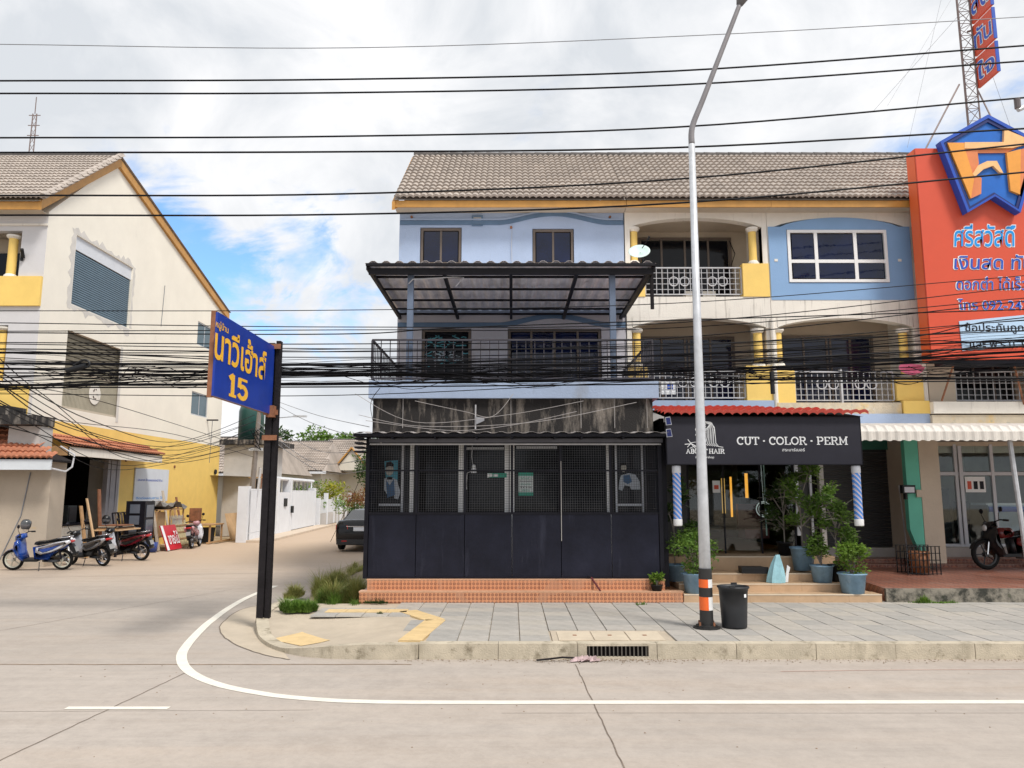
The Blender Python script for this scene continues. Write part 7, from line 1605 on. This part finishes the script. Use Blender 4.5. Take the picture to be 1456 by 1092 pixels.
# ================================================================== parked car
car = thing('parked_car', 'black sedan with pale reflecting rear window parked beyond the bar, seen from behind', 'car', (-5.28, 26.7, .03))
cp_m = mat('car_paint', (.005, .005, .007), .25, .02, coat=.25, spec=.3); cg = mat('car_glass', (.02, .02, .02), .03, 0, spec=.9)
def car_ring(y, hw, z0, zb, crown):    # half outlines -> full ring of body
    r = [(hw * .86, z0), (hw * .98, z0 + .12), (hw, z0 + .34), (hw * .985, zb - .14), (hw * .90, zb - .02), (hw * .6, zb + crown), (0, zb + crown * 1.3)]
    return [(-5.28 + x, y, z) for x, z in r] + [(-5.28 - x, y, z) for x, z in r[-2::-1]]
st_ = [(26.68, .74, .34, .84, .03), (26.74, .84, .26, 1.02, .03), (26.95, .89, .22, 1.08, .03), (27.6, .905, .20, 1.05, .02), (28.6, .91, .20, 1.0, .02), (29.8, .905, .20, .97, .03), (30.6, .88, .22, .90, .04), (31.1, .80, .26, .76, .03), (31.25, .65, .32, .62, .02)]
b = MB(); rings = [car_ring(*q) for q in st_]; n = len(rings[0]); b.add([v for r in rings for v in r], [(j * n + i, j * n + (i + 1) % n, (j + 1) * n + (i + 1) % n, (j + 1) * n + i) for j in range(len(rings) - 1) for i in range(n)] + [tuple(range(n - 1, -1, -1)), tuple(range((len(rings) - 1) * n, len(rings) * n))])
b.build('body', cp_m, car, True)
def gh_ring(y, hb, ht, zb, zt): r = [(hb, zb), (ht + .06, zt - .12), (ht, zt - .03), (ht * .5, zt), (0, zt + .01)]; return [(-5.28 + x, y, z) for x, z in r] + [(-5.28 - x, y, z) for x, z in r[-2::-1]]
b = MB(); rings = [gh_ring(*q) for q in ((27.28, .78, .70, 1.03, 1.07), (28.05, .80, .60, 1.03, 1.40), (28.7, .80, .60, 1.0, 1.45), (29.4, .80, .60, .98, 1.41), (30.1, .78, .66, .95, .99))]; n = len(rings[0])
b.add([v for r in rings for v in r], [(j * n + i, j * n + i + 1, (j + 1) * n + i + 1, (j + 1) * n + i) for j in range(len(rings) - 1) for i in range(n - 1)]); b.build('cabin', cp_m, car, True)
MB().add([(-5.28 - .66, 27.24, 1.095), (-5.28 + .66, 27.24, 1.095), (-5.28 + .55, 28.0, 1.405), (-5.28 - .55, 28.0, 1.405)], [(0, 1, 2, 3)]).build('rear_window', cg, car)
for s_ in (-1, 1): MB().add([(-5.28 + s_ * .795, 27.55, 1.06), (-5.28 + s_ * .81, 29.7, 1.02), (-5.28 + s_ * .665, 29.25, 1.33), (-5.28 + s_ * .665, 28.15, 1.34)], [(0, 1, 2, 3)]).build('side_window', cg, car)
for s_ in (-1, 1):
    b = MB(); X0 = -5.28 + s_ * .86; X1 = -5.28 + s_ * .42; b.add([(X0, 26.80, .92), (X1, 26.675, .90), (X1, 26.675, .78), (X0, 26.78, .76), (X0 + s_ * .03, 27.0, .90), (X0 + s_ * .03, 27.0, .78)], [(0, 1, 2, 3), (0, 3, 5, 4)]); b.build('tail_light', mat('car_lamp_red', (.72, .03, .02), .15), car)
    for y in (27.55, 30.3):
        w_ = MB(); w_.lathe((-5.28 + s_ * .80, y, .35), [(.20, .09), (.29, .10), (.33, .07), (.33, -.07), (.29, -.10), (.20, -.09)], 24, 'x'); o = w_.build('wheel', tyre_m, car, True)
        MB().lathe((-5.28 + s_ * .80, y, .35), [(.20, .085), (.17, .05), (.05, .07), (0, .07)] if s_ > 0 else [(.20, -.085), (.17, -.05), (.05, -.07), (0, -.07)], 10, 'x').build('rim', alu, o)
MB().box(-5.28 - .80, -5.28 + .80, 26.66, 26.80, .26, .44).build('bumper', mat('bumper_dark', (.02, .02, .022), .4), car)
MB().box(-5.50, -5.06, 26.655, 26.668, .72, .85).build('number_plate', white_s, car); MB().box(-5.75, -4.81, 26.665, 26.70, .87, .885).build('boot_trim', chrome, car)
MB().box(-5.9, -5.72, 26.645, 26.66, .36, .40).build('reflector', mat('tail_red', (.45, .02, .02), .2), car)

# ================================================================== overhead lines
def cable(pts, r, label, group, m=cable_m, D=12.0, ext=True):
    P_ = [PY(x, y, D) for x, y in pts]
    if ext:
        P_ = [P_[0] + (P_[0] - P_[1]) * .9 + Vector((0, 0, .0))] + P_ + [P_[-1] + (P_[-1] - P_[-2]) * .9]
    b = MB(); b.path(spline(P_, 8), r, 5); o = b.single('overhead_cable', m, label, 'cable', group); return o
gp_ = 'power lines across the road front'
cable([(0, 63), (500, 68), (1000, 50), (1456, 24)], .008, 'thin grey wire, topmost of all the overhead lines', gp_, cable_g, 13)
cable([(0, 115), (480, 113), (960, 101), (1456, 65)], .016, 'thick black power line, second from the top', gp_)
cable([(0, 133), (480, 132), (960, 121), (1456, 87)], .016, 'thick black power line, third from the top', gp_)
cable([(0, 196), (480, 194), (960, 181), (1456, 139)], .016, 'thick black power line, fourth from the top', gp_)
cable([(0, 217), (480, 216), (960, 210), (1456, 183)], .017, 'thick black power line skimming the roof ridges', gp_)
cable([(0, 278), (480, 276), (960, 255), (1456, 205)], .016, 'black power line crossing the tiled roof', gp_)
cable([(0, 306), (480, 305), (960, 289), (1456, 245)], .016, 'black power line crossing the eaves', gp_)
cable([(0, 442), (480, 441), (960, 431), (1456, 392)], .007, 'thin lone wire below the eaves at the blue sign top', gp_)
g2 = 'telecom cables strung across the house fronts'
rg = random.Random(21); ords = ['uppermost', 'second', 'third', 'fourth', 'fifth', 'sixth', 'seventh', 'eighth', 'ninth', 'tenth', 'eleventh', 'twelfth', 'thirteenth', 'lowest']
tel = [((0, 459), (500, 465), (960, 459), (1456, 408), .008), ((0, 471), (500, 469), (960, 466), (1456, 424), .008), ((0, 473), (480, 475), (700, 464), (1456, 440), .010), ((0, 487), (500, 489), (960, 480), (1456, 428), .009), ((0, 489), (500, 496), (960, 492), (1456, 455), .008),
       ((0, 496), (500, 500), (960, 490), (1456, 470), .010), ((0, 502), (500, 508), (960, 497), (1456, 466), .008), ((0, 516), (500, 517), (960, 505), (1456, 483), .014), ((0, 517), (500, 519), (960, 515), (1456, 492), .016), ((0, 524), (500, 531), (960, 528), (1456, 500), .018),
       ((0, 530), (500, 534), (960, 532), (1456, 506), .012), ((0, 548), (500, 545), (960, 540), (1456, 538), .020), ((0, 551), (500, 550), (960, 546), (1456, 541), .012), ((0, 560), (480, 562), (960, 540), (1456, 520), .007)]
for k, (a, b_, c, d, r) in enumerate(tel): cable([a, b_, c, d], r, '%s of the black telecom cables running across both buildings' % ords[k], g2, D=12.3 + .05 * (k % 4))
# the tangle nobody could count
tg = MB()
for k in range(36):
    y0 = 494 + 62 * rg.random(); y3 = rg.choice((rg.uniform(455, 500), rg.uniform(488, 545), rg.uniform(500, 530))); D = 12.25 + rg.random() * .25
    y1 = 500 + 54 * rg.random(); y2 = rg.uniform(494, 556); r = rg.choice((.003, .004, .004, .005, .007, .011))
    xs_ = [-900, -300, 0, 240, 520, 720, 900, 1100, 1300, 1456, 1900, 2400]; yy = []
    for x in xs_:
        t = max(0, min(1, x / 1456)); base = y0 * (1 - t) ** 3 + 3 * y1 * (1 - t) ** 2 * t + 3 * y2 * (1 - t) * t * t + y3 * t ** 3
        if x > 1456: base = y3 - (x - 1456) * .04
        yy.append(base + rg.uniform(-6.5, 6.5))
    tg.path(spline([PY(x, y, D) for x, y in zip(xs_, yy)], 4), r, 4)
for k in range(44):       # slack loops and ties
    x = rg.choice((rg.uniform(560, 940), rg.uniform(940, 1340), rg.uniform(60, 300))); y = rg.uniform(522, 545); w_ = rg.uniform(20, 90); tg.path(spline([PY(x - w_, y - 3, 12.3), PY(x - w_ * .3, y + rg.uniform(2, 12), 12.25), PY(x + w_ * .4, y + rg.uniform(-6, 10), 12.35), PY(x + w_, y - 2, 12.3)], 5), rg.uniform(.004, .008), 4)
tag(tg.build('cable_tangle', cable_m), 'dense tangle of black telecom cables hanging across the balconies', 'cables', kind='stuff')
cj = thing('splice_closure', 'black cable splice closure with a coiled loop hanging before the lattice window', 'cable joint', (-6.4, 12.3, 4.9))
p, q = PY(95, 527, 12.25), PY(122, 520, 12.25); MB().tube(p, q, .045, 10).build('closure', plastic_b, cj); MB().path(spline([PY(*c_, 12.25) for c_ in ((104, 520), (118, 512), (126, 514), (127, 520), (118, 524), (106, 528))], 5), .016, 6).build('loop', plastic_b, cj)
p, q = PY(1097, 528, 12.3), PY(1099, 560, 12.3); t = thing('splice_closure', 'black upright cable closure strapped below the cables by the yellow parapet', 'cable joint', tuple(p)); MB().tube(p, q, .035, 10).build('closure', plastic_b, t)
# drops sweeping to the leaning pole and across to the bar
g3 = 'service drops sweeping down to the leaning pole'
tp = PY(364, 620, 33)
for k, (x0, y0, xm, ym, lab) in enumerate(((-40, 505, 130, 598, 'highest'), (-40, 520, 120, 612, 'second'), (-40, 512, 90, 605, 'third'), (-40, 555, 140, 632, 'fourth'), (-40, 548, 110, 622, 'fifth'), (-60, 590, 150, 640, 'lowest'))):
    a = PY(x0, y0, 12.5); m1 = PY(xm, ym, 18 + k * .4); m2 = PY(255, 628 + k * 6, 26); e = PY(362 + k % 3, 590 + 9 * k, 33); bb = MB(); bb.path(spline([a - (m1 - a) * .3, a, m1, m2, e], 8), .012, 4)
    bb.single('service_cable', cable_m, '%s of the slack cables sweeping over the yellow wall' % lab, 'cable', g3)
g4 = 'thin wires over the side street'
for k, (a, m_, e) in enumerate(((((366, 600), (440, 655), (530, 652)), ((395, 640)), 0), (((366, 610), (450, 668), (530, 668)), 0, 0), (((392, 575), (440, 600), (527, 628)), 0, 0), (((392, 570), (450, 590), (525, 607)), 0, 0), (((380, 602), (450, 640), (530, 640)), 0, 0))):
    pts = a; bb = MB(); bb.path(spline([PY(pts[0][0], pts[0][1], 30), PY(pts[1][0], pts[1][1], 24), PY(pts[2][0], pts[2][1], 17)], 8), .010, 4); bb.single('service_cable', cable_g, '%s thin grey wire hanging between the leaning pole and the bar' % ('topmost', 'lowest', 'second', 'third', 'fourth')[k], 'cable', g4)
g5 = 'pale wires looped over the stained parapet'
for k, pts in enumerate((((505, 560), (590, 600), (720, 590), (830, 570)), ((510, 590), (600, 606), (760, 600), (905, 572)), ((520, 598), (640, 612), (730, 604), (820, 585)), ((590, 570), (660, 585), (700, 592), (730, 560)))):
    bb = MB(); bb.path(spline([PY(x, y, 13.1) for x, y in pts], 8), .006, 4); bb.single('loose_wire', mat('pale_wire', (.42, .40, .40), .6), '%s pale wire drooping in front of the stained parapet' % ('first', 'second', 'third', 'fourth')[k], 'wire', g5)
p = PY(527, 560, 12.6); bb = MB(); bb.path(spline([PY(540, 552, 12.5), PY(527, 575, 13), PY(530, 620, 14), PY(508, 690, 16), PY(470, 770, 19)], 8), .006, 4); bb.single('loose_wire', cable_m, 'thin black wire dropping past the bar roof to the street', 'wire')
p = PY(1447, 150, 12.0); q = thing('line_insulator', 'grey insulator end poking in at the upper right edge', 'insulator', tuple(p)); MB().tube((p.x, p.y, p.z - .05), (p.x, p.y, p.z + .12), .05, 10).build('cap', mat('insulator', (.12, .10, .10), .4), q); MB().tube((p.x + .0, p.y, p.z - .08), (p.x + .7, p.y, p.z + .28), .04, 8).build('arm', galv, q)

# more timber and odds and ends along the yellow wall
rg = random.Random(77)
for k in range(7):
    y = 24.0 + k * .42 + rg.uniform(-.1, .1) if k < 3 else 28.6 + k * .42; h = rg.uniform(1.3, 2.3); lean = rg.uniform(.25, .7); w_ = rg.uniform(.07, .16)
    t = MB(); x = -13.2 + rg.uniform(-.1, .2); t.add([(x, y, .02), (x, y + w_, .02), (x - lean, y + w_ + .1, h), (x - lean, y + .1, h), (x - .04, y, .02), (x - .04, y + w_, .02), (x - .04 - lean, y + w_ + .1, h), (x - .04 - lean, y + .1, h)], [(0, 1, 2, 3), (7, 6, 5, 4), (0, 3, 7, 4), (1, 5, 6, 2), (3, 2, 6, 7), (0, 4, 5, 1)])
    t.single('timber_plank', (wood, MATS['ply'], rust, cream_in)[k % 4], '%s plank leaning on the yellow wall, counted from the road' % ('first', 'second', 'third', 'fourth', 'fifth', 'sixth', 'seventh')[k], 'plank', 'planks leaning on the yellow wall')
tp_ = thing('stacked_table', 'low table stacked with flat boards behind the maroon scooter', 'table', (-12.9, 25.2, 0)); MB().box(-13.4, -12.6, 24.6, 26.1, .82, .86).build('table_top', MATS['ply'], tp_)
for x in (-13.35, -12.7):
    for y in (24.65, 26.0): MB().box(x, x + .06, y, y + .06, 0, .82).build('leg', black_m, tp_)
for k in range(4): MB().box(-13.35 + .03 * k, -12.7 + .02 * k, 24.7, 25.9 - .08 * k, .865 + .035 * k, .895 + .035 * k).build('board', (wood, black_m, cream_in, rust)[k], tp_)
MB().lathe((-12.4, 26.6, 0), [(0, .02), (.15, .02), (.17, .34), (.155, .34), (.14, .05), (0, .05)], 16).single('paint_bucket', mat('blue_bucket', (.03, .06, .25), .4), 'dark blue bucket at the foot of the black cabinet', 'bucket', smooth=True)
# grit and dry leaves washed against the kerb
b = MB()
for _ in range(900):
    x = rg.uniform(-1.5, 9) if rg.random() < .75 else rg.gauss(1.2, .5); y = 9.76 - abs(rg.gauss(0, .10)) ** 1.0; q = rg.uniform(.004, .013); a = rg.random() * 6.28; c_, s_ = cos(a) * q, sin(a) * q
    b.add([(x + c_, y + s_, .001), (x - s_, y + c_, .002), (x - c_, y - s_, .001), (x + s_, y - c_, .002), (x, y, q * .7)], [(0, 1, 4), (1, 2, 4), (2, 3, 4), (3, 0, 4)])
for _ in range(260):
    x = rg.uniform(-12, 9); y = rg.uniform(5.5, 9.6); q = rg.uniform(.004, .012); a = rg.random() * 6.28; c_, s_ = cos(a) * q, sin(a) * q
    b.add([(x + c_, y + s_, .001), (x - s_, y + c_, .002), (x - c_, y - s_, .001), (x + s_, y - c_, .002), (x, y, q * .7)], [(0, 1, 4), (1, 2, 4), (2, 3, 4), (3, 0, 4)])
tag(b.build('grit', mat('grit', (.22, .16, .11), .9, .4, 30)), 'scattered grit and dry scraps on the road by the kerb', 'grit', kind='stuff')

# further slack drops across the left building, each with its own sag
ys = ((-40, 470, 60, 560, 200, 640), (-60, 495, 80, 585, 210, 655), (-60, 530, 40, 600, 190, 662), (-40, 575, 60, 622, 180, 668), (-60, 540, 100, 560, 240, 600), (-60, 560, 90, 598, 250, 618))
for k, (x0, y0, x1, y1, x2, y2) in enumerate(ys):
    bb = MB(); P0, P1, P2, P3 = PY(x0, y0, 12.6), PY(x1, y1, 16), PY(x2, y2, 22), PY(361, 600 + 10 * k, 33); bb.path(spline([P0 + (P0 - P1) * .3, P0, P1, P2, P3], 8), .009, 4)
    bb.single('service_cable', cable_m, '%s of the thinner wires drooping across the left house to the pole' % ('first', 'second', 'third', 'fourth', 'fifth', 'sixth')[k], 'cable', 'thin drooping wires over the left house')
